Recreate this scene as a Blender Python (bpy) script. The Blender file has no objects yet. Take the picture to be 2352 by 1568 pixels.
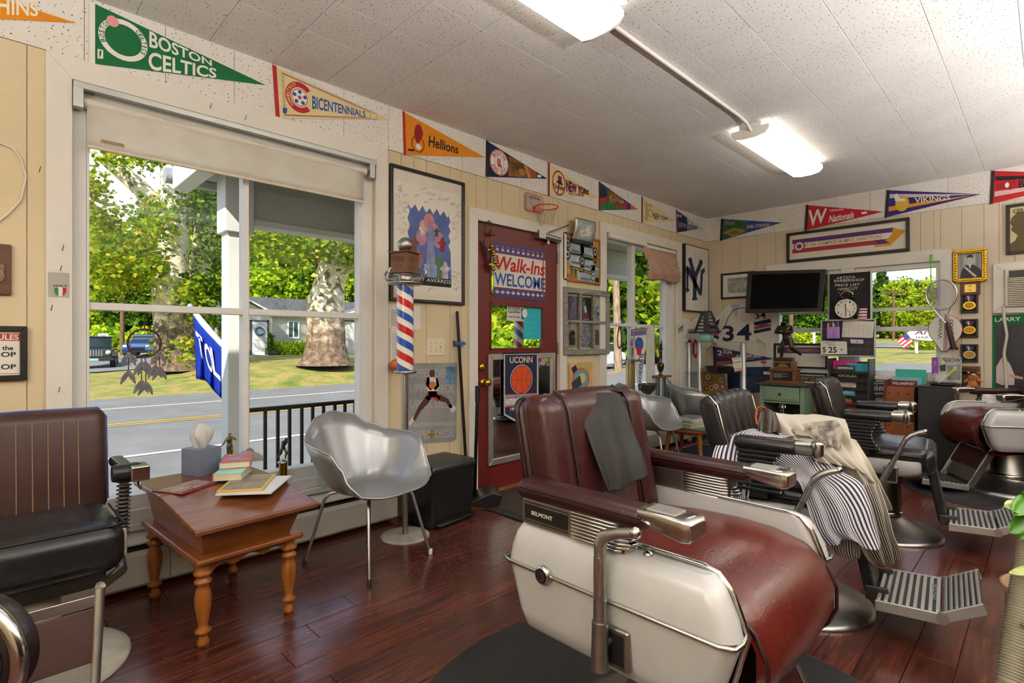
import bpy, math, random
from mathutils import Vector, Matrix
random.seed(7)
SC = bpy.context.scene
COL = SC.collection
R = math.radians
PI = math.pi
# ---------------------------------------------------------------- camera (calibrated from the two vanishing points)
F, CX, CY, H, ANG = 1222.0,1176.0,784.0,1.14, R(45.3)
CA, SA = math.cos(ANG), math.sin(ANG)
YW, XF, CEIL = 2.98,6.33,2.65          # window wall plane, far wall plane, ceiling height
cam = bpy.data.objects.new('camera',bpy.data.cameras.new('camera'))
COL.objects.link(cam)
cam.location = (0,0, H)
cam.rotation_euler = (R(90),0,-(PI / 2 - ANG))
cam.data.sensor_width = 36.0
cam.data.lens = 36.0 * F / 2352.0
cam.data.clip_start = 0.02
cam.data.clip_end = 500
SC.camera = cam
# ---------------------------------------------------------------- world, sun, exposure
vs = SC.view_settings
vs.view_transform = 'Standard';vs.look = 'None';vs.gamma = 1.0;vs.use_curve_mapping = False
vs.exposure = 0.2
SUN_DIR = Vector((-0.62,-0.42,0.66)).normalized()     # towards the sun
wd = bpy.data.worlds.new('sky');SC.world = wd;wd.use_nodes = True
nt = wd.node_tree;N = nt.nodes;N.clear()
out = N.new('ShaderNodeOutputWorld');bg = N.new('ShaderNodeBackground')
tc = N.new('ShaderNodeTexCoord');sx = N.new('ShaderNodeSeparateXYZ')
nt.links.new(tc.outputs['Generated'], sx.inputs[0])
grad = N.new('ShaderNodeValToRGB')
grad.color_ramp.elements[0].position = 0.0;grad.color_ramp.elements[0].color = (0.62,0.74,0.92,1)
grad.color_ramp.elements[1].position = 0.75;grad.color_ramp.elements[1].color = (0.16,0.34,0.78,1)
nt.links.new(sx.outputs['Z'], grad.inputs[0])
cmap = N.new('ShaderNodeMapping');cmap.inputs['Scale'].default_value = (2.2,2.2,5.0)
nt.links.new(tc.outputs['Generated'], cmap.inputs[0])
cn = N.new('ShaderNodeTexNoise');cn.inputs['Scale'].default_value = 2.0;cn.inputs['Detail'].default_value = 7
nt.links.new(cmap.outputs[0], cn.inputs['Vector'])
cr = N.new('ShaderNodeValToRGB')
cr.color_ramp.elements[0].position = 0.45;cr.color_ramp.elements[0].color = (0,0,0,1)
cr.color_ramp.elements[1].position = 0.62;cr.color_ramp.elements[1].color = (1,1,1,1)
nt.links.new(cn.outputs['Fac'], cr.inputs[0])
mx = N.new('ShaderNodeMix');mx.data_type = 'RGBA'
nt.links.new(cr.outputs[0], mx.inputs['Factor']);nt.links.new(grad.outputs[0], mx.inputs['A'])
mx.inputs['B'].default_value = (0.95,0.95,0.97,1)
nt.links.new(mx.outputs['Result'], bg.inputs['Color'])
bg.inputs['Strength'].default_value = 1.4
nt.links.new(bg.outputs[0], out.inputs[0])
sun = bpy.data.objects.new('sun',bpy.data.lights.new('sun','SUN'))
COL.objects.link(sun)
sun.rotation_euler = SUN_DIR.to_track_quat('Z','Y').to_euler()
sun.location = (-5,8,12)
sun.data.energy = 7.4;sun.data.angle = R(0.6);sun.data.color = (1.0,0.93,0.80)
UPLIGHT = 390.0       # watts of each unseen uplight added to brighten the ceiling
LAMP = 4.5            # radiance of the fluorescent lenses
SC.cycles.max_bounces = 7;SC.cycles.diffuse_bounces = 4;SC.cycles.glossy_bounces = 3
SC.cycles.transmission_bounces = 6;SC.cycles.transparent_max_bounces = 16
SC.cycles.sample_clamp_indirect = 6.0;SC.cycles.caustics_reflective = False;SC.cycles.caustics_refractive = False
# ---------------------------------------------------------------- pixel helpers (pixel = direction;the plane it lies on gives the distance)
def ray(px, py):
  r = (px - CX) / F;u = (CY - py) / F
  return Vector((CA + r * SA, SA - r * CA, u))
def onY(px, py, Y=YW):
  d = ray(px, py);t = Y / d.y;return Vector((d.x * t, Y, H + d.z * t))
def onX(px, py, X=XF):
  d = ray(px, py);t = X / d.x;return Vector((X, d.y * t, H + d.z * t))
def onZ(px, py, Z=0.0):
  d = ray(px, py);t = (Z - H) / d.z;return Vector((d.x * t, d.y * t, Z))
def at(px, py, dep):
  d = ray(px, py);return Vector((d.x * dep, d.y * dep, H + d.z * dep))
# ---------------------------------------------------------------- glyph cache: lettering is built as flat meshes
GL = {}
def _glyphs():
  chars = "ABCDEFGHIJKLMNOPQRSTUVWXYZabcdefghijklmnopqrstuvwxyz0123456789.,'-$&:+*"
  todo = []
  for key, off in (('r',0.0),('b',0.022)):
    for c in chars + '\0':
      for pat in (('x',c),('w','.' + c + '.')):
        if c == '\0':
          pat = ('w','..')
        cu = bpy.data.curves.new('g','FONT');cu.body = pat[1];cu.offset = off;cu.resolution_u = 3
        o = bpy.data.objects.new('g',cu);COL.objects.link(o);todo.append((key, c, pat[0], o, cu))
  dg = bpy.context.evaluated_depsgraph_get()
  wid = {}
  for key, c, kind, o, cu in todo:
    me = o.evaluated_get(dg).to_mesh()
    xs = [v.co.x for v in me.vertices]
    if kind == 'x':
      GL[key, c] = [[(v.co.x, v.co.y) for v in me.vertices], [tuple(p.vertices) for p in me.polygons], 0]
    else:
      wid[key, c] = max(xs) - min(xs)
    o.evaluated_get(dg).to_mesh_clear()
  for key, c, kind, o, cu in todo:
    if kind == 'x':
      GL[key, c][2] = wid[key, c] - wid[key, '\0']
  for t in todo:
    bpy.data.objects.remove(t[3])
  for cu in list(bpy.data.curves):
    bpy.data.curves.remove(cu)
_glyphs()
def text_geo(s, bold=True, shear=0.0, space=1.0):
  """vertices normalised to the unit box, faces"""
  V, Fa, x = [], [], 0.0
  key = 'b' if bold else 'r'
  for ch in s:
    if ch == ' ':
      x += 0.32 * space;continue
    g = GL[key, ch];n = len(V)
    V += [(a + x + shear * b, b) for a, b in g[0]]
    Fa += [tuple(i + n for i in f) for f in g[1]]
    x += g[2] * space
  x0 = min(v[0] for v in V);x1 = max(v[0] for v in V)
  y0 = min(v[1] for v in V);y1 = max(v[1] for v in V)
  return [((a - x0) / (x1 - x0),(b - y0) / (y1 - y0)) for a, b in V], Fa
# ---------------------------------------------------------------- materials
def lin(c):
  if isinstance(c, str):
    c = c.lstrip('#');c = tuple(int(c[i:i + 2], 16) / 255 for i in (0,2,4))
    c = tuple(x / 12.92 if x <= 0.04045 else ((x + 0.055) / 1.055) ** 2.4 for x in c)
  return (c[0], c[1], c[2], 1.0)
MATS = {}
def newmat(name):
  m = bpy.data.materials.new(name);m.use_nodes = True
  return m, m.node_tree, m.node_tree.nodes['Principled BSDF']
def noise(nt, scale, detail=3, vec=None, dist=0.0, rough=0.5):
  n = nt.nodes.new('ShaderNodeTexNoise');n.inputs['Scale'].default_value = scale
  n.inputs['Detail'].default_value = detail;n.inputs['Distortion'].default_value = dist;n.inputs['Roughness'].default_value = rough
  if vec is None:
    t = nt.nodes.new('ShaderNodeTexCoord');vec = t.outputs['Object']
  nt.links.new(vec, n.inputs['Vector']);return n
def ramp(nt, src, stops):
  r = nt.nodes.new('ShaderNodeValToRGB');e = r.color_ramp.elements
  while len(e) < len(stops): e.new(0.5)
  for k, (p, c) in enumerate(stops):
    e[k].position = p;e[k].color = lin(c)
  nt.links.new(src, r.inputs[0]);return r.outputs['Color']
def bumpn(nt, b, src, strength, dist=0.01):
  bp = nt.nodes.new('ShaderNodeBump');bp.inputs['Strength'].default_value = strength;bp.inputs['Distance'].default_value = dist
  nt.links.new(src, bp.inputs['Height']);nt.links.new(bp.outputs[0], b.inputs['Normal'])
def dark(c, k):
  c = lin(c);return (c[0] * k, c[1] * k, c[2] * k)
def M(col, r=0.5, m=0.0, bump=0.0, bs=60.0, var=0.08, vs=6.0, spec=0.5, coat=0.0, sheen=0.0):
  """plain coloured surface with a little procedural mottling and relief"""
  key = (str(col), r, m, bump, bs, var, vs, spec, coat, sheen)
  if key in MATS: return MATS[key]
  mt, t, b = newmat('surface')
  n = noise(t, vs, 4)
  t.links.new(ramp(t, n.outputs['Fac'], [(0.3, dark(col, 1 - var)),(0.7, dark(col, 1 + var * 0.5))]), b.inputs['Base Color'])
  b.inputs['Roughness'].default_value = r;b.inputs['Metallic'].default_value = m
  b.inputs['Specular IOR Level'].default_value = spec;b.inputs['Coat Weight'].default_value = coat
  b.inputs['Sheen Weight'].default_value = sheen
  if bump: bumpn(t, b, noise(t, bs, 3).outputs['Fac'], bump, 0.004)
  MATS[key] = mt;return mt
def wood(col, col2, r=0.35, scale=(1.0,14.0,14.0), bump=0.1):
  key = ('wood',str(col), str(col2), r, scale, bump)
  if key in MATS: return MATS[key]
  mt, t, b = newmat('wood')
  tcn = t.nodes.new('ShaderNodeTexCoord');mp = t.nodes.new('ShaderNodeMapping');mp.inputs['Scale'].default_value = scale
  oi = t.nodes.new('ShaderNodeObjectInfo');ad = t.nodes.new('ShaderNodeVectorMath');ad.operation = 'SCALE'
  ad.inputs[0].default_value = (7,13,5);t.links.new(oi.outputs['Random'], ad.inputs['Scale'])
  t.links.new(tcn.outputs['Object'], mp.inputs['Vector']);t.links.new(ad.outputs[0], mp.inputs['Location'])
  n = noise(t, 3.0,6, mp.outputs[0], 0.6)
  t.links.new(ramp(t, n.outputs['Fac'], [(0.3, col2),(0.68, col)]), b.inputs['Base Color'])
  b.inputs['Roughness'].default_value = r
  if bump: bumpn(t, b, n.outputs['Fac'], bump, 0.003)
  MATS[key] = mt;return mt
def leather(col, r=0.32, bs=170.0, bump=0.12):
  key = ('leather',str(col), r, bs, bump)
  if key in MATS: return MATS[key]
  mt, t, b = newmat('leather')
  n = noise(t, 5.0,4)
  t.links.new(ramp(t, n.outputs['Fac'], [(0.3, dark(col, 0.8)),(0.7, dark(col, 1.12))]), b.inputs['Base Color'])
  v = t.nodes.new('ShaderNodeTexVoronoi');v.inputs['Scale'].default_value = bs
  tcn = t.nodes.new('ShaderNodeTexCoord');t.links.new(tcn.outputs['Object'], v.inputs['Vector'])
  bumpn(t, b, v.outputs['Distance'], bump, 0.002)
  rr = noise(t, 9.0,3);mr = t.nodes.new('ShaderNodeMapRange')
  mr.inputs['To Min'].default_value = r - 0.13;mr.inputs['To Max'].default_value = r + 0.04
  t.links.new(rr.outputs['Fac'], mr.inputs['Value']);t.links.new(mr.outputs[0], b.inputs['Roughness'])
  MATS[key] = mt;return mt
def emitter(col, k):
  mt, t, b = newmat('lit_lens')
  n = noise(t, 4.0,2)
  t.links.new(ramp(t, n.outputs['Fac'], [(0.3, dark(col, 0.95)),(0.7, dark(col, 1.0))]), b.inputs['Emission Color'])
  b.inputs['Base Color'].default_value = (0.8,0.8,0.78,1);b.inputs['Emission Strength'].default_value = k
  return mt
def glassmat(tint=(1,1,1), ior=1.2):
  """clear pane: mostly transparent with a fresnel reflection"""
  mt = bpy.data.materials.new('pane_glass');mt.use_nodes = True;t = mt.node_tree;t.nodes.clear()
  o = t.nodes.new('ShaderNodeOutputMaterial');mxs = t.nodes.new('ShaderNodeMixShader');fr = t.nodes.new('ShaderNodeFresnel')
  gb = t.nodes.new('ShaderNodeNewGeometry');mi = t.nodes.new('ShaderNodeMapRange')
  mi.inputs['To Min'].default_value = ior;mi.inputs['To Max'].default_value = 1 / ior
  t.links.new(gb.outputs['Backfacing'], mi.inputs['Value']);t.links.new(mi.outputs[0], fr.inputs['IOR'])
  tr = t.nodes.new('ShaderNodeBsdfTransparent');gl = t.nodes.new('ShaderNodeBsdfGlossy');gl.inputs['Roughness'].default_value = 0.02
  n = noise(t, 2.0,3)
  t.links.new(ramp(t, n.outputs['Fac'], [(0.3, tuple(x * 0.95 for x in tint)),(0.7, tint)]), tr.inputs['Color'])
  t.links.new(fr.outputs[0], mxs.inputs[0]);t.links.new(tr.outputs[0], mxs.inputs[1]);t.links.new(gl.outputs[0], mxs.inputs[2])
  t.links.new(mxs.outputs[0], o.inputs['Surface']);return mt
def translucent(col, k=0.5, rough=0.8, holes=0.0):
  mt = bpy.data.materials.new('thin_fabric');mt.use_nodes = True;t = mt.node_tree;t.nodes.clear()
  o = t.nodes.new('ShaderNodeOutputMaterial');mxs = t.nodes.new('ShaderNodeMixShader');mxs.inputs[0].default_value = k
  d = t.nodes.new('ShaderNodeBsdfDiffuse');tr = t.nodes.new('ShaderNodeBsdfTranslucent')
  n = noise(t, 8.0,3);c = ramp(t, n.outputs['Fac'], [(0.3, dark(col, 0.9)),(0.7, col)])
  t.links.new(c, d.inputs['Color']);t.links.new(c, tr.inputs['Color'])
  t.links.new(d.outputs[0], mxs.inputs[1]);t.links.new(tr.outputs[0], mxs.inputs[2]);t.links.new(mxs.outputs[0], o.inputs['Surface'])
  return mt
def stripes(c1, c2, axis=0, freq=60.0, duty=0.5, r=0.8):
  """woven two-colour stripe on the surface UV"""
  key = ('str',str(c1), str(c2), axis, freq, duty)
  if key in MATS: return MATS[key]
  mt, t, b = newmat('striped_cloth')
  uvn = t.nodes.new('ShaderNodeUVMap');s = t.nodes.new('ShaderNodeSeparateXYZ');t.links.new(uvn.outputs[0], s.inputs[0])
  mu = t.nodes.new('ShaderNodeMath');mu.operation = 'MULTIPLY';mu.inputs[1].default_value = freq;t.links.new(s.outputs[axis], mu.inputs[0])
  fr = t.nodes.new('ShaderNodeMath');fr.operation = 'FRACT';t.links.new(mu.outputs[0], fr.inputs[0])
  t.links.new(ramp(t, fr.outputs[0], [(0.0, c1),(duty - 0.03, c1),(duty + 0.03, c2),(0.97, c2)]), b.inputs['Base Color'])
  b.inputs['Roughness'].default_value = r
  MATS[key] = mt;return mt
CHROME = M('#c9c9c6',0.13,1.0, var=0.12, vs=14)
STEEL = M('#a9a8a4',0.34,1.0, bump=0.05, bs=90, var=0.2, vs=10)
ALU = M('#bfc0be',0.42,0.85, var=0.1)
DKMETAL = M('#4a4642',0.4,0.8, var=0.2)
BLACK = M('#141416',0.42)
BLACKPL = M('#1b1b1c',0.3)
WHITEP = M('#e8e6e0',0.45, bump=0.04, bs=30, var=0.05)
IVORY = M('#bcbdbe',0.25, coat=0.4, var=0.06, vs=9)
BRASS = M('#c09a3c',0.22,1.0, var=0.1)
PAPER = M('#e9e6de',0.75, var=0.05)
INK = M('#15151a',0.7)
CREAM = M('#e6d6b4',0.75, var=0.06)
NAVY = M('#1a2140',0.75)
REDC = M('#b3202a',0.7)
WHITEC = M('#ece9e2',0.75)
GOLDC = M('#d79a2b',0.7)
# ---------------------------------------------------------------- mesh builder
class MB:
  def __init__(s): s.v = [];s.f = [];s.sm = [];s.uv = None
  def add(s, vs, fs, smooth=False):
    n = len(s.v);s.v += [tuple(v) for v in vs]
    s.f += [tuple(i + n for i in f) for f in fs];s.sm += [smooth] * len(fs);return s
  def box(s, x0, x1, y0, y1, z0, z1):
    return s.add([(x, y, z) for x in (x0, x1) for y in (y0, y1) for z in (z0, z1)],
           [(0,1,3,2),(4,6,7,5),(0,4,5,1),(2,3,7,6),(0,2,6,4),(1,5,7,3)])
  def obox(s, c, size, rot=None):
    rot = rot or Matrix.Identity(3);c = Vector(c);hx, hy, hz = (k / 2 for k in size)
    return s.add([c + rot @ Vector((x, y, z)) for x in (-hx, hx) for y in (-hy, hy) for z in (-hz, hz)],
           [(0,1,3,2),(4,6,7,5),(0,4,5,1),(2,3,7,6),(0,2,6,4),(1,5,7,3)])
  def tube(s, pts, r, n=8, caps=True, closed=False, flat=None):
    pts = [Vector(p) for p in pts];k = len(pts);rs = r if isinstance(r, (list, tuple)) else [r] * k
    rings = [];up = None
    for i, p in enumerate(pts):
      a = pts[i - 1] if (i or closed) else p;b = pts[(i + 1) % k] if (i < k - 1 or closed) else p
      d = (b - a).normalized()
      if up is None: up = d.orthogonal().normalized()
      up = (up - d * up.dot(d))
      up = up.normalized() if up.length > 1e-6 else d.orthogonal().normalized()
      w = d.cross(up)
      rings.append([p + (up * math.cos(2 * PI * j / n) + w * math.sin(2 * PI * j / n) * (flat or 1)) * rs[i] for j in range(n)])
    fs = []
    for i in range(k if closed else k - 1):
      i2 = (i + 1) % k
      for j in range(n): fs.append((i * n + j, i * n + (j + 1) % n, i2 * n + (j + 1) % n, i2 * n + j))
    s.add([q for rg in rings for q in rg], fs, True)
    if caps and not closed:
      s.add(rings[0], [tuple(range(n))[::-1]]);s.add(rings[-1], [tuple(range(n))])
    return s
  def lathe(s, prof, n=24, o=(0,0,0), mat=None, smooth=True):
    """prof: (radius, height) pairs about local z"""
    mat = mat or Matrix.Identity(3);o = Vector(o);vs = []
    for r, z in prof:
      for j in range(n): vs.append(o + mat @ Vector((r * math.cos(2 * PI * j / n), r * math.sin(2 * PI * j / n), z)))
    fs = [(i * n + j, i * n + (j + 1) % n, (i + 1) * n + (j + 1) % n, (i + 1) * n + j) for i in range(len(prof) - 1) for j in range(n)]
    s.add(vs, fs, smooth)
    k = len(prof)
    if prof[0][0] > 1e-5: s.add(vs[:n], [tuple(range(n))[::-1]])
    if prof[-1][0] > 1e-5: s.add(vs[(k - 1) * n:], [tuple(range(n))])
    return s
  def sphere(s, c, r, sc=(1,1,1), n=16, rot=None):
    m = max(6, n // 2)
    pr = [(math.sin(PI * i / m),-math.cos(PI * i / m)) for i in range(m + 1)]
    S = Matrix.Diagonal(Vector(sc) * r).to_3x3()
    return s.lathe([(max(a, 1e-6), b) for a, b in pr], n, c, (rot @ S) if rot else S)
  def prism(s, pts, y0, y1, M3=None, o=(0,0,0)):
    """polygon given in local (x, z) pushed from y0 to y1"""
    n = len(pts);o = Vector(o)
    vs = [Vector((a, y0, b)) for a, b in pts] + [Vector((a, y1, b)) for a, b in pts]
    if M3: vs = [M3 @ v for v in vs]
    vs = [v + o for v in vs]
    return s.add(vs, [tuple(range(n)), tuple(range(n, 2 * n))[::-1]] + [(i, i + n, (i + 1) % n + n, (i + 1) % n) for i in range(n)])
  def grid(s, rows, smooth=True, closed=False):
    h, w = len(rows), len(rows[0]);vs = [p for r in rows for p in r]
    fs = [(i * w + j, i * w + (j + 1) % w, (i + 1) * w + (j + 1) % w, (i + 1) * w + j) for i in range(h - 1) for j in range(w if closed else w - 1)]
    return s.add(vs, fs, smooth)
  def mesh(s, name):
    me = bpy.data.meshes.new(name);me.from_pydata([tuple(v) for v in s.v], [], s.f)
    me.polygons.foreach_set('use_smooth',s.sm);return me
  def build(s, name, mat, parent=None, loc=None, bevel=0.0, seg=2, sub=0, solid=0.0, rot=None, uvg=None):
    me = s.mesh(name)
    if mat: me.materials.append(mat)
    if uvg:
      ul = me.uv_layers.new(name='UVMap')
      for lp in me.loops: ul.data[lp.index].uv = uvg[lp.vertex_index]
    o = bpy.data.objects.new(name, me);COL.objects.link(o)
    if parent: o.parent = parent
    if loc: o.location = loc
    if rot: o.rotation_euler = rot
    if solid:
      md = o.modifiers.new('solid','SOLIDIFY');md.thickness = solid;md.offset = 0
    if bevel:
      md = o.modifiers.new('bevel','BEVEL');md.width = bevel;md.segments = seg;md.limit_method = 'ANGLE';md.angle_limit = R(38)
      md.harden_normals = True;me.polygons.foreach_set('use_smooth',[True] * len(me.polygons))
    if sub:
      md = o.modifiers.new('sub','SUBSURF');md.levels = sub;md.render_levels = sub
      me.polygons.foreach_set('use_smooth',[True] * len(me.polygons))
    return o
def box(name, mat, parent, x0, x1, y0, y1, z0, z1, bevel=0.0, seg=2):
  return MB().box(x0, x1, y0, y1, z0, z1).build(name, mat, parent, bevel=bevel, seg=seg)
def tag(o, label=None, cat=None, group=None, kind=None):
  if label: o['label'] = label
  if cat: o['category'] = cat
  if group: o['group'] = group
  if kind: o['kind'] = kind
  return o
def E(name, label, cat, loc=(0,0,0), rz=0.0, group=None, kind=None, rot=None):
  o = bpy.data.objects.new(name, None);COL.objects.link(o);o.empty_display_size = 0.05
  o.location = loc;o.rotation_euler = rot or (0,0, rz)
  return tag(o, label, cat, group, kind)
def copy_tree(o, parent=None):
  c = o.copy();COL.objects.link(c);c.parent = parent
  for ch in [x for x in bpy.data.objects if x.parent == o]: copy_tree(ch, c)
  return c
def arc(c, r, a0, a1, n=10, rx=None):
  return [(c[0] + (rx or r) * math.cos(R(a0 + (a1 - a0) * i / n)), c[1] + r * math.sin(R(a0 + (a1 - a0) * i / n))) for i in range(n + 1)]
def rrect(x0, x1, z0, z1, r, n=4):
  return arc((x1 - r, z1 - r), r, 0,90, n) + arc((x0 + r, z1 - r), r, 90,180, n) + arc((x0 + r, z0 + r), r, 180,270, n) + arc((x1 - r, z0 + r), r, 270,360, n)
def star(c, r, k=0.42):
  return [(c[0] + (r if i % 2 == 0 else r * k) * math.sin(PI * i / 5), c[1] + (r if i % 2 == 0 else r * k) * math.cos(PI * i / 5)) for i in range(10)]
# ---------------------------------------------------------------- flat things on the two visible walls
class Flat:
  """a wall-hung thing;local x runs to the right along the wall, z up, y into the wall"""
  def __init__(s, wall, name, label, cat, opx, off=0.0, group=None, kind=None, parent=None):
    s.w = wall;p = onY(*opx, YW - off) if wall == 'L' else onX(*opx, XF - off)
    s.o = p;s.base = off
    s.root = E(name, label, cat, p, 0 if wall == 'L' else -PI / 2, group, kind)
    if parent: s.root.parent = parent
  def p(s, px, py, d=0.0):
    q = onY(px, py, YW - s.base - d) if s.w == 'L' else onX(px, py, XF - s.base - d)
    return (q.x - s.o.x, q.z - s.o.z) if s.w == 'L' else (s.o.y - q.y, q.z - s.o.z)
  def rect(s, a, b, d=0.0):
    (x0, z1),(x1, z0) = s.p(*a, d), s.p(*b, d);return x0, x1, z0, z1
  def poly(s, pts, d, mat, name='print',t=0.0006, px=True, parent=None, bevel=0):
    q = [s.p(*a, d) for a in pts] if px else pts
    return MB().prism(q, -d - t, -d).build(name, mat, parent or s.root, bevel=bevel)
  def slab(s, x0, x1, z0, z1, d0, d1, mat, name, bevel=0.0, parent=None):
    return MB().box(x0, x1,-d1,-d0, z0, z1).build(name, mat, parent or s.root, bevel=bevel)
  def frame(s, x0, x1, z0, z1, w, d0, d1, mat, name='frame',bevel=0.002, parent=None):
    m = MB()
    m.prism([(x0, z0),(x1, z0),(x1 - w, z0 + w),(x0 + w, z0 + w)], -d1,-d0)
    m.prism([(x1, z0),(x1, z1),(x1 - w, z1 - w),(x1 - w, z0 + w)], -d1,-d0)
    m.prism([(x1, z1),(x0, z1),(x0 + w, z1 - w),(x1 - w, z1 - w)], -d1,-d0)
    m.prism([(x0, z1),(x0, z0),(x0 + w, z0 + w),(x0 + w, z1 - w)], -d1,-d0)
    return m.build(name, mat, parent or s.root, bevel=bevel)
  def disc(s, c, rx, rz, d, mat, name='print',t=0.0006, n=28, px=True, parent=None, hole=0.0):
    if px:
      cx_, cz = s.p(*c, d);ax = s.p(c[0] + rx, c[1], d);az = s.p(c[0], c[1] - rz, d);rx = ax[0] - cx_;rz = az[1] - cz;c = (cx_, cz)
    if not hole:
      return s.poly([(c[0] + rx * math.cos(2 * PI * i / n), c[1] + rz * math.sin(2 * PI * i / n)) for i in range(n)], d, mat, name, t, False, parent)
    m = MB();a = [(c[0] + rx * k * math.cos(2 * PI * i / n), c[1] + rz * k * math.sin(2 * PI * i / n)) for k in (1, hole) for i in range(n)]
    vs_ = [(x, -d - t, z) for x, z in a]
    m.add(vs_, [(i, (i + 1) % n, n + (i + 1) % n, n + i) for i in range(n)])
    return m.build(name, mat, parent or s.root)
  def text(s, st, quad, d, mat, bold=True, shear=0.0, px=True, name='lettering',parent=None, space=1.0):
    """quad: bottom-left, bottom-right, top-right, top-left"""
    V, Fa = text_geo(st, bold, shear, space)
    q = [Vector(s.p(*a, d)) if px else Vector(a) for a in quad]
    vs_ = []
    for a, b in V:
      w = (q[0] * (1 - a) + q[1] * a) * (1 - b) + (q[3] * (1 - a) + q[2] * a) * b
      vs_.append((w.x, -d - 0.0004, w.y))
    return MB().add(vs_, Fa).build(name, mat, parent or s.root)
  def trect(s, st, x0, x1, z0, z1, d, mat, **k):
    return s.text(st, [(x0, z0),(x1, z0),(x1, z1),(x0, z1)], d, mat, px=False, **k)
  def arctext(s, st, c, r, size, a_mid, d, mat, inward=False, squash=1.0, step=None, name='lettering',bold=True):
    """letters round a circle (local coordinates);a_mid: middle angle in degrees"""
    m = MB();n = len(st);st_ = step or (size * 62 / r)
    for i, ch in enumerate(st):
      if ch == ' ': continue
      V, Fa = text_geo(ch, bold);k = (i - (n - 1) / 2) * st_
      a = R(a_mid - k) if not inward else R(a_mid + k)
      rad = Vector((math.cos(a), math.sin(a)));tan = Vector((math.sin(a),-math.cos(a)))
      if inward: rad, tan = -rad, -tan
      ctr = Vector((math.cos(a), math.sin(a))) * r
      wch = size * (0.35 if ch in 'I1' else 0.75)
      m.add([(c[0] + squash * (ctr + tan * (u - .5) * wch + rad * (w - .5) * size).x, -d - 0.0004, c[1] + (ctr + tan * (u - .5) * wch + rad * (w - .5) * size).y) for u, w in V], Fa)
    return m.build(name, mat, s.root)
# ================================================================= THE ROOM SHELL
def floor_mat():
  mt, t, b = newmat('plank_laminate')
  tcn = t.nodes.new('ShaderNodeTexCoord');oi = t.nodes.new('ShaderNodeObjectInfo')
  geo = t.nodes.new('ShaderNodeNewGeometry')
  mp = t.nodes.new('ShaderNodeMapping');mp.inputs['Scale'].default_value = (0.9,11.0,1.0)
  sc_ = t.nodes.new('ShaderNodeVectorMath');sc_.operation = 'SCALE';sc_.inputs[0].default_value = (9,23,4)
  t.links.new(oi.outputs['Random'], sc_.inputs['Scale']);t.links.new(sc_.outputs[0], mp.inputs['Location'])
  t.links.new(geo.outputs['Position'], mp.inputs['Vector'])
  n = noise(t, 2.6,8, mp.outputs[0], 1.6,0.6)
  c1 = ramp(t, n.outputs['Fac'], [(0.25, '#241010'),(0.45, '#432019'),(0.62, '#5f2d22'),(0.8, '#6c3a2b')])
  hsv = t.nodes.new('ShaderNodeHueSaturation');mr = t.nodes.new('ShaderNodeMapRange')
  mr.inputs['To Min'].default_value = 0.7;mr.inputs['To Max'].default_value = 1.2
  t.links.new(oi.outputs['Random'], mr.inputs['Value']);t.links.new(mr.outputs[0], hsv.inputs['Value']);t.links.new(c1, hsv.inputs['Color'])
  wear = noise(t, 1.7,5, geo.outputs['Position'], 0.4,0.65)
  wr = t.nodes.new('ShaderNodeMapRange');wr.inputs['From Min'].default_value = 0.45;wr.inputs['From Max'].default_value = 0.75
  t.links.new(wear.outputs['Fac'], wr.inputs['Value'])
  mxn = t.nodes.new('ShaderNodeMix');mxn.data_type = 'RGBA';t.links.new(hsv.outputs[0], mxn.inputs['A'])
  mxn.inputs['B'].default_value = lin('#6a4a40')
  mul = t.nodes.new('ShaderNodeMath');mul.operation = 'MULTIPLY';mul.inputs[1].default_value = 0.3
  t.links.new(wr.outputs[0], mul.inputs[0]);t.links.new(mul.outputs[0], mxn.inputs['Factor'])
  t.links.new(mxn.outputs['Result'], b.inputs['Base Color'])
  rr = t.nodes.new('ShaderNodeMapRange');rr.inputs['To Min'].default_value = 0.09;rr.inputs['To Max'].default_value = 0.36
  t.links.new(wear.outputs['Fac'], rr.inputs['Value']);t.links.new(rr.outputs[0], b.inputs['Roughness'])
  bumpn(t, b, n.outputs['Fac'], 0.12,0.003)
  b.inputs['Specular IOR Level'].default_value = 0.6
  return mt
FLOORM = floor_mat()
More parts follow.
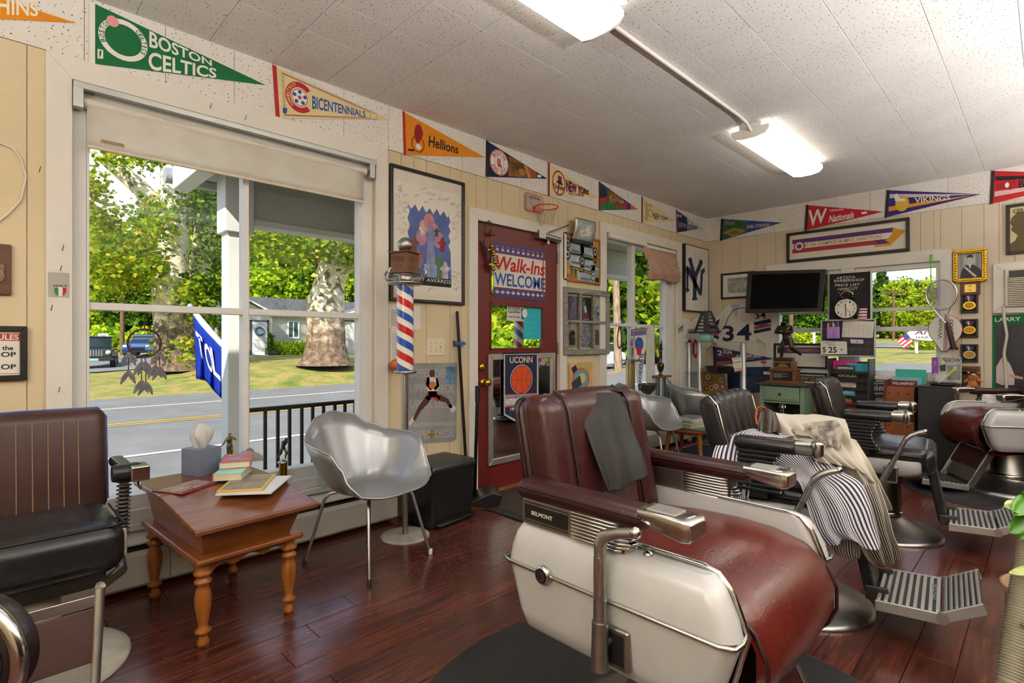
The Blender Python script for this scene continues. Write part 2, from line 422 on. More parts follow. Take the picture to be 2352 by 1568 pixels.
def tile_mat(axes):
  mt, t, b = newmat('perforated_tile')
  geo = t.nodes.new('ShaderNodeNewGeometry');s = t.nodes.new('ShaderNodeSeparateXYZ');c = t.nodes.new('ShaderNodeCombineXYZ')
  t.links.new(geo.outputs['Position'], s.inputs[0])
  t.links.new(s.outputs[axes[0]], c.inputs[0]);t.links.new(s.outputs[axes[1]], c.inputs[1])
  v = t.nodes.new('ShaderNodeTexVoronoi');v.voronoi_dimensions = '2D';v.inputs['Scale'].default_value = 42.0;v.inputs['Randomness'].default_value = 1.0
  t.links.new(c.outputs[0], v.inputs['Vector'])
  wn = t.nodes.new('ShaderNodeTexWhiteNoise');wn.noise_dimensions = '3D';t.links.new(v.outputs['Position'], wn.inputs['Vector'])
  th = t.nodes.new('ShaderNodeMapRange');th.inputs['To Min'].default_value = 0.02;th.inputs['To Max'].default_value = 0.125
  t.links.new(wn.outputs['Value'], th.inputs['Value'])
  lt = t.nodes.new('ShaderNodeMath');lt.operation = 'LESS_THAN'
  t.links.new(v.outputs['Distance'], lt.inputs[0]);t.links.new(th.outputs[0], lt.inputs[1])
  n = noise(t, 3.0,3, geo.outputs['Position'])
  base = ramp(t, n.outputs['Fac'], [(0.3, '#dedad4'),(0.7, '#e6e3de')])
  mxn = t.nodes.new('ShaderNodeMix');mxn.data_type = 'RGBA'
  t.links.new(lt.outputs[0], mxn.inputs['Factor']);t.links.new(base, mxn.inputs['A']);mxn.inputs['B'].default_value = lin('#4a443c')
  t.links.new(mxn.outputs['Result'], b.inputs['Base Color']);b.inputs['Roughness'].default_value = 0.75
  return mt
TILE_C, TILE_L, TILE_F = tile_mat('XY'), tile_mat('XZ'), tile_mat('YZ')
PANEL = M('#d8c8a6',0.6, bump=0.05, bs=40, var=0.06, vs=2.5)
PANEL_F = M('#d6c8b0',0.6, bump=0.05, bs=40, var=0.05, vs=2.5)
TRIM = M('#e2dfd8',0.45, bump=0.04, bs=25, var=0.05, vs=5)
SASH = M('#dfe0e0',0.4, var=0.05)
GLASS = glassmat()
X0, Y0 = -2.4,-2.2
# floor: sub-floor slab with planks laid along X
fl = tag(MB().box(X0, XF, Y0, YW + 0.12,-0.12,-0.012).build('floor',FLOORM), 'glossy reddish brown wood plank floor of the shop','floor',kind='structure')
PW, PL = 0.125,1.22
plank = MB().box(0, PL - 0.0015,0, PW - 0.0015,-0.013,0.0).build('plank',FLOORM, fl, bevel=0.0012, seg=1)
first = True
row = 0;y = YW - PW
while y > -0.4:
  x = -0.6 - random.random() * PL
  while x < XF - 0.001:
    L = min(PL, XF - x)
    if x + L > -0.15:
      o = plank if first else plank.copy()
      if not first: COL.objects.link(o)
      first = False
      o.location = (x, y, random.uniform(-0.0006,0.0006));o.scale = (L / PL, 1,1)
    x += PL
  y -= PW
box('rear_planking',FLOORM, fl, X0, XF, Y0, y + PW - 0.001,-0.012,0.0)
box('side_planking',FLOORM, fl, X0,-0.6 - PL, y + PW, YW, -0.012,0.0)
# ceiling: square perforated tiles on a slab
ce = tag(MB().box(X0 - .12, XF + .12, Y0 - .12, YW + 0.12, CEIL + 0.012, CEIL + 0.14).build('ceiling',TILE_C), 'white perforated square ceiling tiles','ceiling',kind='structure')
TS = 0.3048
tile = MB().box(0, TS - .0016,0, TS - .0016,0,0.013).build('ceiling_tile',TILE_C, ce, bevel=0.0018, seg=1)
first = True;xs = []
x = 2.63 - TS * 10
while x < XF:
  yy = 1.32 + TS * 6
  while yy > -0.35:
    xa, xb, ya, yb = max(x, -0.5), min(x + TS, XF), yy - TS, min(yy, YW)
    if xb - xa > .02 and yb - ya > .02:
      o = tile if first else tile.copy()
      if not first: COL.objects.link(o)
      first = False
      o.location = (xa, ya, CEIL + random.uniform(0,0.0012));o.scale = ((xb - xa) / TS, (yb - ya) / TS, 1)
    yy -= TS
  x += TS
box('rear_tiling',TILE_C, ce, X0, XF, Y0, yy, CEIL, CEIL + .012)
box('side_tiling',TILE_C, ce, X0,2.63 - TS * 10, yy, YW, CEIL, CEIL + .012)
# walls -----------------------------------------------------------
BAND = 2.37
def wall(name, label, rotz, loc, L, openings, grooves, pmat, tmat, tile0):
  """local x along the wall, y into it;openings (x0,x1,z0,z1)"""
  root = E(name, label, 'wall',loc, rotz, kind='structure')
  cuts = sorted(set([0, L] + [c for o in openings for c in o[:2]]))
  m = MB()
  def spans(a, b, top):
    mid = (a + b) / 2;z = 0.0;res = []
    for o in sorted([o for o in openings if o[0] <= mid <= o[1]], key=lambda q: q[2]):
      if o[2] > z: res.append((z, o[2]))
      z = o[3]
    if top > z: res.append((z, top))
    return res
  for a, b in zip(cuts, cuts[1:]):
    for z0, z1 in spans(a, b, CEIL + .02): m.box(a, b, 0.006,0.12, z0, z1)
  m.build('wall_core',pmat, root)
  pc = sorted(set(cuts + [g for g in grooves if all(abs(g - c) > .03 for c in cuts)]))
  for a, b in zip(pc, pc[1:]):
    for z0, z1 in spans(a, b, BAND - 0.002):
      box('panel_board',pmat, root, a + .0012, b - .0012,0.0,0.0062, z0, z1, bevel=0.0012, seg=1)
  x = tile0
  while x < L:
    a, b = max(x, 0), min(x + TS, L)
    if b - a > .02: box('band_tile',tmat, root, a + .0008, b - .0008,-0.004,0.0062, BAND, CEIL + .012, bevel=0.0015, seg=1)
    x += TS
  return root
def groove_list(a, b, seed):
  rr = random.Random(seed);g = [];x = a
  while x < b:
    x += rr.choice((0.1,0.1,0.152,0.2,0.203));g.append(x)
  return g
W1 = (0.266,1.734,0.30,2.27)
W2 = (4.198,5.56,0.45,2.17)
DR = (2.575,3.515,0.0,2.035)
sh = lambda o: (o[0] - X0, o[1] - X0, o[2], o[3])
wall('wall_left','cream panelled wall with the big shop windows and entrance door',0,(X0, YW, 0), XF - X0,
   [sh(W1), sh(W2), sh(DR)], groove_list(0, XF - X0,3), PANEL, TILE_L, (0.613 - X0) - TS * 12)
W3 = (2.17,1.52,0.80,1.89);W4 = (1.40,0.716,0.80,1.89)
fy = lambda o: (YW - o[0], YW - o[1], o[2], o[3])
wall('wall_far','beige panelled end wall behind the television and price board',-PI / 2,(XF, YW, 0), YW - Y0,
   [fy(W3), fy(W4)], groove_list(0, YW - Y0,11), PANEL_F, TILE_F, -0.12)
tag(MB().box(X0 - .12, X0, Y0 - .12, YW + .12,-.12, CEIL + .02).build('wall_back',PANEL), 'plain cream wall behind the viewer','wall',kind='structure')
tag(MB().box(X0 - .12, XF + .12, Y0 - .12, Y0,-.12, CEIL + .02).build('wall_right',PANEL), 'plain cream wall on the mirror side','wall',kind='structure')
# windows -----------------------------------------------------------
def bars(root, name, mat, lst, y0, y1, bevel=0.003):
  for x0, x1, z0, z1 in lst: box(name, mat, root, x0, x1, y0, y1, z0, z1, bevel=bevel)
def casing(root, x0, x1, z0, z1, o0, o1, ztop, zbot, sill=True):
  """mitred flat casing: opening x0..x1,z0..z1;outer edges o0,o1,ztop"""
  m = MB();m.prism([(o0, zbot),(x0, zbot),(x0, z1),(o0, ztop)], -.02,0);m.build('casing',TRIM, root, bevel=.002)
  m = MB();m.prism([(x1, zbot),(o1, zbot),(o1, ztop),(x1, z1)], -.02,0);m.build('casing',TRIM, root, bevel=.002)
  m = MB();m.prism([(x0, z1),(x1, z1),(o1, ztop),(o0, ztop)], -.02,0);m.build('casing',TRIM, root, bevel=.002)
w = E('window_1','big white four-pane shop window with roller shade','window',(0, YW, 0),0, kind='structure')
casing(w, .266,1.734,.3,2.27,.18,1.822,2.366,.26)
bars(w, 'window_frame',SASH, [(.266,.318,.30,2.27),(1.65,1.734,.30,2.27),(.318,1.65,2.19,2.27),(.318,1.65,.36,.425)], .02,.10)
bars(w, 'mullion',SASH, [(.968,1.000,.425,2.19)], .025,.085)
bars(w, 'mullion',SASH, [(.318,.968,1.281,1.315),(1.0,1.65,1.281,1.315)], .025,.085)
bars(w, 'inner_stop',SASH, [(.318,.328,.425,2.19),(1.638,1.65,.425,2.19)], .015,.055,.002)
for a, b in ((.318,.968),(1.0,1.65)):
  for z0, z1 in ((.425,1.281),(1.315,2.19)): box('pane',GLASS, w, a, b, .055,.059, z0, z1)
box('sill',TRIM, w, .17,1.83,-.03,.06,.27,.30, bevel=.004)
box('lower_rail',SASH, w, .266,1.734,.0,.10,.30,.36, bevel=.004)
for x in (.40,.60):
  box('latch',SASH, w, x - .025, x + .025,-.02,.0,.30,.322, bevel=.004)
  MB().lathe([(.004,0),(.004,.02),(.011,.028),(.012,.04),(.006,.05),(.0001,.052)], 14,(x, -.012,.322)).build('latch_knob',SASH, w)
w = E('window_2','tall white window beside the pinstripe board with pink blind','window',(0, YW, 0),0, kind='structure')
casing(w, 4.198,5.56,.45,2.17,4.094,5.665,2.268,.42)
bars(w, 'window_frame',SASH, [(4.198,4.235,.45,2.17),(5.38,5.56,.45,2.17),(4.235,5.38,2.12,2.17),(4.235,5.38,.45,.53)], .02,.10)
bars(w, 'mullion',SASH, [(4.70,4.76,.53,2.12)], .025,.085)
bars(w, 'mullion',SASH, [(4.235,4.70,1.29,1.32),(4.76,5.38,1.29,1.32)], .025,.085)
bars(w, 'inner_stop',SASH, [(5.34,5.38,.53,2.12),(5.46,5.48,.47,2.15)], .0,.05,.002)
for a, b in ((4.235,4.70),(4.76,5.38)):
  for z0, z1 in ((.53,1.29),(1.32,2.12)): box('pane',GLASS, w, a, b, .055,.059, z0, z1)
box('sill',TRIM, w, 4.08,5.68,-.05,.06,.42,.45, bevel=.004)
for k, (o, lab) in enumerate(((W3, 'white double-hung window half hidden behind the television'),(W4, 'white double-hung window behind the tennis racket'))):
  w = E('window_%d' % (3 + k), lab, 'window',(XF, 0,0),-PI / 2, kind='structure')
  a, b = -o[0], -o[1]
  bars(w, 'window_frame',SASH, [(a, a + .035,.8,1.89),(b - .035, b, .8,1.89),(a + .035, b - .035,1.84,1.89),(a + .035, b - .035,.8,.85)], .01,.10)
  bars(w, 'sash_rail',SASH, [(a + .035, b - .035,1.44,1.475)], .05,.085)
  bars(w, 'sash_rail',SASH, [(a + .035, b - .035,1.24,1.285)], .015,.05)
  box('pane',GLASS, w, a + .035, b - .035,.066,.070,1.475,1.84)
  box('pane',GLASS, w, a + .035, b - .035,.030,.034,.85,1.24)
  box('pane',GLASS, w, a + .035, b - .035,.046,.050,1.285,1.44)
  for x in (a + .16, b - .18): box('sash_lock',SASH, w, x, x + .05,.005,.02,1.285,1.30, bevel=.003)
w = E('trim_1','white casing framing the pair of end wall windows','trim',(XF, 0,0),-PI / 2, kind='structure')
casing(w, -2.17,-.716,.8,1.89,-2.274,-.632,2.0,.74)
box('casing',TRIM, w, -1.52,-1.40,-.02,0,.8,1.889, bevel=.002)
box('sill',TRIM, w, -2.29,-.615,-.05,.02,.765,.80, bevel=.004)
box('apron',TRIM, w, -2.27,-.635,-.018,0,.70,.765, bevel=.002)
# entrance door -----------------------------------------------------------
DOORM = M('#6b1f1d',0.42, bump=0.06, bs=35, var=0.12, vs=4)
d = E('door_1','dark red wooden entrance door with glass lights','door',(0, YW, 0),0, kind='structure')
gx0, gx1 = onY(1128,700).x, onY(1250,700).x
zu0, zu1, zl0, zl1 = 1.50,1.87,1.077,1.432
x0, x1 = 2.582,3.508
DY0, DY1 = .012,.056
bars(d, 'stile',DOORM, [(x0, gx0,0.012,2.028),(gx1, x1,.012,2.028)], DY0, DY1)
bars(d, 'rail',DOORM, [(gx0, gx1,.012, zl0),(gx0, gx1, zl1, zu0),(gx0, gx1, zu1,2.028)], DY0, DY1,.002)
for z0, z1 in ((zu0, zu1),(zl0, zl1)):
  box('pane',GLASS, d, gx0, gx1,.032,.036, z0, z1)
  bars(d, 'glazing_bead',DOORM, [(gx0, gx0 + .012, z0, z1),(gx1 - .012, gx1, z0, z1),(gx0, gx1, z0, z0 + .012),(gx0, gx1, z1 - .012, z1)], .006,.03,.002)
MB().lathe([(.03,0),(.03,.008),(.024,.014),(.012,.016),(.012,.04),(.024,.046),(.029,.062),(.022,.076),(.0001,.08)], 20,
       (onY(1111,878).x, DY0, onY(1111,878).z), Matrix.Rotation(R(90),3, 'X')).build('door_knob',BRASS, d)
MB().lathe([(.03,0),(.029,.012),(.024,.018),(.0001,.022)], 20,(onY(1108,843).x, DY0, onY(1108,843).z), Matrix.Rotation(R(90),3, 'X')).build('deadbolt',BRASS, d)
for py in (592,800):
  z = onY(1281, py).z
  box('hinge',STEEL, d, x1 - .006, x1 + .02,-.004,.014, z - .05, z + .05, bevel=.003)
w = E('trim_2','white mitred casing round the entrance door','trim',(0, YW, 0),0, kind='structure')
casing(w, 2.578,3.512,0,2.034,2.495,3.60,2.12,0)
bars(w, 'jamb',TRIM, [(2.575,2.581,0,2.034),(3.509,3.515,0,2.034)], .0,.12,.001)
box('threshold',wood('#9a6a3a','#6f4826'), w, 2.58,3.51,-.03,.06,0.0,.012, bevel=.003)
# baseboard heater along the window wall
h = E('baseboard_heater','long white metal baseboard heater under the shop window','heater',(0, YW, 0),0)
HW = M('#dcdad3',0.4, var=0.05)
for x0, x1 in ((-1.2,.62),(.62,1.86)):
  MB().prism([(0,.02),(.055,.02),(.07,.035),(.07,.165),(.055,.185),(0,.185)], x0, x1 - .003, Matrix(((0,1,0),(-1,0,0),(0,0,1)))).build('front_panel',HW, h)
  box('back_plate',HW, h, x0, x1,-.006,0,.185,.262)
  box('damper',DKMETAL, h, x0, x1 - .003,-.055,-.008,.186,.20)
  MB().prism([(0,.235),(.05,.228),(.068,.215),(.07,.222),(.052,.243),(0,.262)], x0, x1 - .003, Matrix(((0,1,0),(-1,0,0),(0,0,1)))).build('top_hood',HW, h)
h = E('baseboard_heater','white metal baseboard heater under the pink-blind window','heater',(0, YW, 0),0)
MB().prism([(0,.02),(.055,.02),(.07,.035),(.07,.165),(.055,.185),(0,.262)], 4.0,6.25, Matrix(((0,1,0),(-1,0,0),(0,0,1)))).build('front_panel',HW, h)
box('top_hood',HW, h, 4.0,6.25,-.06,0,.262,.27)
tag(box('baseboard_far',TRIM, None, XF - .012, XF, Y0, YW - .08,0,.10, bevel=.003), 'white baseboard along the end wall','baseboard',kind='structure')
# ceiling fixtures -----------------------------------------------------------
LENS = emitter('#fff6ea',LAMP)
def fixture(x0, x1, label, group=None):
  e = E('ceiling_light',label, 'ceiling light',((x0 + x1) / 2,1.465, CEIL),0, group)
  L = (x1 - x0) / 2
  prof = [(-.125,-.028),(-.125,-.055),(-.10,-.082),(-.04,-.094),(.04,-.094),(.10,-.082),(.125,-.055),(.125,-.028)]
  MT = Matrix(((0,1,0),(1,0,0),(0,0,1)))
  MB().prism(prof, -L + .012, L - .012, MT).build('lens',LENS, e)
  box('housing',WHITEP, e, -L + .004, L - .004,-.075,.075,-.030,0)
  for s in (-1,1):
    MB().prism([(a * 1.02, b * 1.02) for a, b in prof], s * L, s * (L - .012), MT).build('end_cap',WHITEP, e, bevel=.002)
  return e
fixture(.80,2.03, 'long fluorescent wrap light cut off by the top of the picture')
fixture(3.77,5.0, 'fluorescent wrap light near the end wall, conduit at its end')
f3 = fixture(.80,2.03, 'added unseen wrap light over the mirror side, behind the viewer');f3.location.y = -0.95  # this and the next two are unseen fixtures added to light the interior
f4 = fixture(3.77,5.0, 'added unseen wrap light over the mirror side, towards the end wall');f4.location.y = -0.95
f5 = fixture(-1.9,-.67, 'added unseen wrap light at the rear of the shop')
cd = MB().tube([(2.035,1.45, CEIL - .045),(2.12,1.45, CEIL - .016),(2.5,1.452, CEIL - .014),(3.0,1.45, CEIL - .014),(3.55,1.448, CEIL - .014),(3.68,1.452, CEIL - .02),(3.765,1.455, CEIL - .05)], .011,10)
tag(cd.build('conduit',WHITEP), 'white electrical conduit linking the two ceiling lights','conduit')
# unseen uplights, added out of view to brighten the ceiling and the room
def added_uplight(x, y, label, k=1.0):
  e = E('added_uplight_lamp',label, 'added fill lamp',(x, y, 0))
  MB().lathe([(.14,0),(.14,.015),(.02,.03)], 28).build('base',DKMETAL, e);MB().lathe([(.012,.03),(.012,1.22)], 12).build('pole',DKMETAL, e)
  MB().lathe([(.03,1.22),(.10,1.25),(.17,1.32),(.175,1.33),(.165,1.325),(.09,1.26),(.0001,1.245)], 32).build('shade',WHITEP, e)
  b = bpy.data.lights.new('bulb','SPOT');b.energy = UPLIGHT * k;b.spot_size = R(165);b.spot_blend = .6;b.shadow_soft_size = .06;b.color = (1,.98,.97)
  o = bpy.data.objects.new('bulb',b);COL.objects.link(o);o.parent = e;o.location = (0,0,1.36);o.rotation_euler = (PI, 0,0)
for x, y, k, l in ((-1.7,.2,1.0, 'added unseen uplight in the rear corner facing the door'),(.9,-1.42,1.0, 'added unseen uplight before the counter, rear third'),(3.1,-1.42,.75, 'added unseen uplight before the counter, middle'),(5.3,-1.42,.33, 'added unseen uplight before the counter, by the end wall')):
  added_uplight(x, y, l, k)
# dark counter out of view, added to darken what the door mirror reflects
sc_ = E('added_dark_counter','added dark walnut counter along the mirror wall, darkening the door mirror','counter',(3.0, Y0 + .27,0))
WLN = wood('#3a241a','#24150f',.35)
for k in range(6): u_ = box('cabinet_unit',WLN, sc_, -3.0 + 1.0 * k, -2.01 + 1.0 * k, -.26,.22,.08,.84, bevel=.004);box('cabinet_door',WLN, u_, -2.96 + 1.0 * k, -2.05 + 1.0 * k, .22,.24,.12,.80, bevel=.004)
box('worktop',BLACK, sc_, -3.05,3.05,-.265,.26,.84,.88, bevel=.004);box('upper_shelf',WLN, sc_, -3.0,3.0,-.265,-.05,.88,2.0, bevel=.004)
# ================================================================= OUTSIDE
def sstep(a, b, x):
  t = max(0.0, min(1.0,(x - a) / (b - a)));return t * t * (3 - 2 * t)
def yc(X):                                   # centre line of the main road
  s = max(0.0, X - 4)
  return 11.9 + (0.0125 * s * s if s < 9.2 else 1.06 + 0.23 * (s - 9.2))
def tz(X, Y):
  rel = Y - yc(X)
  z = -0.2 - 0.2 * sstep(-7.4,-5.7, rel)
  z += 0.65 * sstep(5.6,9.6, rel) * sstep(4.5,9.0, X)
  z += 0.028 * max(0.0, X - 14) * (1 - sstep(-7.0,-4.5, rel))
  return z
def grassmat():
  mt, t, b = newmat('lawn')
  n = noise(t, 1.1,5, None, 0.3,0.7);n2 = noise(t, 26.0,4)
  a = ramp(t, n.outputs['Fac'], [(0.34, '#5d7028'),(0.47, '#7f8338'),(0.58, '#a3904f'),(0.72, '#86683c')])
  hs = t.nodes.new('ShaderNodeHueSaturation');mr = t.nodes.new('ShaderNodeMapRange');mr.inputs['To Min'].default_value = 0.6;mr.inputs['To Max'].default_value = 1.4
  t.links.new(n2.outputs['Fac'], mr.inputs['Value']);t.links.new(mr.outputs[0], hs.inputs['Value']);t.links.new(a, hs.inputs['Color'])
  t.links.new(hs.outputs[0], b.inputs['Base Color']);b.inputs['Roughness'].default_value = 0.9
  bumpn(t, b, n2.outputs['Fac'], 0.8,0.05);return mt
LAWN = grassmat()
ASPH = M('#72726f',0.9, bump=0.3, bs=80, var=0.16, vs=1.6)
def terrain(name, label, cat, x0, x1, y0, y1, step, mat, dz=0.0, fn=tz):
  nx, ny = int((x1 - x0) / step) + 1, int((y1 - y0) / step) + 1
  m = MB();m.grid([[(x0 + i * step, y0 + j * step, fn(x0 + i * step, y0 + j * step) + dz) for i in range(nx)] for j in range(ny)])
  return tag(m.build(name, mat), label, cat, kind='structure')
terrain('ground','grassy lawns around the shop, patched green and straw','lawn',-60,130,-70,110,2.0, LAWN, -0.03)
def ribbon(off0, off1, xs, dz, cross=2):
  rows = [[(x, yc(x) + off0 + (off1 - off0) * k / cross, tz(x, yc(x)) + dz) for k in range(cross + 1)] for x in xs]
  return MB().grid(rows)
RX = [-60 + 2.0 * i for i in range(80)]
road = tag(ribbon(-5.7,5.6, RX, 0.02,6).build('road',ASPH), 'grey asphalt road running past the shop front','road',kind='structure')
LINEW = M('#e8e6df',0.8, var=0.1, vs=3);LINEY = M('#d8a330',0.8, var=0.15, vs=3)
ribbon(-3.42,-3.30, RX, 0.028,1).build('edge_line',LINEW, road)
ribbon(2.86,2.98, RX, 0.028,1).build('edge_line',LINEW, road)
ribbon(-.17,-.07, RX, 0.028,1).build('centre_line',LINEY, road)
ribbon(.07,.17, RX, 0.028,1).build('centre_line',LINEY, road)
def flatribbon(pts, wdt, dz, name, mat, label=None, cat=None, parent=None):
  rows = []
  for i, p in enumerate(pts):
    a = Vector(pts[max(0, i - 1)]);b = Vector(pts[min(len(pts) - 1, i + 1)]);d = (b - a).normalized();nrm = Vector((-d.y, d.x))
    rows.append([(q.x, q.y, tz(q.x, q.y) + dz) for q in (Vector(p) + nrm * wdt * k for k in (-.5,-.25,0,.25,.5))])
  o = MB().grid(rows).build(name, mat, parent)
  return tag(o, label, cat, kind='structure') if label else o
flatribbon([(14 + 1.2 * math.sin(k * .5),-30 + 4 * k) for k in range(10)], 0.2,.0, 'kerb',ASPH, 'thin asphalt kerb beside the end wall lawn','kerb')
flatribbon([(24,-40 + 3 * k) for k in range(16)], 8.0,.02, 'driveway',ASPH, 'asphalt driveway seen through the end window','driveway')
SIDE = [(47 - .25 * k + .03 * k * k, -40 + 3 * k) for k in range(19)]
sr = flatribbon(SIDE, 9.0,.03, 'side_road',ASPH, 'asphalt side road beyond the lawn outside the end window','road')
flatribbon([(x - 4.1, y) for x, y in SIDE], .3,.045, 'edge_line',LINEW, parent=sr)
flatribbon([(2.0,34.0),(3.5,38.5),(4.5,44),(5,50)], 8.0,.02, 'parking_strip',ASPH, 'asphalt parking strip where the two dark cars stand','driveway')
# grass blades close to the window
m = MB();rr = random.Random(4)
for i in range(9000):
  x = rr.uniform(-.3,3.6);y = rr.uniform(3.5,6.25);z = tz(x, y) - .03;a = rr.uniform(0,6.28);h = rr.uniform(.03,.09);wv = .006
  m.add([(x - wv * math.cos(a), y - wv * math.sin(a), z),(x + wv * math.cos(a), y + wv * math.sin(a), z),(x + rr.uniform(-.03,.03), y + rr.uniform(-.03,.03), z + h)], [(0,1,2)])
tag(m.build('grass',M('#8fae3a',0.8, var=0.5, vs=3)), 'short bright grass strip between the window and the road','grass',kind='stuff')
# ---- trees
def leafmat(stops, tr=0.45):
  mt = bpy.data.materials.new('leaf');mt.use_nodes = True;t = mt.node_tree;t.nodes.clear()
  o = t.nodes.new('ShaderNodeOutputMaterial');mxs = t.nodes.new('ShaderNodeMixShader');mxs.inputs[0].default_value = tr
  geo = t.nodes.new('ShaderNodeNewGeometry');c = ramp(t, geo.outputs['Random Per Island'], stops)
  oi = t.nodes.new('ShaderNodeObjectInfo');hs = t.nodes.new('ShaderNodeHueSaturation');mr = t.nodes.new('ShaderNodeMapRange')
  mr.inputs['To Min'].default_value = 0.475;mr.inputs['To Max'].default_value = 0.515
  t.links.new(oi.outputs['Random'], mr.inputs['Value']);t.links.new(mr.outputs[0], hs.inputs['Hue']);t.links.new(c, hs.inputs['Color'])
  d = t.nodes.new('ShaderNodeBsdfDiffuse');tl = t.nodes.new('ShaderNodeBsdfTranslucent')
  t.links.new(hs.outputs[0], d.inputs['Color']);t.links.new(hs.outputs[0], tl.inputs['Color'])
  t.links.new(d.outputs[0], mxs.inputs[1]);t.links.new(tl.outputs[0], mxs.inputs[2]);t.links.new(mxs.outputs[0], o.inputs['Surface']);return mt
LEAF = leafmat([(0.0, '#4d7418'),(0.4, '#6f961f'),(0.8, '#98b42c'),(0.97, '#c2b53a')])
LEAFD = leafmat([(0.0, '#2f5416'),(0.5, '#4a7320'),(0.95, '#7d9c2e')])
LEAFY = leafmat([(0.0, '#6f9a1c'),(0.5, '#9fc02c'),(0.95, '#cfd545')])
CONI = leafmat([(0.0, '#2c4a24'),(0.6, '#42662f'),(1.0, '#5f8038')], 0.2)
def leaves(m, rr, c, rad, n, size, flat=1.0):
  for i in range(n):
    d = Vector((rr.gauss(0,1), rr.gauss(0,1), rr.gauss(0,1) * flat)) * 0.55
    if d.length > 1.7: continue
    p = Vector(c) + d * rad
    u = Vector((rr.gauss(0,1), rr.gauss(0,1), rr.gauss(0,.6))).normalized();v = u.cross(Vector((rr.gauss(0,1), rr.gauss(0,1), rr.gauss(0,1)))).normalized()
    k = size * rr.uniform(.6,1.3)
    m.add([p - u * k * .5, p + v * k * .42, p + u * k * .6, p - v * k * .42], [(0,1,2,3)])
def crown(seed, blobs, nclump, per, size, crad):
  rr = random.Random(seed);m = MB()
  tot = sum(b[3] * b[4] + b[4] * b[5] for b in blobs)
  for bx, by, bz, ax, ay, az in blobs:
    k = int(nclump * (ax * ay + ay * az) / tot)
    for i in range(k):
      d = Vector((rr.gauss(0,1), rr.gauss(0,1), rr.gauss(0,1))).normalized() * rr.uniform(.55,1.0) ** .5
      leaves(m, rr, (bx + d.x * ax, by + d.y * ay, bz + d.z * az), crad * rr.uniform(.6,1.25), per, size, .7)
  return m
BARKB = wood('#6b5444','#3d2f27',0.9,(6,6,1.2),0.4)
def sycbark():
  mt, t, b = newmat('sycamore_bark')
  n = noise(t, 2.6,5, None, 0.8,0.62);n2 = noise(t, 5.0,4, None, 0.5)
  pat = ramp(t, n.outputs['Fac'], [(0.34, '#5d4c3e'),(0.41, '#8b8068'),(0.45, '#d8cdaa'),(0.66, '#efe6ca')])
  low = ramp(t, n2.outputs['Fac'], [(0.3, '#45362c'),(0.6, '#7c6753'),(0.8, '#a89678')])
  geo = t.nodes.new('ShaderNodeNewGeometry');s = t.nodes.new('ShaderNodeSeparateXYZ');t.links.new(geo.outputs['Position'], s.inputs[0])
  ad = t.nodes.new('ShaderNodeMath');ad.operation = 'MULTIPLY_ADD';ad.inputs[1].default_value = 6.0
  t.links.new(n.outputs['Fac'], ad.inputs[0]);t.links.new(s.outputs['Z'], ad.inputs[2])
  mr = t.nodes.new('ShaderNodeMapRange');mr.inputs['From Min'].default_value = 4.2;mr.inputs['From Max'].default_value = 6.4;t.links.new(ad.outputs[0], mr.inputs['Value'])
  mxn = t.nodes.new('ShaderNodeMix');mxn.data_type = 'RGBA';t.links.new(mr.outputs[0], mxn.inputs['Factor']);t.links.new(low, mxn.inputs['A']);t.links.new(pat, mxn.inputs['B'])
  t.links.new(mxn.outputs['Result'], b.inputs['Base Color']);b.inputs['Roughness'].default_value = 0.9
  bumpn(t, b, n2.outputs['Fac'], 0.6,0.06);return mt
SYC = sycbark()
def trunkpath(m, pts, d, n=14):
  """pts: (px, py, half width in px) at one distance d"""
  P = [at(a, b, d) for a, b, r in pts];m.tube(P, [r * d / F for a, b, r in pts], n)
def leafcl(m, seed, d, spots, per, size, crad):
  rr = random.Random(seed)
  for a, b, ra, rb, k in spots:
    for i in range(k):
      t_ = rr.uniform(0,6.28);q = math.sqrt(rr.random())
      p = at(a + ra * q * math.cos(t_), b + rb * q * math.sin(t_), d + rr.uniform(-2.5,2.5));leaves(m, rr, p, crad, per, size, .8)
t1 = E('sycamore_tree','huge mottled sycamore with forked trunk, seen through the left panes','tree',onZ(405,845,-0.1), group='roadside sycamores')
def under(o, root):
  o.parent = root;o.matrix_parent_inverse = Matrix.Translation(root.location).inverted();return o
m = MB();dd = 24
trunkpath(m, [(405,850,62),(405,830,50),(402,790,42),(399,740,40),(396,690,40),(393,640,38),(396,600,33),(399,560,32),(402,510,32),(403,450,30),(402,380,28),(400,300,26),(396,200,20),(392,60,10)], dd, 18)
trunkpath(m, [(392,520,20),(362,478,21),(330,440,19),(300,412,18),(262,380,17),(225,345,16),(170,300,14),(90,250,9)], dd - .3)
trunkpath(m, [(380,640,26),(356,620,17),(346,622,10)], dd - .5)
under(m.build('trunk',SYC), t1)
m = MB();leafcl(m, 21, dd - 1.0, [(235,530,45,60,22),(205,440,20,30,5),(320,580,40,50,14),(290,360,60,16,6),(350,500,24,40,6),(265,620,80,50,16),(300,250,200,90,30),(440,690,20,40,4),(420,790,40,25,3)], 80,.21,.72)
under(m.build('foliage',LEAF), t1)
t2 = E('sycamore_tree','slimmer pale sycamore trunk just behind the huge forked one','tree',onZ(462,835,0.0), group='roadside sycamores')
m = MB();trunkpath(m, [(458,838,40),(452,790,36),(455,740,34),(452,700,32),(458,650,26),(463,600,22),(468,540,20),(472,480,19),(474,420,17),(478,340,14),(484,200,8)], 26.5)
under(m.build('trunk',SYC), t2)
m = MB();leafcl(m, 22,25.5, [(470,660,38,40,14),(490,430,40,50,14),(440,470,30,40,8),(500,560,25,60,10),(470,750,20,30,3),(480,280,80,70,14)], 80,.21,.72)
under(m.build('foliage',LEAFD), t2)
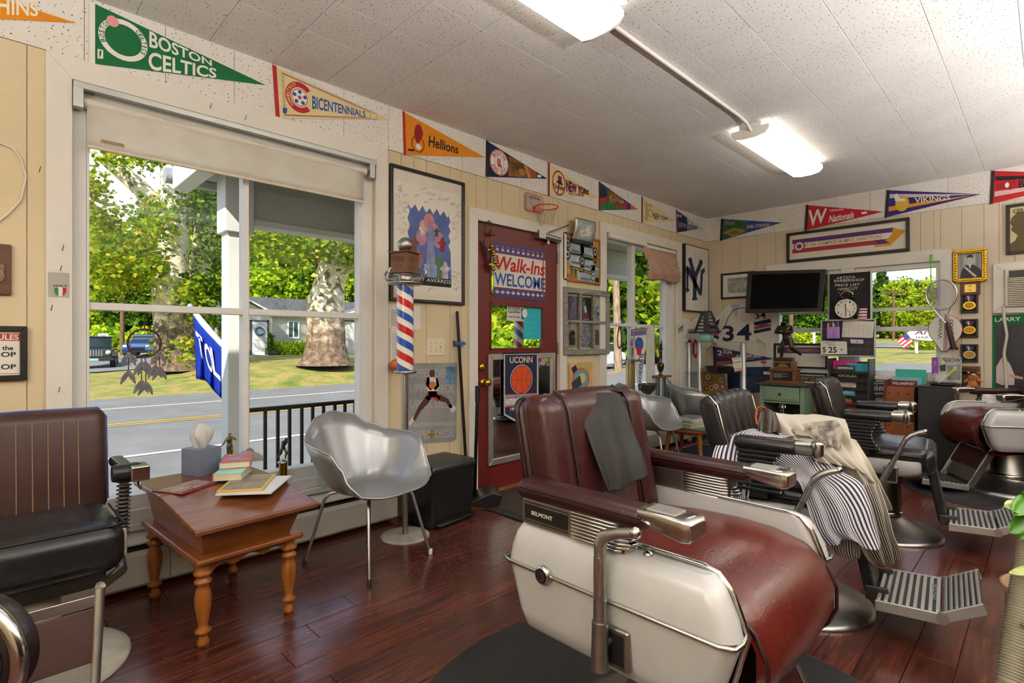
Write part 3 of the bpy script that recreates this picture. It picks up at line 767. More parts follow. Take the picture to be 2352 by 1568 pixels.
t3 = E('sycamore_tree','big mottled sycamore in front of the white house','tree',onZ(752,833,0.2), group='roadside sycamores')
m = MB();dd = 22
trunkpath(m, [(748,838,66),(748,825,52),(749,790,44),(748,740,42),(750,690,40),(757,650,34),(764,615,34),(766,585,26),(764,560,20),(758,520,16),(748,440,12)], dd, 18)
trunkpath(m, [(780,630,20),(800,618,13),(815,605,12),(840,588,11),(880,560,8)], dd - .2)
trunkpath(m, [(748,600,16),(722,578,11),(700,562,9),(660,545,6)], dd - .2)
trunkpath(m, [(772,590,14),(790,560,12),(800,520,9),(812,460,6)], dd + .2)
under(m.build('trunk',SYC), t3)
m = MB();leafcl(m, 23, dd - .5, [(700,545,110,30,24),(640,560,60,40,14),(780,555,60,22,12),(815,590,20,40,6),(730,480,160,40,26),(600,520,40,40,9)], 80,.2,.68)
under(m.build('foliage',LEAF), t3)
# woodland trees: three crown forms, copied
C1 = crown(31, [(0,0,5.2,2.6,2.6,3.2),(1.2,.4,3.4,1.8,1.8,1.8),(-1.3,-.4,3.6,1.8,1.8,2.0),(0,0,1.6,2.2,2.2,1.4)], 170,80,.34,.85).mesh('foliage');C1.materials.append(LEAFD)
C2 = crown(32, [(0,0,5.0,2.2,2.4,3.6),(.9,-.9,3.0,1.6,1.6,2.0),(-.9,.9,2.6,1.8,1.6,1.8),(0,-.3,1.2,2.0,2.0,1.1)], 170,80,.34,.8).mesh('foliage');C2.materials.append(LEAFY)
m = MB();rr = random.Random(33)
for i in range(46):
  z = .8 + 7.4 * i / 46;rad = 2.1 * (1 - i / 48) + .1
  for k in range(7):
    a = rr.uniform(0,6.28);leaves(m, rr, (rad * .6 * math.cos(a), rad * .6 * math.sin(a), z), rad * .42,26,.34,.35)
C3 = m.mesh('foliage');C3.materials.append(CONI)
TR = MB().tube([(0,0,-.6),(.05,0,1.5),(-.05,.05,4),(0,0,6.6)], [.28,.22,.16,.05], 9).mesh('trunk');TR.materials.append(BARKB)
KIND = ['dark leafy','yellow-green leafy','dark conifer']
def tree(px, dep, sc_, kind, rot, label, pyb=None):
  p = at(px, 784, dep);z = tz(p.x, p.y) - .1
  e = E('conifer_tree' if kind == 2 else 'woodland_tree',label, 'tree',(p.x, p.y, z), rot, group='trees across the road');e.scale = (sc_, sc_, sc_)
  for nm, me in (('trunk',TR),('foliage',(C1, C2, C3)[kind])):
    o = bpy.data.objects.new(nm, me);COL.objects.link(o);o.parent = e
  return e
WOODS = [
  # through the big window
  (205,60,1.5,0, 'far left edge of the big window'),(245,52,1.0,1, 'behind the black off-road car'),(290,58,1.15,1, 'behind the roadside utility pole'),
  (335,50,1.2,0, 'behind the blue car'),(400,56,1.9,0, 'right behind the forked sycamore'),(470,52,1.8,1, 'over the left end of the white house'),
  (530,58,2.2,0, 'behind the porch post'),(590,52,1.6,1, 'over the house door with the wreath'),(640,56,2.1,0, 'above the middle of the house roof'),
  (670,50,1.35,1, 'above the house trellis'),(720,58,2.2,0, 'left of the house-front sycamore crown'),(790,54,1.9,0, 'right of the house-front sycamore trunk'),
  (830,48,1.5,2, 'bluish, at the right edge of the big window'),(880,50,1.9,1, 'hidden mostly by the wall between window and door'),
  # through the door light and second window
  (1130,34,1.3,1, 'filling the left of the door glass'),(1185,33,1.5,1, 'behind the closed sign in the door glass'),(1250,36,1.5,0, 'beside the red door hinge side'),
  (1385,38,1.7,0, 'left edge of the pink-blind window'),(1430,44,2.2,1, 'behind the dead pole'),(1475,38,1.6,1, 'centre of the pink-blind window'),
  (1515,46,2.1,1, 'below the pink blind'),(1560,42,1.7,0, 'right edge of the pink-blind window'),(1500,44,.9,1, 'low, above the white car'),(1410,42,.9,0, 'low, behind the white car'),
  # through the end wall windows
  (1790,62,1.1,0, 'left edge of the television window'),(1830,58,1.0,0, 'under the television'),(1880,66,1.25,2, 'beside the price board'),(1930,60,1.05,0, 'behind the price board'),
  (1985,64,.82,2, 'right of the price board'),(2025,66,1.06,2, 'tall, topping the end window trees'),(2070,62,.8,1, 'behind the roadside pole in the end window'),
  (2105,64,.84,0, 'right of the roadside pole in the end window'),(2140,60,.78,1, 'behind the fly swatter'),(2175,62,.8,2, 'behind the racket strings'),(2220,62,.85,0, 'hidden mostly by the medal wall')]
for i, (a, b, c, k, lb) in enumerate(WOODS): tree(a, b, c, k, i * 1.7, '%s tree %s' % (KIND[k], lb))
# undergrowth under the wood edge
rr = random.Random(8)
SH = crown(51, [(0,0,.7,1.6,1.0,.8)], 26,44,.3,.5).mesh('foliage');SH.materials.append(LEAFY)
for i, (px, dep, sc_, lb) in enumerate([(1395,38,1.7, 'behind the white car boot'),(1440,39,1.7, 'right of the white car'),(1485,41,1.8, 'under the second dreamcatcher'),(1530,43,1.8, 'at the right jamb of the second window'),(1150,29,1.4, 'low in the door glass'),
                    (1200,30,1.4, 'behind the outdoor barber pole'),(215,46,1.4, 'behind the black off-road car'),(265,47,1.4, 'beside the speed sign'),(330,46,1.3, 'above the blue car roof'),(390,46,1.4, 'left of the forked sycamore base'),(2118,35.0,.62, 'around the salon sign posts'),(1850,48,.9, 'low hedge under the television'),(1800,48,.9, 'low hedge left of the bronze trophy')]):
  p = at(px, 784, dep);o = bpy.data.objects.new('bush',SH);COL.objects.link(o);o.location = (p.x, p.y, tz(p.x, p.y));o.scale = (sc_, sc_, sc_);o.rotation_euler.z = i
  tag(o, 'leafy green bush ' + lb, 'bush','roadside bushes')
# ---- white house across the road
HY = 37.4
def hp(px, py, Y=HY): return onY(px, py, Y)
def clap():
  mt, t, b = newmat('clapboard');geo = t.nodes.new('ShaderNodeNewGeometry');s = t.nodes.new('ShaderNodeSeparateXYZ');t.links.new(geo.outputs['Position'], s.inputs[0])
  mu = t.nodes.new('ShaderNodeMath');mu.operation = 'MULTIPLY';mu.inputs[1].default_value = 6.5;t.links.new(s.outputs['Z'], mu.inputs[0])
  fr = t.nodes.new('ShaderNodeMath');fr.operation = 'FRACT';t.links.new(mu.outputs[0], fr.inputs[0])
  t.links.new(ramp(t, noise(t, 3,3).outputs['Fac'], [(.3, '#e6e6e2'),(.7, '#f2f2ee')]), b.inputs['Base Color']);bumpn(t, b, fr.outputs[0], 1.0,.06);return mt
CLAP = clap();SHING = M('#6d7076',0.9, bump=0.4, bs=9, var=0.25, vs=3);HTRIM = M('#efefec',0.6);GREYD = M('#55585c',0.6);DOORW = M('#dedede',0.5)
hs = E('house','low white clapboard house with grey shingle roof across the road','house',(11, HY, .2))
hx = lambda x: x - 11.0
zb, ze = .05,2.75
xl, xm0, xm1, xr = hp(492,780).x, hp(625,780).x, hp(722,780).x, 25.0
hm = MB().box(hx(xl), hx(xm0),0,7, zb - .2, ze).box(hx(xm0), hx(xm1 + 4),1.2,7, zb - .2, ze).box(hx(xm1 + 1.6), hx(xr),.1,7, zb - .2, ze);hm.build('wall',CLAP, hs)
MB().prism([(hx(xl) - .3, ze - .1),(hx(xr) + .3, ze - .1),(hx(xr) + .3, ze + .05),(hx(xr) - .2, ze + 1.25),(hx(xl) + .4, ze + 1.25),(hx(xl) - .3, ze + .05)], .9,7.3).build('roof',SHING, hs)
for ga, gb, nm in ((xl - .3, xm0 + .2, 'gable'),(xm1 + 1.4, xr, 'gable')):
  mid = (ga + gb) / 2
  g = MB().prism([(hx(ga) + .2, ze),(hx(gb) - .2, ze),(hx(mid), ze + .95)], -.02,1.5).build(nm, CLAP, hs)
  for s_, e_ in ((ga, mid),(gb, mid)):
    MB().prism([(hx(s_), ze - .06),(hx(e_), ze + 1.02),(hx(e_), ze + 1.16),(hx(s_), ze + .08)], -.35,3.0).build('roof_slope',SHING, g)
    MB().prism([(hx(s_), ze - .1),(hx(e_), ze + .98),(hx(e_), ze + 1.10),(hx(s_), ze + .04)], -.38,-.34).build('fascia',HTRIM, g)
def hdoor(a, b, Y, wreath):
  p, q = hp(*a, Y), hp(*b, Y);y_ = Y - HY
  dr = MB().box(hx(p.x), hx(q.x), y_ - .04, y_ + .02, p.z * 0 + zb, p.z - .2).build('house_door',DOORW, hs)
  MB().box(hx(p.x) - .12, hx(p.x), y_ - .06, y_, zb, p.z - .1).box(hx(q.x), hx(q.x) + .12, y_ - .06, y_, zb, p.z - .1).box(hx(p.x) - .12, hx(q.x) + .12, y_ - .06, y_, p.z - .2, p.z - .1).build('door_surround',GREYD, dr)
  c = (hx((p.x + q.x) / 2), y_ - .07, p.z - .85)
  if wreath: MB().tube([(c[0] + .27 * math.cos(k * .524), c[1], c[2] + .27 * math.sin(k * .524)) for k in range(12)], .07,8, closed=True).build('wreath',M('#5f7a8c',.9, var=.6, vs=14), dr)
  for zz in (.25,1.0):
    for k in (0,1): MB().box(c[0] - .36 + .4 * k, c[0] - .04 + .4 * k, y_ - .055, y_ - .04, zb + zz, zb + zz + .6 - .1 * (zz > .5)).build('door_panel',DOORW, dr)
  MB().box(hx(p.x) - .3, hx(q.x) + .3, y_ - 1.0, y_, zb - .35, zb).build('step',M('#a9a7a0',.9), hs)
hdoor((578,738),(613,820), HY - .03, True);hdoor((790,738),(816,820), HY + .07, False)
def hwin(a, b, Y):
  p, q = hp(*a, Y), hp(*b, Y);y_ = Y - HY
  wi = MB().box(hx(p.x), hx(q.x), y_ - .03, y_ + .03, q.z, p.z).build('window',M('#4f6a66',.15, var=.2), hs)
  MB().box(hx(p.x) - .1, hx(p.x), y_ - .06, y_ + .02, q.z - .1, p.z + .1).box(hx(q.x), hx(q.x) + .1, y_ - .06, y_ + .02, q.z - .1, p.z + .1).box(hx(p.x), hx(q.x), y_ - .06, y_ + .02, p.z, p.z + .1).box(hx(p.x), hx(q.x), y_ - .06, y_ + .02, q.z - .1, q.z).box(hx((p.x + q.x) / 2) - .04, hx((p.x + q.x) / 2) + .04, y_ - .05, y_ + .02, q.z, p.z).build('window_frame',HTRIM, wi)
hwin((663,746),(684,780), HY + 1.17);hwin((762,744),(780,792), HY + .07)
p = hp(508,770);MB().box(hx(p.x) - .2, hx(p.x) + .25,-.06,0,.9,2.3).build('shutter',GREYD, hs)
tr = MB();p, q = hp(634,764), hp(656,815)
for k in range(6): tr.box(hx(p.x) + k * .13, hx(p.x) + k * .13 + .03,.9,.93, zb, 1.9)
for k in range(9): tr.box(hx(p.x), hx(p.x) + .7,.93,.95, zb + .2 * k, zb + .2 * k + .03)
tr.build('trellis',HTRIM, hs)
pl = E('planter_topiary','spiral topiary in a dark planter by the house door','plant',(hp(612,800).x, HY - .75, zb))
MB().box(-.28,.28,-.28,.28,0,.5).build('planter',M('#2e3338',.6), pl, bevel=.02)
m = MB();rr = random.Random(5)
for k in range(40): leaves(m, rr, (.14 * math.cos(k * .55) * (1 - k / 50),.14 * math.sin(k * .55),.6 + 1.0 * k / 40),.16,16,.1,.6)
for k in range(16): leaves(m, rr, (rr.uniform(-.22,.22), rr.uniform(-.22,.22),.55),.14,16,.1,.6)
m.build('foliage',LEAFD, pl)
for px, lb in ((650, 'dark round shrub beside the house trellis'),(680, 'leafy shrub under the house window'),(700, 'leafy shrub left of the house-front sycamore')):
  p = hp(px, 800, HY - .2);o = bpy.data.objects.new('house_shrub',SH);COL.objects.link(o);o.location = (p.x, p.y, .0);o.scale = (.45,.45,.7);tag(o, lb, 'shrub','shrubs along the house front')
# ---- vehicles
TYRE = M('#17171a',.8);GLASSD = M('#1c2a30',.08, var=.1);RIM = M('#c4c6c8',.3,.8)
def wheel(e, x, y, r=.34, wdt=.22):
  w_ = MB().lathe([(r * .62,-wdt / 2),(r * .94,-wdt / 2),(r, -wdt / 3),(r, wdt / 3),(r * .94, wdt / 2),(r * .62, wdt / 2)], 24,(x, y, r), Matrix.Rotation(R(90),3, 'X')).build('wheel',TYRE, e)
  s_ = -1 if y < 0 else 1;m = MB().lathe([(r * .64,0),(r * .60,.03),(.06,.05),(.0001,.05)], 24,(x, y + s_ * wdt * .38, r), Matrix.Rotation(R(-90 * s_),3, 'X'))
  m.build('rim',RIM, w_)
  for k in range(9): MB().obox((x + r * .33 * math.cos(k * .7), y + s_ * (wdt * .38 + .05), r + r * .33 * math.sin(k * .7)),(r * .5,.02,.03), Matrix.Rotation(-k * .7,3, 'Y')).build('spoke',RIM, w_)
def sedan(name, label, loc, rz, paint):
  e = E(name, label, 'car',loc, rz)
  body = [(-2.35,.35),(-2.4,.62),(-2.3,.88),(-1.55,.97),(1.0,.95),(1.9,.82),(2.3,.68),(2.35,.38),(2.1,.24),(-2.1,.24)]
  MB().prism(body, -.90,.90).build('body',paint, e, bevel=.09, seg=3)
  MB().prism([(-1.75,.95),(-1.05,1.38),(-.2,1.45),(.35,1.38),(1.15,.94)], -.70,.70).build('cabin',GLASSD, e, bevel=.06, seg=2)
  MB().prism([(-1.2,1.36),(-.9,1.44),(-.2,1.475),(.3,1.42),(.5,1.33),(-.2,1.40)], -.68,.68).build('roof',paint, e, bevel=.03)
  MB().prism([(-1.80,.95),(-1.62,.95),(-1.02,1.36),(-1.10,1.38)], -.74,.74).build('rear_pillar',paint, e)
  for x in (-1.42,1.42):
    for y in (-.82,.82): wheel(e, x, y)
  MB().box(-2.40,-2.30,-.82,-.45,.68,.86).build('tail_light',REDC, e, bevel=.02);MB().box(-2.40,-2.30,.45,.82,.68,.86).build('tail_light',REDC, e, bevel=.02)
  MB().box(2.15,2.33,-.8,-.45,.6,.74).build('headlight',M('#dfe6ea',.1), e, bevel=.03);MB().box(2.15,2.33,.45,.8,.6,.74).build('headlight',M('#dfe6ea',.1), e, bevel=.03)
  MB().box(2.28,2.37,-.4,.4,.42,.62).build('grille',BLACK, e, bevel=.02)
  for y in (-.92,.92): MB().box(.62,.80, y - .09, y + .09,.95,1.08).build('mirror',paint, e, bevel=.03)
  for y in (-.905,.905): MB().box(-.55,-.4, y - .01, y + .01,.78,.81).build('door_handle',CHROME, e)
  return e
p = at(1368,845,29.5);sedan('car','white sedan driving off on the road, rear wheel showing',(p.x, p.y, tz(p.x, yc(p.x)) + .02), R(193), M('#eef0f0',.2, coat=.6, var=.03))
p = at(336,830,37);sedan('car','blue sedan parked behind the dreamcatcher ring',(p.x, p.y, tz(p.x, p.y)), R(-112), M('#2d4a86',.2, coat=.6, var=.05))
p = at(222,843,31);jp = E('off_road_car','black boxy off-road car facing the road at the window edge','car',(p.x, p.y, tz(p.x, p.y)), R(-100))
JB = M('#23262b',.22, coat=.5, var=.06)
MB().prism([(-1.9,.5),(-1.9,1.15),(.55,1.18),(1.75,1.12),(1.85,1.0),(1.85,.55)], -.78,.78).build('body',JB, jp, bevel=.05)
MB().prism([(-1.85,1.15),(-1.8,1.78),(.35,1.78),(.62,1.17)], -.72,.72).build('cabin',GLASSD, jp, bevel=.04)
MB().box(-1.85,.40,-.74,.74,1.76,1.84).build('roof',JB, jp, bevel=.03)
MB().box(1.84,1.88,-.55,.55,.68,1.08).build('grille',M('#34373c',.4), jp, bevel=.02)
for k in range(7): MB().box(1.87,1.90,-.42 + .12 * k, -.36 + .12 * k, .72,1.04).build('grille_slat',CHROME, jp)
for y in (-.62,.62): MB().lathe([(.13,0),(.12,.03),(.0001,.05)], 18,(1.86, y, .92), Matrix.Rotation(R(90),3, 'Y')).build('headlight',M('#cfd6da',.1), jp)
MB().box(1.9,2.08,-.92,.92,.46,.64).build('bumper',M('#1d1e20',.6), jp, bevel=.03);MB().box(2.08,2.09,-.2,.2,.48,.6).build('number_plate',M('#8fc5d6',.5), jp)
for y in (-.9,.9):
  MB().prism([(1.0,.75),(1.1,.98),(1.8,.98),(2.0,.7),(1.85,.7),(1.7,.88),(1.2,.88)], y - .13, y + .13).build('fender',JB, jp, bevel=.02)
  MB().box(.55,.70, y - .1, y + .1,1.2,1.36).build('mirror',BLACK, jp, bevel=.02)
for x in (-1.25,1.4):
  for y in (-.82,.82): wheel(jp, x, y, .40,.27)
# ---- poles, wires, signs outside
def pole(px, pyb, dep, ptop, r, label, mat, lean=0):
  p = at(px, pyb, dep);q = at(px + lean, ptop, dep);zb_ = tz(p.x, p.y) - .1
  e = E('utility_pole',label, 'utility pole',(p.x, p.y, zb_), group='utility poles')
  under(MB().tube([(p.x, p.y, zb_),(q.x, q.y, q.z)], [r, r * .8], 10).build('shaft',mat, e), e);return e, q
PW_ = wood('#7a5b44','#4d392b',.9,(5,5,.6),.3)
pole(281,800,42,560,.17, 'brown utility pole beyond the parked cars',PW_)
e, q = pole(1420,800,27,532,.20, 'pale weathered dead trunk standing in the second window',wood('#b09a80','#5d4a3c',.9,(4,4,.8),.5),-8)
under(MB().tube([q - Vector((0,0,.3)), q + Vector((-.25,.1,.05)), q + Vector((-.55,.1,-.05))], [.2,.14,.04], 8).build('broken_top',SYC, e), e)
e, q = pole(2052,792,56,667,.14, 'utility pole with crossarm in the end window',PW_)
under(MB().box(q.x - .08, q.x + .08, q.y - 1.0, q.y + 1.0, q.z - .25, q.z - .1).build('crossarm',PW_, e), e)
e, q = pole(2128,792,75,715,.12, 'small far utility pole near the end window racket',PW_)
e, q = pole(1817,792,40,640,.16, 'brown utility pole behind the bronze trophy',PW_)
wm = M('#22221f',.7)
for a, b, s_, lb in (((2052,667,56),(2330,655,60),.5, 'upper wire running from the crossarm pole towards the racket'),((2052,672,56),(1700,680,60),.5, 'wire running from the crossarm pole behind the price board'),((2052,676,56),(2330,668,60),.6, 'lower wire running from the crossarm pole towards the racket')):
  A, B = at(*a), at(*b);tag(MB().tube([A.lerp(B, k / 10) + Vector((0,0,-4 * s_ * (k / 10) * (1 - k / 10))) for k in range(11)], .02,5).build('overhead_wire',wm), 'thin black overhead ' + lb, 'wire','overhead wires')
for a, b, lb in (((1340,588,30),(1600,640,60), 'topmost'),((1340,600,30),(1600,648,60), 'middle'),((1340,606,30),(1600,650,60), 'lowest')):
  A, B = at(*a), at(*b);tag(MB().tube([A.lerp(B, k / 8) for k in range(9)], .025,5).build('roadside_wire',wm), lb + ' of three black roadside wires crossing the second window','wire','roadside wires')
p = at(237,800,36);e = E('speed_sign','white speed limit sign above the black off-road car','sign',(p.x, p.y, tz(p.x, p.y)), R(-17))
zc = at(237,768,36).z
MB().tube([(0,.03,0),(0,.03, zc + .3)], .03,8).build('post',STEEL, e);MB().prism(rrect(-.28,.28, zc - .36, zc + .36,.04),-.02,0).build('sign_plate',WHITEC, e)
def loose_text(root, st, x0, x1, z0, z1, y, mat, bold=True, shear=0.0, name='lettering',space=1.0):
  V, Fa = text_geo(st, bold, shear, space);return MB().add([(x0 + (x1 - x0) * a, y, z0 + (z1 - z0) * b) for a, b in V], Fa).build(name, mat, root)
loose_text(e, 'SPEED',-.2,.2, zc + .17, zc + .28,-.022, INK);loose_text(e, 'LIMIT',-.18,.18, zc + .03, zc + .13,-.022, INK);loose_text(e, '30',-.2,.2, zc - .3, zc - .03,-.022, INK)
# salon sign and flag outside the end window
p = at(2142,800,30);zg = tz(p.x, p.y);zt, zb2 = at(2142,752,30).z, at(2142,783,30).z
e = E('salon_sign','white oval salon sign on posts outside the end window','sign',(p.x, p.y, zg), R(-75))
cz, hz = (zt + zb2) / 2 - zg, (zt - zb2) / 2
MB().prism([(1.25 * math.cos(k * PI / 20), cz + hz * math.sin(k * PI / 20)) for k in range(40)], -.06,.06).build('sign_board',M('#f1f0ec',.5), e, bevel=.01)
MB().tube([(1.25 * math.cos(k * PI / 20),-.06, cz + hz * math.sin(k * PI / 20)) for k in range(40)], .02,6, closed=True).build('rim',M('#3a3a3c',.6), e)
for x in (-.72,.72): MB().box(x - .07, x + .07,.06,.18,0, cz + .1).build('post',M('#f1f0ec',.5), e)
loose_text(e, 'Artista',-.85,.75, cz - .02, cz + .27,-.064, M('#5a2030',.6), shear=.25);loose_text(e, 'HAIR SALON',-.75,.75, cz - .24, cz - .11,-.064, INK)
p = at(2096,790,29);zg = tz(p.x, p.y);e = E('flag','small stars and stripes flag leaning by the salon sign','flag',(p.x, p.y, zg), R(-75))
zz = at(2096,786,29).z - zg
MB().tube([(.12,0,0),(.05,0, zz),(-.28,0, zz + .55)], .012,6).build('staff',STEEL, e)
m = MB();ax, az = Vector((-.28,0, zz + .52)), Vector((.06,0, zz + .02))
for k in range(7):
  a_ = ax.lerp(az, k / 7);b_ = ax.lerp(az, (k + 1) / 7);dn = Vector((-.42,0,-.38))
  MB().add([a_, b_, b_ + dn, a_ + dn + Vector((0,.05,0))], [(0,1,2,3)]).build('stripe',REDC if k % 2 == 0 else WHITEC, e)
MB().add([ax + Vector((0,-.01,0)), ax.lerp(az, .55) + Vector((0,-.01,0)), ax.lerp(az, .55) + Vector((-.18,-.01,-.16)), ax + Vector((-.18,-.01,-.16))], [(0,1,2,3)]).build('canton',M('#27386e',.8), e)
p = at(1890,790,40);zg = tz(p.x, p.y);e = E('garden_arbor','small white garden gate posts beside the price board window','garden gate',(p.x, p.y, zg), R(-60))
zt = at(1890,757,40).z - zg
for x in (-.6,.6): MB().box(x - .08, x + .08,-.05,.05,0, zt).build('post',WHITEC, e)
MB().box(-.75,.75,-.06,.06, zt - .2, zt).build('crossbar',WHITEC, e)
# ---- porch
PORCH = M('#b9bdbd',.7, bump=.15, bs=20, var=.08, vs=4);PORCHW = M('#dfe2e2',.6, bump=.1, bs=20, var=.05)
PY = 4.27
zbm, ztm = onY(570,512, PY).z, onY(570,405, PY).z
po = E('porch_post','square grey wooden porch post outside the big window','porch post',(onY(541,800, PY).x, PY, -.25))
box('shaft',PORCHW, po, -.075,.075,-.075,.075,0, zbm + .25 - .10, bevel=.006)
box('capital',PORCHW, po, -.1,.1,-.1,.1, zbm + .25 - .10, ztm + .25, bevel=.008)
pr = E('porch_roof','weathered grey porch roof with beam over the entrance','porch roof',(0,0,0))
xa = onY(480,420, PY).x
box('beam',PORCH, pr, po.location.x + .102,6.6, PY - .06, PY + .06, zbm + .02, ztm, bevel=.004)
box('beam_moulding',PORCHW, pr, po.location.x + .102,6.6, PY - .085, PY + .085, zbm - .03, zbm + .019, bevel=.01)
box('ceiling_board',PORCH, pr, xa, 6.6, YW + .13, PY + .35, ztm + .003, ztm + .05)
MB().prism([(YW + .13, ztm + .055),(PY + .5, ztm + .055),(PY + .5, ztm + .12),(YW + .13, ztm + .7)], xa - .1,6.7, Matrix(((0,1,0),(1,0,0),(0,0,1)))).build('roof_slab',M('#3f4144',.9, bump=.3, bs=14), pr)
box('fascia',PORCHW, pr, xa - .12, xa - .002, YW + .13, PY + .5, ztm - .08, ztm + .1, bevel=.01)
MB().tube([(xa - .16, PY + .55, ztm + .04),(6.7, PY + .55, ztm + .04)], .06,12).build('gutter',M('#9fa4a6',.4,.5), pr)
tag(box('porch_floor',M('#9a9a94',.9, bump=.2, bs=20), None, po.location.x - .12,6.6, YW + .13, PY + .15,-.22,-.03), 'grey concrete porch slab under the railing','porch floor',kind='structure')
rl = E('porch_railing','black metal porch railing with upright balusters','railing',(0, PY, -.03))
zr = onY(600,935, PY).z + .03;rx0, rx1 = po.location.x + .09, onY(830,915, PY).x + .25
box('top_rail',BLACK, rl, rx0, rx1,-.022,.022, zr - .03, zr, bevel=.004);box('bottom_rail',BLACK, rl, rx0, rx1,-.016,.016,.06,.09)
xb = [onY(q, 1000, PY).x for q in (609,638,665,693,718,743,769,792,815)];xb += [xb[-1] + .1, xb[-1] + .2]
for x in xb: box('baluster',BLACK, rl, x - .011, x + .011,-.011,.011,0, zr - .03)
# blue flag on a slanted pole
A, B = at(513,792,4.28), at(437,703,4.45)
fl_ = E('porch_flag','blue flag with white letters hanging from a slanted white pole','flag',A)
under(MB().tube([A, B], .014,8).build('flag_pole',WHITEC, fl_), fl_);under(MB().sphere(B, .022, n=10).build('pole_tip',M('#8fa6d8',.3), fl_), fl_)
rows = [];uvs = []
tp = [(445,724),(462,748),(484,772),(508,797)];bt = [(451,869),(473,874),(492,898),(512,918)]
def lerp_l(l, t_):
  k = min(len(l) - 2, int(t_ * (len(l) - 1)));f_ = t_ * (len(l) - 1) - k
  return (l[k][0] * (1 - f_) + l[k + 1][0] * f_, l[k][1] * (1 - f_) + l[k + 1][1] * f_)
def fpt(u, v):
  a_, b_ = lerp_l(tp, u), lerp_l(bt, u);return at(a_[0] * (1 - v) + b_[0] * v, a_[1] * (1 - v) + b_[1] * v, 4.42 - .12 * u + .03 * math.sin(u * 17 + v * 3) * (0.3 + v))
g = MB().grid([[fpt(i / 20, j / 12) for i in range(21)] for j in range(13)]).build('cloth',translucent('#2b45b8',.35), fl_, solid=.002);under(g, fl_)
g = MB().grid([[fpt(i / 20, j * .12 - .13) + Vector((-.004,-.006,0)) for i in range(21)] for j in range(2)]).build('sleeve',WHITEC, fl_);under(g, fl_)
for ch, u0, u1, v0, v1 in (('T',.05,.32,.62,.22),('O',.36,.62,.70,.24),('L',.60,.86,.68,.22)):
  V, Fa = text_geo(ch, True);o = MB().add([fpt(u0 + (u1 - u0) * a + .08 * (1 - b), v0 + (v1 - v0) * b) - ray(470,800) * .02 for a, b in V], Fa).build('lettering',WHITEC, fl_);under(o, fl_)
# outdoor barber pole beside the door
p = onY(1192,790,3.5);e = E('outdoor_barber_pole','striped barber pole outside the door glass','barber pole',(p.x, 3.5,-.03))
def pole_stripes():
  mt, t, b = newmat('barber_stripes');uvn = t.nodes.new('ShaderNodeTexCoord');s = t.nodes.new('ShaderNodeSeparateXYZ');t.links.new(uvn.outputs['Object'], s.inputs[0])
  an = t.nodes.new('ShaderNodeMath');an.operation = 'ARCTAN2';t.links.new(s.outputs['Y'], an.inputs[0]);t.links.new(s.outputs['X'], an.inputs[1])
  m1 = t.nodes.new('ShaderNodeMath');m1.operation = 'MULTIPLY_ADD';m1.inputs[1].default_value = 0.5 / PI * STRIPE_TURN;t.links.new(an.outputs[0], m1.inputs[0])
  m2 = t.nodes.new('ShaderNodeMath');m2.operation = 'MULTIPLY';m2.inputs[1].default_value = STRIPE_FREQ;t.links.new(s.outputs['Z'], m2.inputs[0]);t.links.new(m2.outputs[0], m1.inputs[2])
  fr = t.nodes.new('ShaderNodeMath');fr.operation = 'FRACT';t.links.new(m1.outputs[0], fr.inputs[0])
  r_ = t.nodes.new('ShaderNodeValToRGB');r_.color_ramp.interpolation = 'CONSTANT';el = r_.color_ramp.elements
  while len(el) < 4: el.new(.5)
  for k, (q, c) in enumerate(((0, '#c0222c'),(.27, '#ece9e2'),(.5, '#1f4fae'),(.77, '#ece9e2'))): el[k].position = q;el[k].color = lin(c)
  t.links.new(fr.outputs[0], r_.inputs[0]);t.links.new(r_.outputs[0], b.inputs['Base Color']);b.inputs['Roughness'].default_value = .12;b.inputs['Coat Weight'].default_value = .5
  return mt
STRIPE_TURN, STRIPE_FREQ = 1.0,4.5
STRIPED = pole_stripes()
MB().lathe([(.03,0),(.03,.98)], 20).build('stand',M('#cfcfcc',.5), e);MB().lathe([(.06,.98),(.06,1.02)], 20).build('collar',STEEL, e);o = MB().lathe([(.045,0),(.045,.42)], 24).build('striped_glass',STRIPED, e, loc=(0,0,1.02))
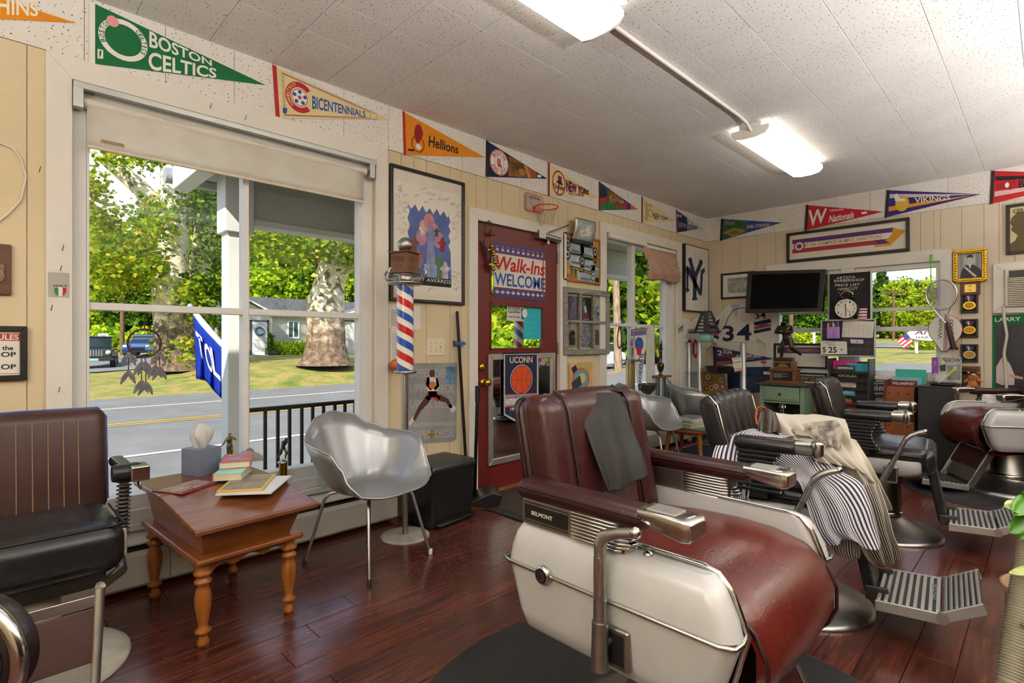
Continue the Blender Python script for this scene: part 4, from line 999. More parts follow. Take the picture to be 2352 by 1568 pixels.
# ================================================================= BARBER CHAIRS
MAROON = leather('#3a1718',0.33);MAROON2 = leather('#321518',0.36);MAROON_S = leather('#571c17',0.28)
BLKLEA = leather('#1c1c1f',0.33);BRNLEA = leather('#3f2622',0.4);PIPE = M('#2a0f10',0.4)
def rloop(x0, x1, y0, y1, z, r, n=4):
  return [(a, b, z) for a, b in rrect(x0, x1, y0, y1, r, n)]
def loft(m, loops, caps=True):
  m.grid(loops, True, closed=True);n = len(loops[0])
  if caps: m.add(loops[0], [tuple(range(n))[::-1]]);m.add(loops[-1], [tuple(range(n))])
  return m
def cushion(x0, x1, y0, y1, z0, z1, r, crown=0.0, n=6):
  """soft block: rounded plan, rounded top and bottom edges"""
  m = MB();lp = []
  h = z1 - z0;rr_ = min(r, h / 2.01)
  for k in range(n + 1):
    a = PI / 2 * k / n;ins = rr_ * (1 - math.sin(a));lp.append(rloop(x0 + ins, x1 - ins, y0 + ins, y1 - ins, z0 + rr_ * (1 - math.cos(a)), max(r - ins, .002)))
  for k in range(n + 1):
    a = PI / 2 * k / n;ins = rr_ * (1 - math.cos(a));lp.append(rloop(x0 + ins, x1 - ins, y0 + ins, y1 - ins, z1 - rr_ * (1 - math.sin(a)), max(r - ins, .002)))
  if crown:
    lp.append(rloop(x0 + (x1 - x0) * .2, x1 - (x1 - x0) * .2, y0 + (y1 - y0) * .2, y1 - (y1 - y0) * .2, z1 + crown * .8, max(r * .5,.002)))
    lp.append(rloop(x0 + (x1 - x0) * .42, x1 - (x1 - x0) * .42, y0 + (y1 - y0) * .42, y1 - (y1 - y0) * .42, z1 + crown, max(r * .1,.001)))
  return loft(m, lp)
def shear_back(m, z0, k):
  m.v = [(x, y + (z - z0) * k, z) for x, y, z in m.v];return m
def lever(e, s, y0, z0, z1, x, tilt=0.0):
  """chrome handle: thick lower socket, slotted shaft, bent grip"""
  ly = lambda z: y0 - tilt * (z - z0)
  lv = MB().tube([(x, ly(z0 - .06), z0 - .06),(x, ly(z0 + .05), z0 + .05)], [.021,.019], 14).build('lever',STEEL, e)
  MB().tube([(x, ly(z0 + .045), z0 + .045),(x, ly(z1 - .05), z1 - .05),(x, ly(z1 - .03), z1 - .03)], [.016,.0145,.015], 12).build('lever_shaft',STEEL, lv)
  for q in (-.006,.006): MB().tube([(x + s * .012, ly(z0 + .1) + q, z0 + .10),(x + s * .0115, ly(z1 - .06) + q, z1 - .06)], .0035,6).build('lever_rib',CHROME, lv)
  g = MB().tube([(x, ly(z1 - .035), z1 - .035),(x - s * .002, ly(z1) - .01, z1 - .012),(x - s * .006, ly(z1) - .05, z1 + .004),(x - s * .01, ly(z1) - .085, z1 + .012)], [.0155,.0155,.013,.0125], 12).build('lever_grip',STEEL, lv)
  MB().sphere((x - s * .01, ly(z1) - .088, z1 + .013),.0145, n=12).build('grip_knob',CHROME, lv)
  b0 = box('lever_bracket',STEEL, e, min(x - s * .022, x - s * .05), max(x - s * .022, x - s * .05), y0 - .062, y0 + .02, z0 - .06, z0 + .035, bevel=.008);box('bracket_slot',BLACK, b0, min(x - s * .021, x - s * .03), max(x - s * .021, x - s * .03), y0 - .052, y0 + .005, z0 - .05, z0 + .025, bevel=.004);MB().tube([(x, y0 - .01, z0),(x - s * .04, y0 - .01, z0)], .009,10).build('lever_pin',STEEL, b0)
def foot_tread(e, y0, y1, z0, z1, wd, nrib, mat=ALU):
  """ribbed metal plate: each raised rib its own piece"""
  pl_ = MB();L = math.hypot(y1 - y0, z1 - z0);rot = Matrix.Rotation(math.atan2(z1 - z0,-(y1 - y0)) * -1,3, 'X')
  c = Vector((0,(y0 + y1) / 2,(z0 + z1) / 2))
  p_ = pl_.obox(c, (wd, L, .012), rot).build('footplate',DKMETAL, e, bevel=.003)
  for k in range(nrib):
    t_ = (k + .5) / nrib - .5
    MB().obox(c + rot @ Vector((0, t_ * L, .009)),(wd - .01, L / nrib * .58,.008), rot).build('tread_rib',mat, p_, bevel=.0025, seg=1)
  for s in (-1,1): MB().obox(c + rot @ Vector((s * wd / 2,0,-.012)),(.012, L, .04), rot).build('side_rail',ALU, p_, bevel=.003)
  return p_
def chair_enamel(name, label, loc, rz, lever_side=-1):
  """white enamel sided maroon chair;forward is local -y, base centre at the origin"""
  e = E(name, label, 'barber chair',loc, rz, group='barber chairs')
  MB().lathe([(.31,0),(.31,.012),(.27,.03),(.14,.075),(.115,.10),(.115,.34)], 36).build('base',STEEL, e)
  MB().lathe([(.118,.10),(.125,.105),(.125,.13),(.118,.135)], 36).build('base_ring',CHROME, e)
  box('under_frame',DKMETAL, e, -.22,.22,-.2,.22,.335,.40, bevel=.01)
  for s in (-1,1):
    def plate(levels, nm, mat, r=.045):
      m = MB();lp = []
      for z, ya, yb, xo in levels:
        q = rloop(.252, xo, ya, yb, z, min(r, (xo - .252) * .49 + .0),5)
        lp.append([(s * a, b, c) for a, b, c in q])
      if s < 0: lp = [l[::-1] for l in lp]
      return loft(m, lp).build(nm, mat, e)
    plate([(.338,-.235,.255,.300),(.352,-.255,.275,.316),(.39,-.275,.292,.324),(.518,-.318,.325,.336)], 'lower_side_panel',IVORY)
    plate([(.524,-.318,.325,.336),(.56,-.308,.318,.334),(.60,-.288,.303,.328),(.622,-.272,.288,.316),(.634,-.25,.268,.296)], 'upper_side_panel',IVORY)
    yr = [(.258,-.312),(.30,-.321),(.33,-.318),(.340,-.29),(.341,0),(.340,.30),(.33,.328),(.30,.33),(.258,.32)]
    MB().tube([(s * a, b, .521) for a, b in yr], .0055,8).build('ridge_trim',CHROME, e)
    MB().tube([(s * .262,-.02,.640),(s * .262,-.22,.640),(s * .262,-.255,.632),(s * .262,-.285,.60),(s * .262,-.318,.52),(s * .262,-.285,.40),(s * .262,-.25,.345)], .007,8).build('edge_trim',CHROME, e)
    for y_ in (-.10,): MB().lathe([(.012,0),(.012,.003),(.007,.008),(.0001,.010)], 14,(s * .285, y_, .634)).build('rivet',CHROME, e)
    # arm support: nameplate housing and ribbed casting
    xo, xi = s * .322, s * .262
    hs_ = box('arm_support',STEEL, e, min(xo, xi), max(xo, xi),.100,.268,.630,.700, bevel=.003)
    box('nameplate',BLACK, hs_, min(xo, xo + s * .002), max(xo, xo + s * .002),.108,.258,.646,.684)
    V, Fa = text_geo('BELMONT',True)
    MB().add([(xo + s * .0026,(.232 - .075 * a) if s < 0 else (.157 + .075 * a),.659 + .011 * b) for a, b in V], Fa).build('lettering',M('#d8d4c8',.4), hs_)
    for z_ in (.640,.690): box('nameplate_line',BLACK, hs_, min(xo, xo + s * .0015), max(xo, xo + s * .0015),.106,.260, z_ - .001, z_ + .0015)
    cs_ = box('ribbed_support',DKMETAL, e, min(xo, xi) + .006, max(xo, xi) - .006,-.055,.098,.630,.700, bevel=.004)
    for k in range(8):
      z_ = .6345 + .0088 * k;q = .004 * math.cos(k * .9)
      MB().tube([(xo, .096, z_),(xo, -.03 - .01 * math.sin(k * .8), z_),(s * .310,-.052 - .012 * math.sin(k * .8), z_),(s * .292,-.062 - .014 * math.sin(k * .8), z_),(s * .275,-.052, z_),(xi, -.03, z_),(xi, .096, z_)], .0044,6).build('rib',CHROME, cs_)
    # padded arm with chrome tip
    a0, a1 = s * .252, s * .334
    cushion(min(a0, a1), max(a0, a1),-.115,.29,.694,.748,.026, n=5).build('armrest',MAROON2, e)
    MB().tube([(s * .252,-.11,.730),(s * .252,.262,.730),(s * .262,.284,.730),(s * .292,.2915,.730),(s * .322,.284,.730),(s * .334,.262,.730),(s * .334,-.11,.730)], .0032,6).build('arm_piping',PIPE, e)
    m = MB();lp = []
    for y_, zt, zb_, w_ in ((-.100,.749,.724,.041),(-.16,.750,.708,.041),(-.205,.749,.700,.041),(-.222,.746,.702,.038),(-.226,.738,.708,.034)):
      q = rrect(-w_, w_, zb_, zt, .007,3);lp.append([(s * .293 + a, y_, b) for a, b in q][::-1])
    cap = loft(m, lp).build('arm_tip',CHROME, e)
    box('ashtray_lid',ALU, cap, s * .293 - .026, s * .293 + .026,-.185,-.115,.749,.7525, bevel=.0015)
  # seat cushion
  m = MB();prof = [(.20,.585),(.12,.594),(.02,.602),(-.10,.606),(-.20,.600),(-.275,.580),(-.325,.54),(-.350,.485),(-.350,.43),(-.33,.385),(-.29,.34),(-.24,.315)]
  rows = []
  for y_, z_ in prof:
    rw = []
    for k in range(17):
      t_ = -1 + k / 8;ed = max(0, abs(t_) - .80) / .20;cr_ = .012 * (1 - t_ * t_)
      ins = .022 * ed * ed
      dy = -cr_ if y_ < -.25 else 0
      rw.append((.25 * t_, y_ + dy * 1.3 + (ins if y_ < -.3 else 0), z_ + (cr_ if y_ > -.28 else cr_ * .3) - (ins if y_ > -.3 else 0)))
    rows.append(rw)
  rows.append([(x, .05,.33) for x, _, _ in rows[-1]]);m.grid(rows);m.build('seat',MAROON_S, e)
  for s in (-1,1): MB().tube([(s * .246, p_[0] * 1.0, p_[1] - .018) for p_ in prof[1:-1]], .005,6).build('seat_piping',PIPE, e)
  # back
  K = .20
  shear_back(cushion(-.255,.255,.255,.315,.50,.955,.04, n=4),.55, K).build('backrest_shell',MAROON2, e)
  shear_back(cushion(-.165,.165,.165,.275,.52,.975,.05, n=6),.55, K).build('backrest_pad',MAROON, e)
  for s in (-1,1):
    x0_, x1_ = (.150,.258) if s > 0 else (-.258,-.150)
    shear_back(cushion(x0_, x1_, .158,.28,.52,.968,.045, n=6),.55, K).build('backrest_bolster',MAROON, e)
    MB().tube([(s * .158,.166 + (z_ - .55) * K, z_) for z_ in (.53,.65,.8,.92)] + [(s * .155,.185 + .4 * K, .962),(s * .15,.22 + .42 * K, .976)], .004,6).build('back_piping',PIPE, e)
  # footrest
  for s in (-1,1):
    MB().obox((s * .19,-.275,.20),(.02,.045,.34), Matrix.Rotation(R(-28),3, 'X')).build('footrest_bar',STEEL, e, bevel=.004)
  MB().obox((0,-.262,.245),(.36,.02,.15), Matrix.Rotation(R(-28),3, 'X')).build('calf_pad',MAROON2, e, bevel=.006)
  MB().obox((0,-.318,.13),(.36,.012,.10), Matrix.Rotation(R(-28),3, 'X')).build('calf_plate',STEEL, e, bevel=.003)
  foot_tread(e, -.36,-.66,.055,.085,.40,11, STEEL)
  if lever_side:
    s = lever_side;lever(e, s, -.02,.43,.69, s * .362)
    bd = MB().lathe([(.024,0),(.024,.012),(.019,.015)], 24,(s * .338,.172,.521), Matrix.Rotation(R(90 * s),3, 'Y')).build('badge',CHROME, e)
    MB().lathe([(.0185,.0155),(.0185,.017)], 24,(s * .338,.172,.521), Matrix.Rotation(R(90 * s),3, 'Y')).build('badge_face',BLACK, bd)
    V, Fa = text_geo('929',False)
    MB().add([(s * .3556,.172 + (.011 - .022 * a) * (1 if s < 0 else -1),.509 + .024 * b) for a, b in V], Fa).build('lettering',CHROME, bd)
  return e
MATB = M('#232325',.55, bump=.1, bs=120, var=.25, vs=3)
def floor_mat_round(loc, r, label):
  m = MB().lathe([(r, 0),(r - .02,.010),(r - .045,.013),(r - .06,.0135),(.0001,.0135)], 64)
  o = m.build('floor_mat',MATB, None, loc=(loc[0], loc[1], .0015));return tag(o, label, 'floor mat','round barber mats')
floor_mat_round((1.37,.75),.775, 'round black rubber mat under the nearest maroon barber chair')
floor_mat_round((5.52,.21),.70, 'round black rubber mat under the far maroon barber chair')
chair_enamel('barber_chair','maroon leather barber chair with white enamel sides, dark cloth on its back',(1.37,.75,.015),0)
chair_enamel('barber_chair','maroon barber chair with white enamel sides, turned round by the end wall',(5.52,.21,.015), R(210.8),0)
# ---- black chairs with oval enamel skirt
def chair_skirt(name, label, loc, rz, fine):
  e = E(name, label, 'barber chair',loc, rz, group='barber chairs')
  MB().lathe([(.30,0),(.30,.012),(.285,.02),(.20,.045),(.125,.085),(.10,.10)], 40).build('base',STEEL, e)
  MB().lathe([(.098,.095),(.098,.30),(.112,.305),(.112,.385)], 32).build('column',M('#5a5753',.3,.9, var=.15), e)
  MB().lathe([(.101,.11),(.106,.115),(.106,.125),(.101,.13)], 32).build('column_ring',CHROME, e)
  # enamel skirt: rounded belly in side view
  m = MB();lp = []
  for z_, ya, yb, xo in ((.375,-.20,.17,.20),(.385,-.245,.21,.25),(.405,-.275,.235,.272),(.435,-.292,.245,.28),(.462,-.292,.247,.282),(.478,-.285,.245,.278)):
    lp.append(rloop(-xo, xo, ya, yb, z_, .12,6))
  loft(m, lp).build('enamel_skirt',IVORY, e)
  m = cushion(-.272,.272,-.295,.235,.470,.548,.05,.012, n=6);m.build('seat',BLKLEA, e)
  m = cushion(-.262,.262,-.335,-.23,.405,.545,.05, n=6);m.build('seat_roll',BLKLEA, e)
  MB().tube([(-.274,.20,.508),(-.274,-.25,.508),(-.24,-.29,.508)], .004,6).build('seat_piping',PIPE, e)
  K = .34
  shear_back(cushion(-.265,.265,.235,.335,.50,.885,.045, n=5),.52, K).build('backrest_shell',BLKLEA, e)
  MB().obox((0,.375,.66),(.46,.02,.34), Matrix.Rotation(-math.atan(K),3, 'X')).build('back_cover',BLACKPL, e, bevel=.01)
  nch = 12 if fine else 4;wch = .40 / nch
  for k in range(nch):
    x0_ = -.20 + wch * k
    shear_back(cushion(x0_ + .0008, x0_ + wch - .0008,.205 if not fine else .215,.30,.51,.905, min(wch * .45,.035), n=4),.52, K).build('back_channel',BLKLEA, e)
  for s in (-1,1):
    x0_, x1_ = (.20,.268) if s > 0 else (-.268,-.20)
    shear_back(cushion(x0_, x1_, .20,.30,.505,.895,.032, n=5),.52, K).build('back_wing',BLKLEA, e)
    MB().tube([(s * .268,.21 + (z_ - .52) * K, z_) for z_ in (.54,.7,.86)] + [(s * .262,.25 + .36 * K, .897)], .004,6).build('edge_trim',CHROME, e)
    a0, a1 = s * .255, s * .335
    cushion(min(a0, a1), max(a0, a1),-.10,.22,.690,.748,.028, n=5).build('armrest',BLKLEA, e)
    m = MB();lp = []
    for y_, zt, zb_, w_ in ((-.085,.749,.696,.0405),(-.15,.752,.694,.041),(-.165,.752,.694,.041),(-.168,.756,.690,.043),(-.19,.756,.690,.043),(-.205,.750,.697,.038),(-.209,.744,.703,.034)):
      q = rrect(-w_, w_, zb_, zt, .009,3);lp.append([(s * .295 + a, y_, b) for a, b in q][::-1])
    cap = loft(m, lp).build('arm_tip',CHROME, e)
    box('ashtray_lid',ALU, cap, s * .295 - .024, s * .295 + .024,-.155,-.095,.7515,.7555, bevel=.0015)
    # bellows between seat and arm, chrome-edged
    for k in range(9):
      t_ = k / 8;z_ = .535 + .155 * t_;yf = -.015 + .05 * math.sin(t_ * PI) ;yb_ = .20
      fd = box('bellows_fold',BLACK, e, min(s * .262, s * .325), max(s * .262, s * .325), yf, yb_, z_ - .008, z_ + .006, bevel=.004)
      MB().sphere((s * .318, yf, z_),.0055, n=8).build('bellows_stud',CHROME, fd)
    box('arm_post',BLACK, e, min(s * .27, s * .315), max(s * .27, s * .315),.05,.19,.50,.69)
  lever(e, -1,-.06,.415,.645,-.335,.55)
  # padded leg and ribbed footplate with hinged toe flap
  MB().obox((0,-.335,.285),(.20,.055,.34), Matrix.Rotation(R(-13),3, 'X')).build('leg_pad',BLKLEA, e, bevel=.015)
  for s in (-1,1): MB().obox((s * .115,-.40,.15),(.016,.10,.055), Matrix.Rotation(R(-4),3, 'X')).build('leg_bracket',DKMETAL, e, bevel=.006)
  ft = foot_tread(e, -.40,-.655,.145,.155,.37,9);foot_tread(e, -.663,-.80,.162,.225,.36,7)
  for s in (-1,1): MB().lathe([(.022,-.008),(.022,.008)], 18,(s * .19,-.658,.148), Matrix.Rotation(R(90),3, 'Y')).build('flap_hinge',STEEL, e)
  V, Fa = text_geo('BELMONT',True)
  MB().add([(.085 - .17 * a, -.632 + .02 * b, .1665) for a, b in V], Fa).build('lettering',CHROME, ft)
  e.scale = (1,.78,1)
  for ch in [o for o in bpy.data.objects if o.parent == e and o.name.split('.')[0] in ('base','column','column_ring')]: ch.scale = (1,1 / .78,1)
  return e
chair_skirt('barber_chair','black leather barber chair with wide back channels, buried under barber capes',(2.573,.80,0), R(6), False)
chair_skirt('barber_chair','black leather barber chair with finely ribbed back beside the magazine rack',(3.87,.717,0), R(6.5), True)
# ---- brown channelled chair by the window
e = E('barber_chair','dark brown barber chair with pinstriped back and black seat by the window','barber chair',(.10,2.46,0),0, group='barber chairs')
MB().lathe([(.29,0),(.29,.012),(.27,.022),(.13,.06),(.09,.075),(.09,.34)], 40).build('base',M('#c9c4b4',.5, var=.3, vs=14, bump=.1), e)
shear_back(cushion(-.26,.255,.20,.29,.46,.870,.045, n=6),.48,.14).build('backrest',BRNLEA, e)
for k in range(9):
  x_ = -.20 + .045 * k
  MB().tube([(x_, .1978 + (z_ - .48) * .14, z_) for z_ in (.49,.6,.72,.835)], .0022,6).build('back_seam',M('#8a6a52',.6), e)
MB().tube([(.255,.245 + (z_ - .48) * .14, z_) for z_ in (.5,.7,.83)] + [(.23,.30,.868),(.0,.30,.872),(-.25,.30,.868)], .004,6).build('back_piping',M('#3f58b8',.3), e)  # bluish window highlight along the back's edge, put into the piping colour
cushion(-.255,.250,-.215,.21,.345,.515,.06,.008, n=7).build('seat',BLKLEA, e)
MB().tube([(-.235,-.19,.505),(.225,-.19,.505),(.245,-.17,.505),(.247,.16,.498)], .004,6).build('seat_piping',BLACK, e)
box('under_frame',DKMETAL, e, -.2,.2,-.15,.2,.29,.345, bevel=.01)
for s in (-1,1):
  MB().tube([(s * .275,.07,.36),(s * .277,.055,.46),(s * .278,.03,.585)], .016,10).build('arm_post',DKMETAL, e)
  for k in range(14):
    t_ = k / 13;MB().lathe([(.017,-.005),(.026,0),(.017,.005)], 14,(s * .275 + s * .003 * t_, .07 - .04 * t_, .40 + .205 * t_)).build('bellows_fold',M('#55534e',.4,.5), e)
  MB().obox((s * .272,.07,.365),(.035,.06,.12)).build('arm_bracket',IVORY, e, bevel=.01)
  m = MB();m.lathe([(.03,-.045),(.034,-.03),(.034,.03),(.03,.045)], 18,(s * .28,.0,.645), Matrix.Rotation(R(90),3, 'Y'));m.build('arm_end',BLACKPL, e)
  box('arm_tip',CHROME, e, s * .29 - .03 + s * .025, s * .29 + .03 + s * .025,-.06,.03,.615,.672, bevel=.006)
  box('arm_bar',BLACKPL, e, s * .28 - .025, s * .28 + .025,.02,.24,.635,.672, bevel=.012)
  MB().tube([(s * .315,-.03,.615),(s * .317,-.05,.59),(s * .32,-.02,.578),(s * .318,.02,.60)], .0035,6).build('towel_hook',CHROME, e)
  MB().tube([(s * .165,-.27,.33),(s * .155,-.31,.20),(s * .142,-.36,.055)], [.016,.015,.014], 8).build('footrest_bar',STEEL, e)
  MB().tube([(s * .262,.05,.335),(s * .25,-.10,.315),(s * .17,-.25,.33)], [.018,.018,.016], 8).build('footrest_arm',STEEL, e)
MB().obox((0,-.28,.30),(.31,.012,.035), Matrix.Rotation(R(-18),3, 'X')).build('chrome_strip',CHROME, e, bevel=.003)
MB().obox((0,-.312,.205),(.30,.012,.16), Matrix.Rotation(R(-18),3, 'X')).build('calf_pad',BRNLEA, e, bevel=.004)
MB().obox((0,-.345,.10),(.29,.008,.075), Matrix.Rotation(R(-18),3, 'X')).build('calf_plate',STEEL, e)
foot_tread(e, -.36,-.60,.05,.055,.30,9, STEEL)
# round chrome-edged arm end of the nearest chair, at the lower left corner of the view
c0 = at(-48,1492,.95)
e = E('salon_chair','dark padded chair with a thick round chrome edge at the lower left','chair',(c0.x, c0.y, 0),-(PI / 2 - ANG))
rC = 138 * .95 / F
MB().lathe([(rC * .93,-.01),(rC * .95,.034),(rC * .8,.045),(rC * .5,.042),(.0001,.04)], 48,(0,0, c0.z), Matrix.Rotation(R(90),3, 'X')).build('arm_pad',leather('#1d1517',.4), e)
MB().tube([(rC * math.cos(k * PI / 30),-.038, c0.z + rC * math.sin(k * PI / 30)) for k in range(60)], .013,12, closed=True).build('chrome_edge',CHROME, e)
MB().tube([(rC * .74 * math.cos(k * PI / 30),-.049, c0.z + rC * .74 * math.sin(k * PI / 30)) for k in range(60)], .005,8, closed=True).build('inner_highlight',M('#6b6a4c',.4), e)  # inner ring highlight on the pad, put into the tube's colour
box('arm_stem',DKMETAL, e, -.05,.05,.0,.04,.10, c0.z, bevel=.01);box('chair_foot',STEEL, e, -.2,.08,-.03,.3,0,.10, bevel=.02)
# ================================================================= FURNITURE AND LOOSE THINGS
def skinfig(name, J, edges, mat, parent, sub=1):
  """continuous figure grown over a joint skeleton;J: key -> (x, y, z, radius)"""
  keys = list(J);ix = {k: i for i, k in enumerate(keys)}
  me = bpy.data.meshes.new(name);me.from_pydata([J[k][:3] for k in keys], [(ix[a], ix[b]) for a, b in edges], [])
  o = bpy.data.objects.new(name, me);COL.objects.link(o);o.parent = parent;me.materials.append(mat)
  o.modifiers.new('skin','SKIN')
  if not me.skin_vertices: me.skin_vertices.new() if hasattr(me.skin_vertices, 'new') else None
  sv = me.skin_vertices[0].data
  for k in keys: sv[ix[k]].radius = (J[k][3], J[k][3])
  sv[0].use_root = True
  md = o.modifiers.new('sub','SUBSURF');md.levels = sub;md.render_levels = sub
  return o
BODY = [('pel','che'),('che','nek'),('nek','hd0'),('hd0','hd1'),('che','ls'),('ls','le'),('le','lw'),('lw','lh'),('che','rs'),('rs','re'),('re','rw'),('rw','rh'),
    ('pel','lt'),('lt','lk'),('lk','la'),('la','lf'),('pel','rt'),('rt','rk'),('rk','ra'),('ra','rf')]
def statue(name, s, pose, mat, parent, at_=(0,0,0), bulk=1.0):
  """pose: overrides in head-height-independent units, total height about 1"""
  J = {'pel': (0,0,.52,.085), 'che': (0,0,.72,.095), 'nek': (0,0,.83,.042), 'hd0': (0,-.005,.89,.058), 'hd1': (0,-.005,.95,.050),
     'ls': (.12,0,.78,.05), 'le': (.17,0,.64,.038), 'lw': (.19,-.03,.52,.028), 'lh': (.195,-.04,.47,.026), 'rs': (-.12,0,.78,.05), 're': (-.17,0,.64,.038), 'rw': (-.19,-.03,.52,.028), 'rh': (-.195,-.04,.47,.026),
     'lt': (.065,0,.46,.072), 'lk': (.075,-.01,.26,.052), 'la': (.08,0,.06,.032), 'lf': (.085,-.07,.02,.026), 'rt': (-.065,0,.46,.072), 'rk': (-.075,-.01,.26,.052), 'ra': (-.08,0,.06,.032), 'rf': (-.085,-.07,.02,.026)}
  for k, v in pose.items(): J[k] = (v[0], v[1], v[2], v[3] if len(v) > 3 else J[k][3])
  J = {k: (at_[0] + v[0] * s, at_[1] + v[1] * s, at_[2] + v[2] * s, v[3] * s * bulk) for k, v in J.items()}
  return skinfig(name, J, BODY, mat, parent)
# ---- side table with slanted lid
OAK = wood('#a05f24','#7a4416',.3,(9,9,1.2));OAK2 = wood('#8a4f24','#6b3a1a',.28,(1.2,9,9));OAKT = wood('#7a4a2c','#5f3520',.25,(1.0,8,8))
tb = E('side_table','brown wooden dough-box side table with turned legs by the window','side table',(.722,2.53,0), R(4.2))
legp = [(.012,0),(.019,.008),(.021,.02),(.013,.036),(.012,.045),(.026,.055),(.027,.063),(.015,.075),(.017,.09),(.026,.15),(.028,.185),(.022,.215),(.016,.23),(.027,.24),(.028,.248),(.018,.256),(.018,.262),(.030,.272),(.030,.28),(.022,.29),(.024,.31)]
for sx_ in (-1,1):
  for sy_ in (-1,1): MB().lathe([(r_ * 1.06, z_) for r_, z_ in legp], 20,(sx_ * .165, sy_ * .29,0)).build('leg',OAK, tb)
def scallop(L, n=9):
  q = [(-L, .318),(L, .318),(L, .262)]
  for k in range(n + 1):
    t_ = k / n;x_ = L - 2 * L * t_;q.append((x_ * .98,.272 + .022 * abs(math.sin(t_ * PI * 3)) + .012 * math.sin(t_ * PI)))
  return q + [(-L, .262)]
for s in (-1,1):
  MB().prism(scallop(.15,18), s * .30 - .008, s * .30 + .008).build('apron',OAK2, tb)
  MB().prism(scallop(.27,18), s * .175 - .008, s * .175 + .008, Matrix(((0,1,0),(1,0,0),(0,0,1)))).build('apron',OAK2, tb)
box('lower_lip',OAK2, tb, -.205,.205,-.345,.345,.318,.342, bevel=.010, seg=3)
m = MB();loft(m, [[(-.165,-.30,.342),(.165,-.30,.342),(.165,.30,.342),(-.165,.30,.342)], [(-.195,-.345,.452),(.195,-.345,.452),(.195,.325,.50),(-.195,.325,.50)]]);m.sm = [False] * len(m.f);m.build('box_body',OAK2, tb, bevel=.004)
MB().prism([(-.415,.452),(-.02,.503),(-.02,.523),(-.415,.474)], -.232,.232, Matrix(((0,1,0),(1,0,0),(0,0,1)))).build('front_lid',OAKT, tb, bevel=.007, seg=3)
box('rear_top',OAKT, tb, -.232,.232,-.017,.345,.502,.523, bevel=.007, seg=3)
for x_ in (-.15,.15): box('hinge',DKMETAL, tb, x_ - .03, x_ + .03,-.035,-.008,.5225,.5265, bevel=.001)
TZ = .523
def on_table(px, py, z=TZ): return onZ(px, py, z)
# tissue box
p = on_table(466,1088);tx = E('tissue_box','grey-blue cardboard tissue box with tissue pulled up','tissue box',(p.x, p.y + .02, TZ), R(24))
box('carton',M('#6f7b8e',.5, var=.1), tx, -.058,.058,-.058,.058,0,.122, bevel=.0015)
for k in range(5): MB().tube([(-.05 + .025 * k + .018 * math.sin(j),-.0586,.02 + .011 * j) for j in range(9)], .0006,4).build('leaf_print',M('#58627a',.6), tx)
m = MB();rows = []
for j in range(9):
  t_ = j / 8;rw = []
  for k in range(25):
    a = 2 * PI * k / 24;rad = (.020 + .022 * math.sin(t_ * PI * .75)) * (1 + .30 * math.sin(3 * a + 4 * t_) + .15 * math.sin(7 * a)) * (1 - .75 * t_ ** 3)
    rw.append((rad * 1.3 * math.cos(a), rad * math.sin(a) * .8,.120 + .112 * t_))
  rows.append(rw)
m.grid(rows).build('tissue',translucent('#f2f0ee',.3), tx)
# books and magazines
def book(name, label, px, py, z, w_, d_, h_, rz, cover, cat='book',spine=None, pages='#cfc3a8'):
  p = on_table(px, py, z);b_ = E(name, label, cat, (p.x, p.y, z), rz)
  if h_ > .012:
    box('pages',M(pages, .8, var=.1), b_, -w_ / 2 + .003, w_ / 2 - .002,-d_ / 2 + .002, d_ / 2 - .002,.002, h_ - .002)
    box('back_cover',cover, b_, -w_ / 2, w_ / 2,-d_ / 2, d_ / 2,0,.002);box('front_cover',cover, b_, -w_ / 2, w_ / 2,-d_ / 2, d_ / 2, h_ - .002, h_);box('spine',spine or cover, b_, -w_ / 2 - .001,-w_ / 2 + .002,-d_ / 2, d_ / 2,0, h_)
  else: box('cover',cover, b_, -w_ / 2, w_ / 2,-d_ / 2, d_ / 2,0, h_, bevel=.0008)
  return b_
def top_text(root, st, x0, x1, y0, y1, z, mat, shear=0.0):
  V, Fa = text_geo(st, True, shear);MB().add([(x0 + (x1 - x0) * a, y0 + (y1 - y0) * b, z) for a, b in V], Fa).build('lettering',mat, root)
GB = R(30)
b_ = book('magazine','white magazine at the bottom of the book pile',588,1115, TZ, .215,.28,.006, R(-38), M('#cfd0d4',.4), 'magazine')
b_ = book('magazine','yellow-bordered magazine under the paperbacks',570,1110, TZ + .0065,.175,.255,.007, R(-32), M('#caa12c',.35), 'magazine');box('cover_photo',M('#8a7a6a',.4, var=.5, vs=12), b_, -.076,.076,-.116,.116,.007,.0074)
b_ = book('paperback','thick mint-green paperback in the middle of the pile',535,1092, TZ + .0145,.115,.175,.030, R(-32), M('#8fd0c8',.4), spine=M('#c8505a',.4));
b_ = book('paperback','red paperback with blue bird on top of the pile',545,1065, TZ + .0455,.125,.19,.030, R(-24), M('#b04450',.4), spine=M('#5f8fd0',.4))
top_text(b_, 'VONNEGUT',-.05,.055,.055,.068,.0306, M('#e8dccb',.6));top_text(b_, 'JAILBIRD',-.035,.058,-.055,-.035,.0306, M('#b9cfee',.6),.2)
MB().prism([(-.05,-.02),(-.03,.0),(-.005,.005),(.008,.03),(.022,.034),(.015,.022),(.016,-.005),(.004,-.022),(.004,-.03),(-.004,-.022),(-.02,-.018)], .0302,.0306, Matrix(((1,0,0),(0,0,1),(0,1,0)))).build('bird_print',M('#6f9fe0',.5), b_)
b_ = book('magazine','dark red magazine with a baseball cover at the table corner',432,1118, TZ, .165,.20,.004, R(-62), M('#7d1820',.25), 'magazine')
box('cover_photo',M('#a58b80',.3, var=.6, vs=14), b_, -.06,.03,-.09,.09,.004,.0044);top_text(b_, 'TONY BENNETT',.0,.0,0,0,.0045, M('#d9c8a8',.5)) if False else None
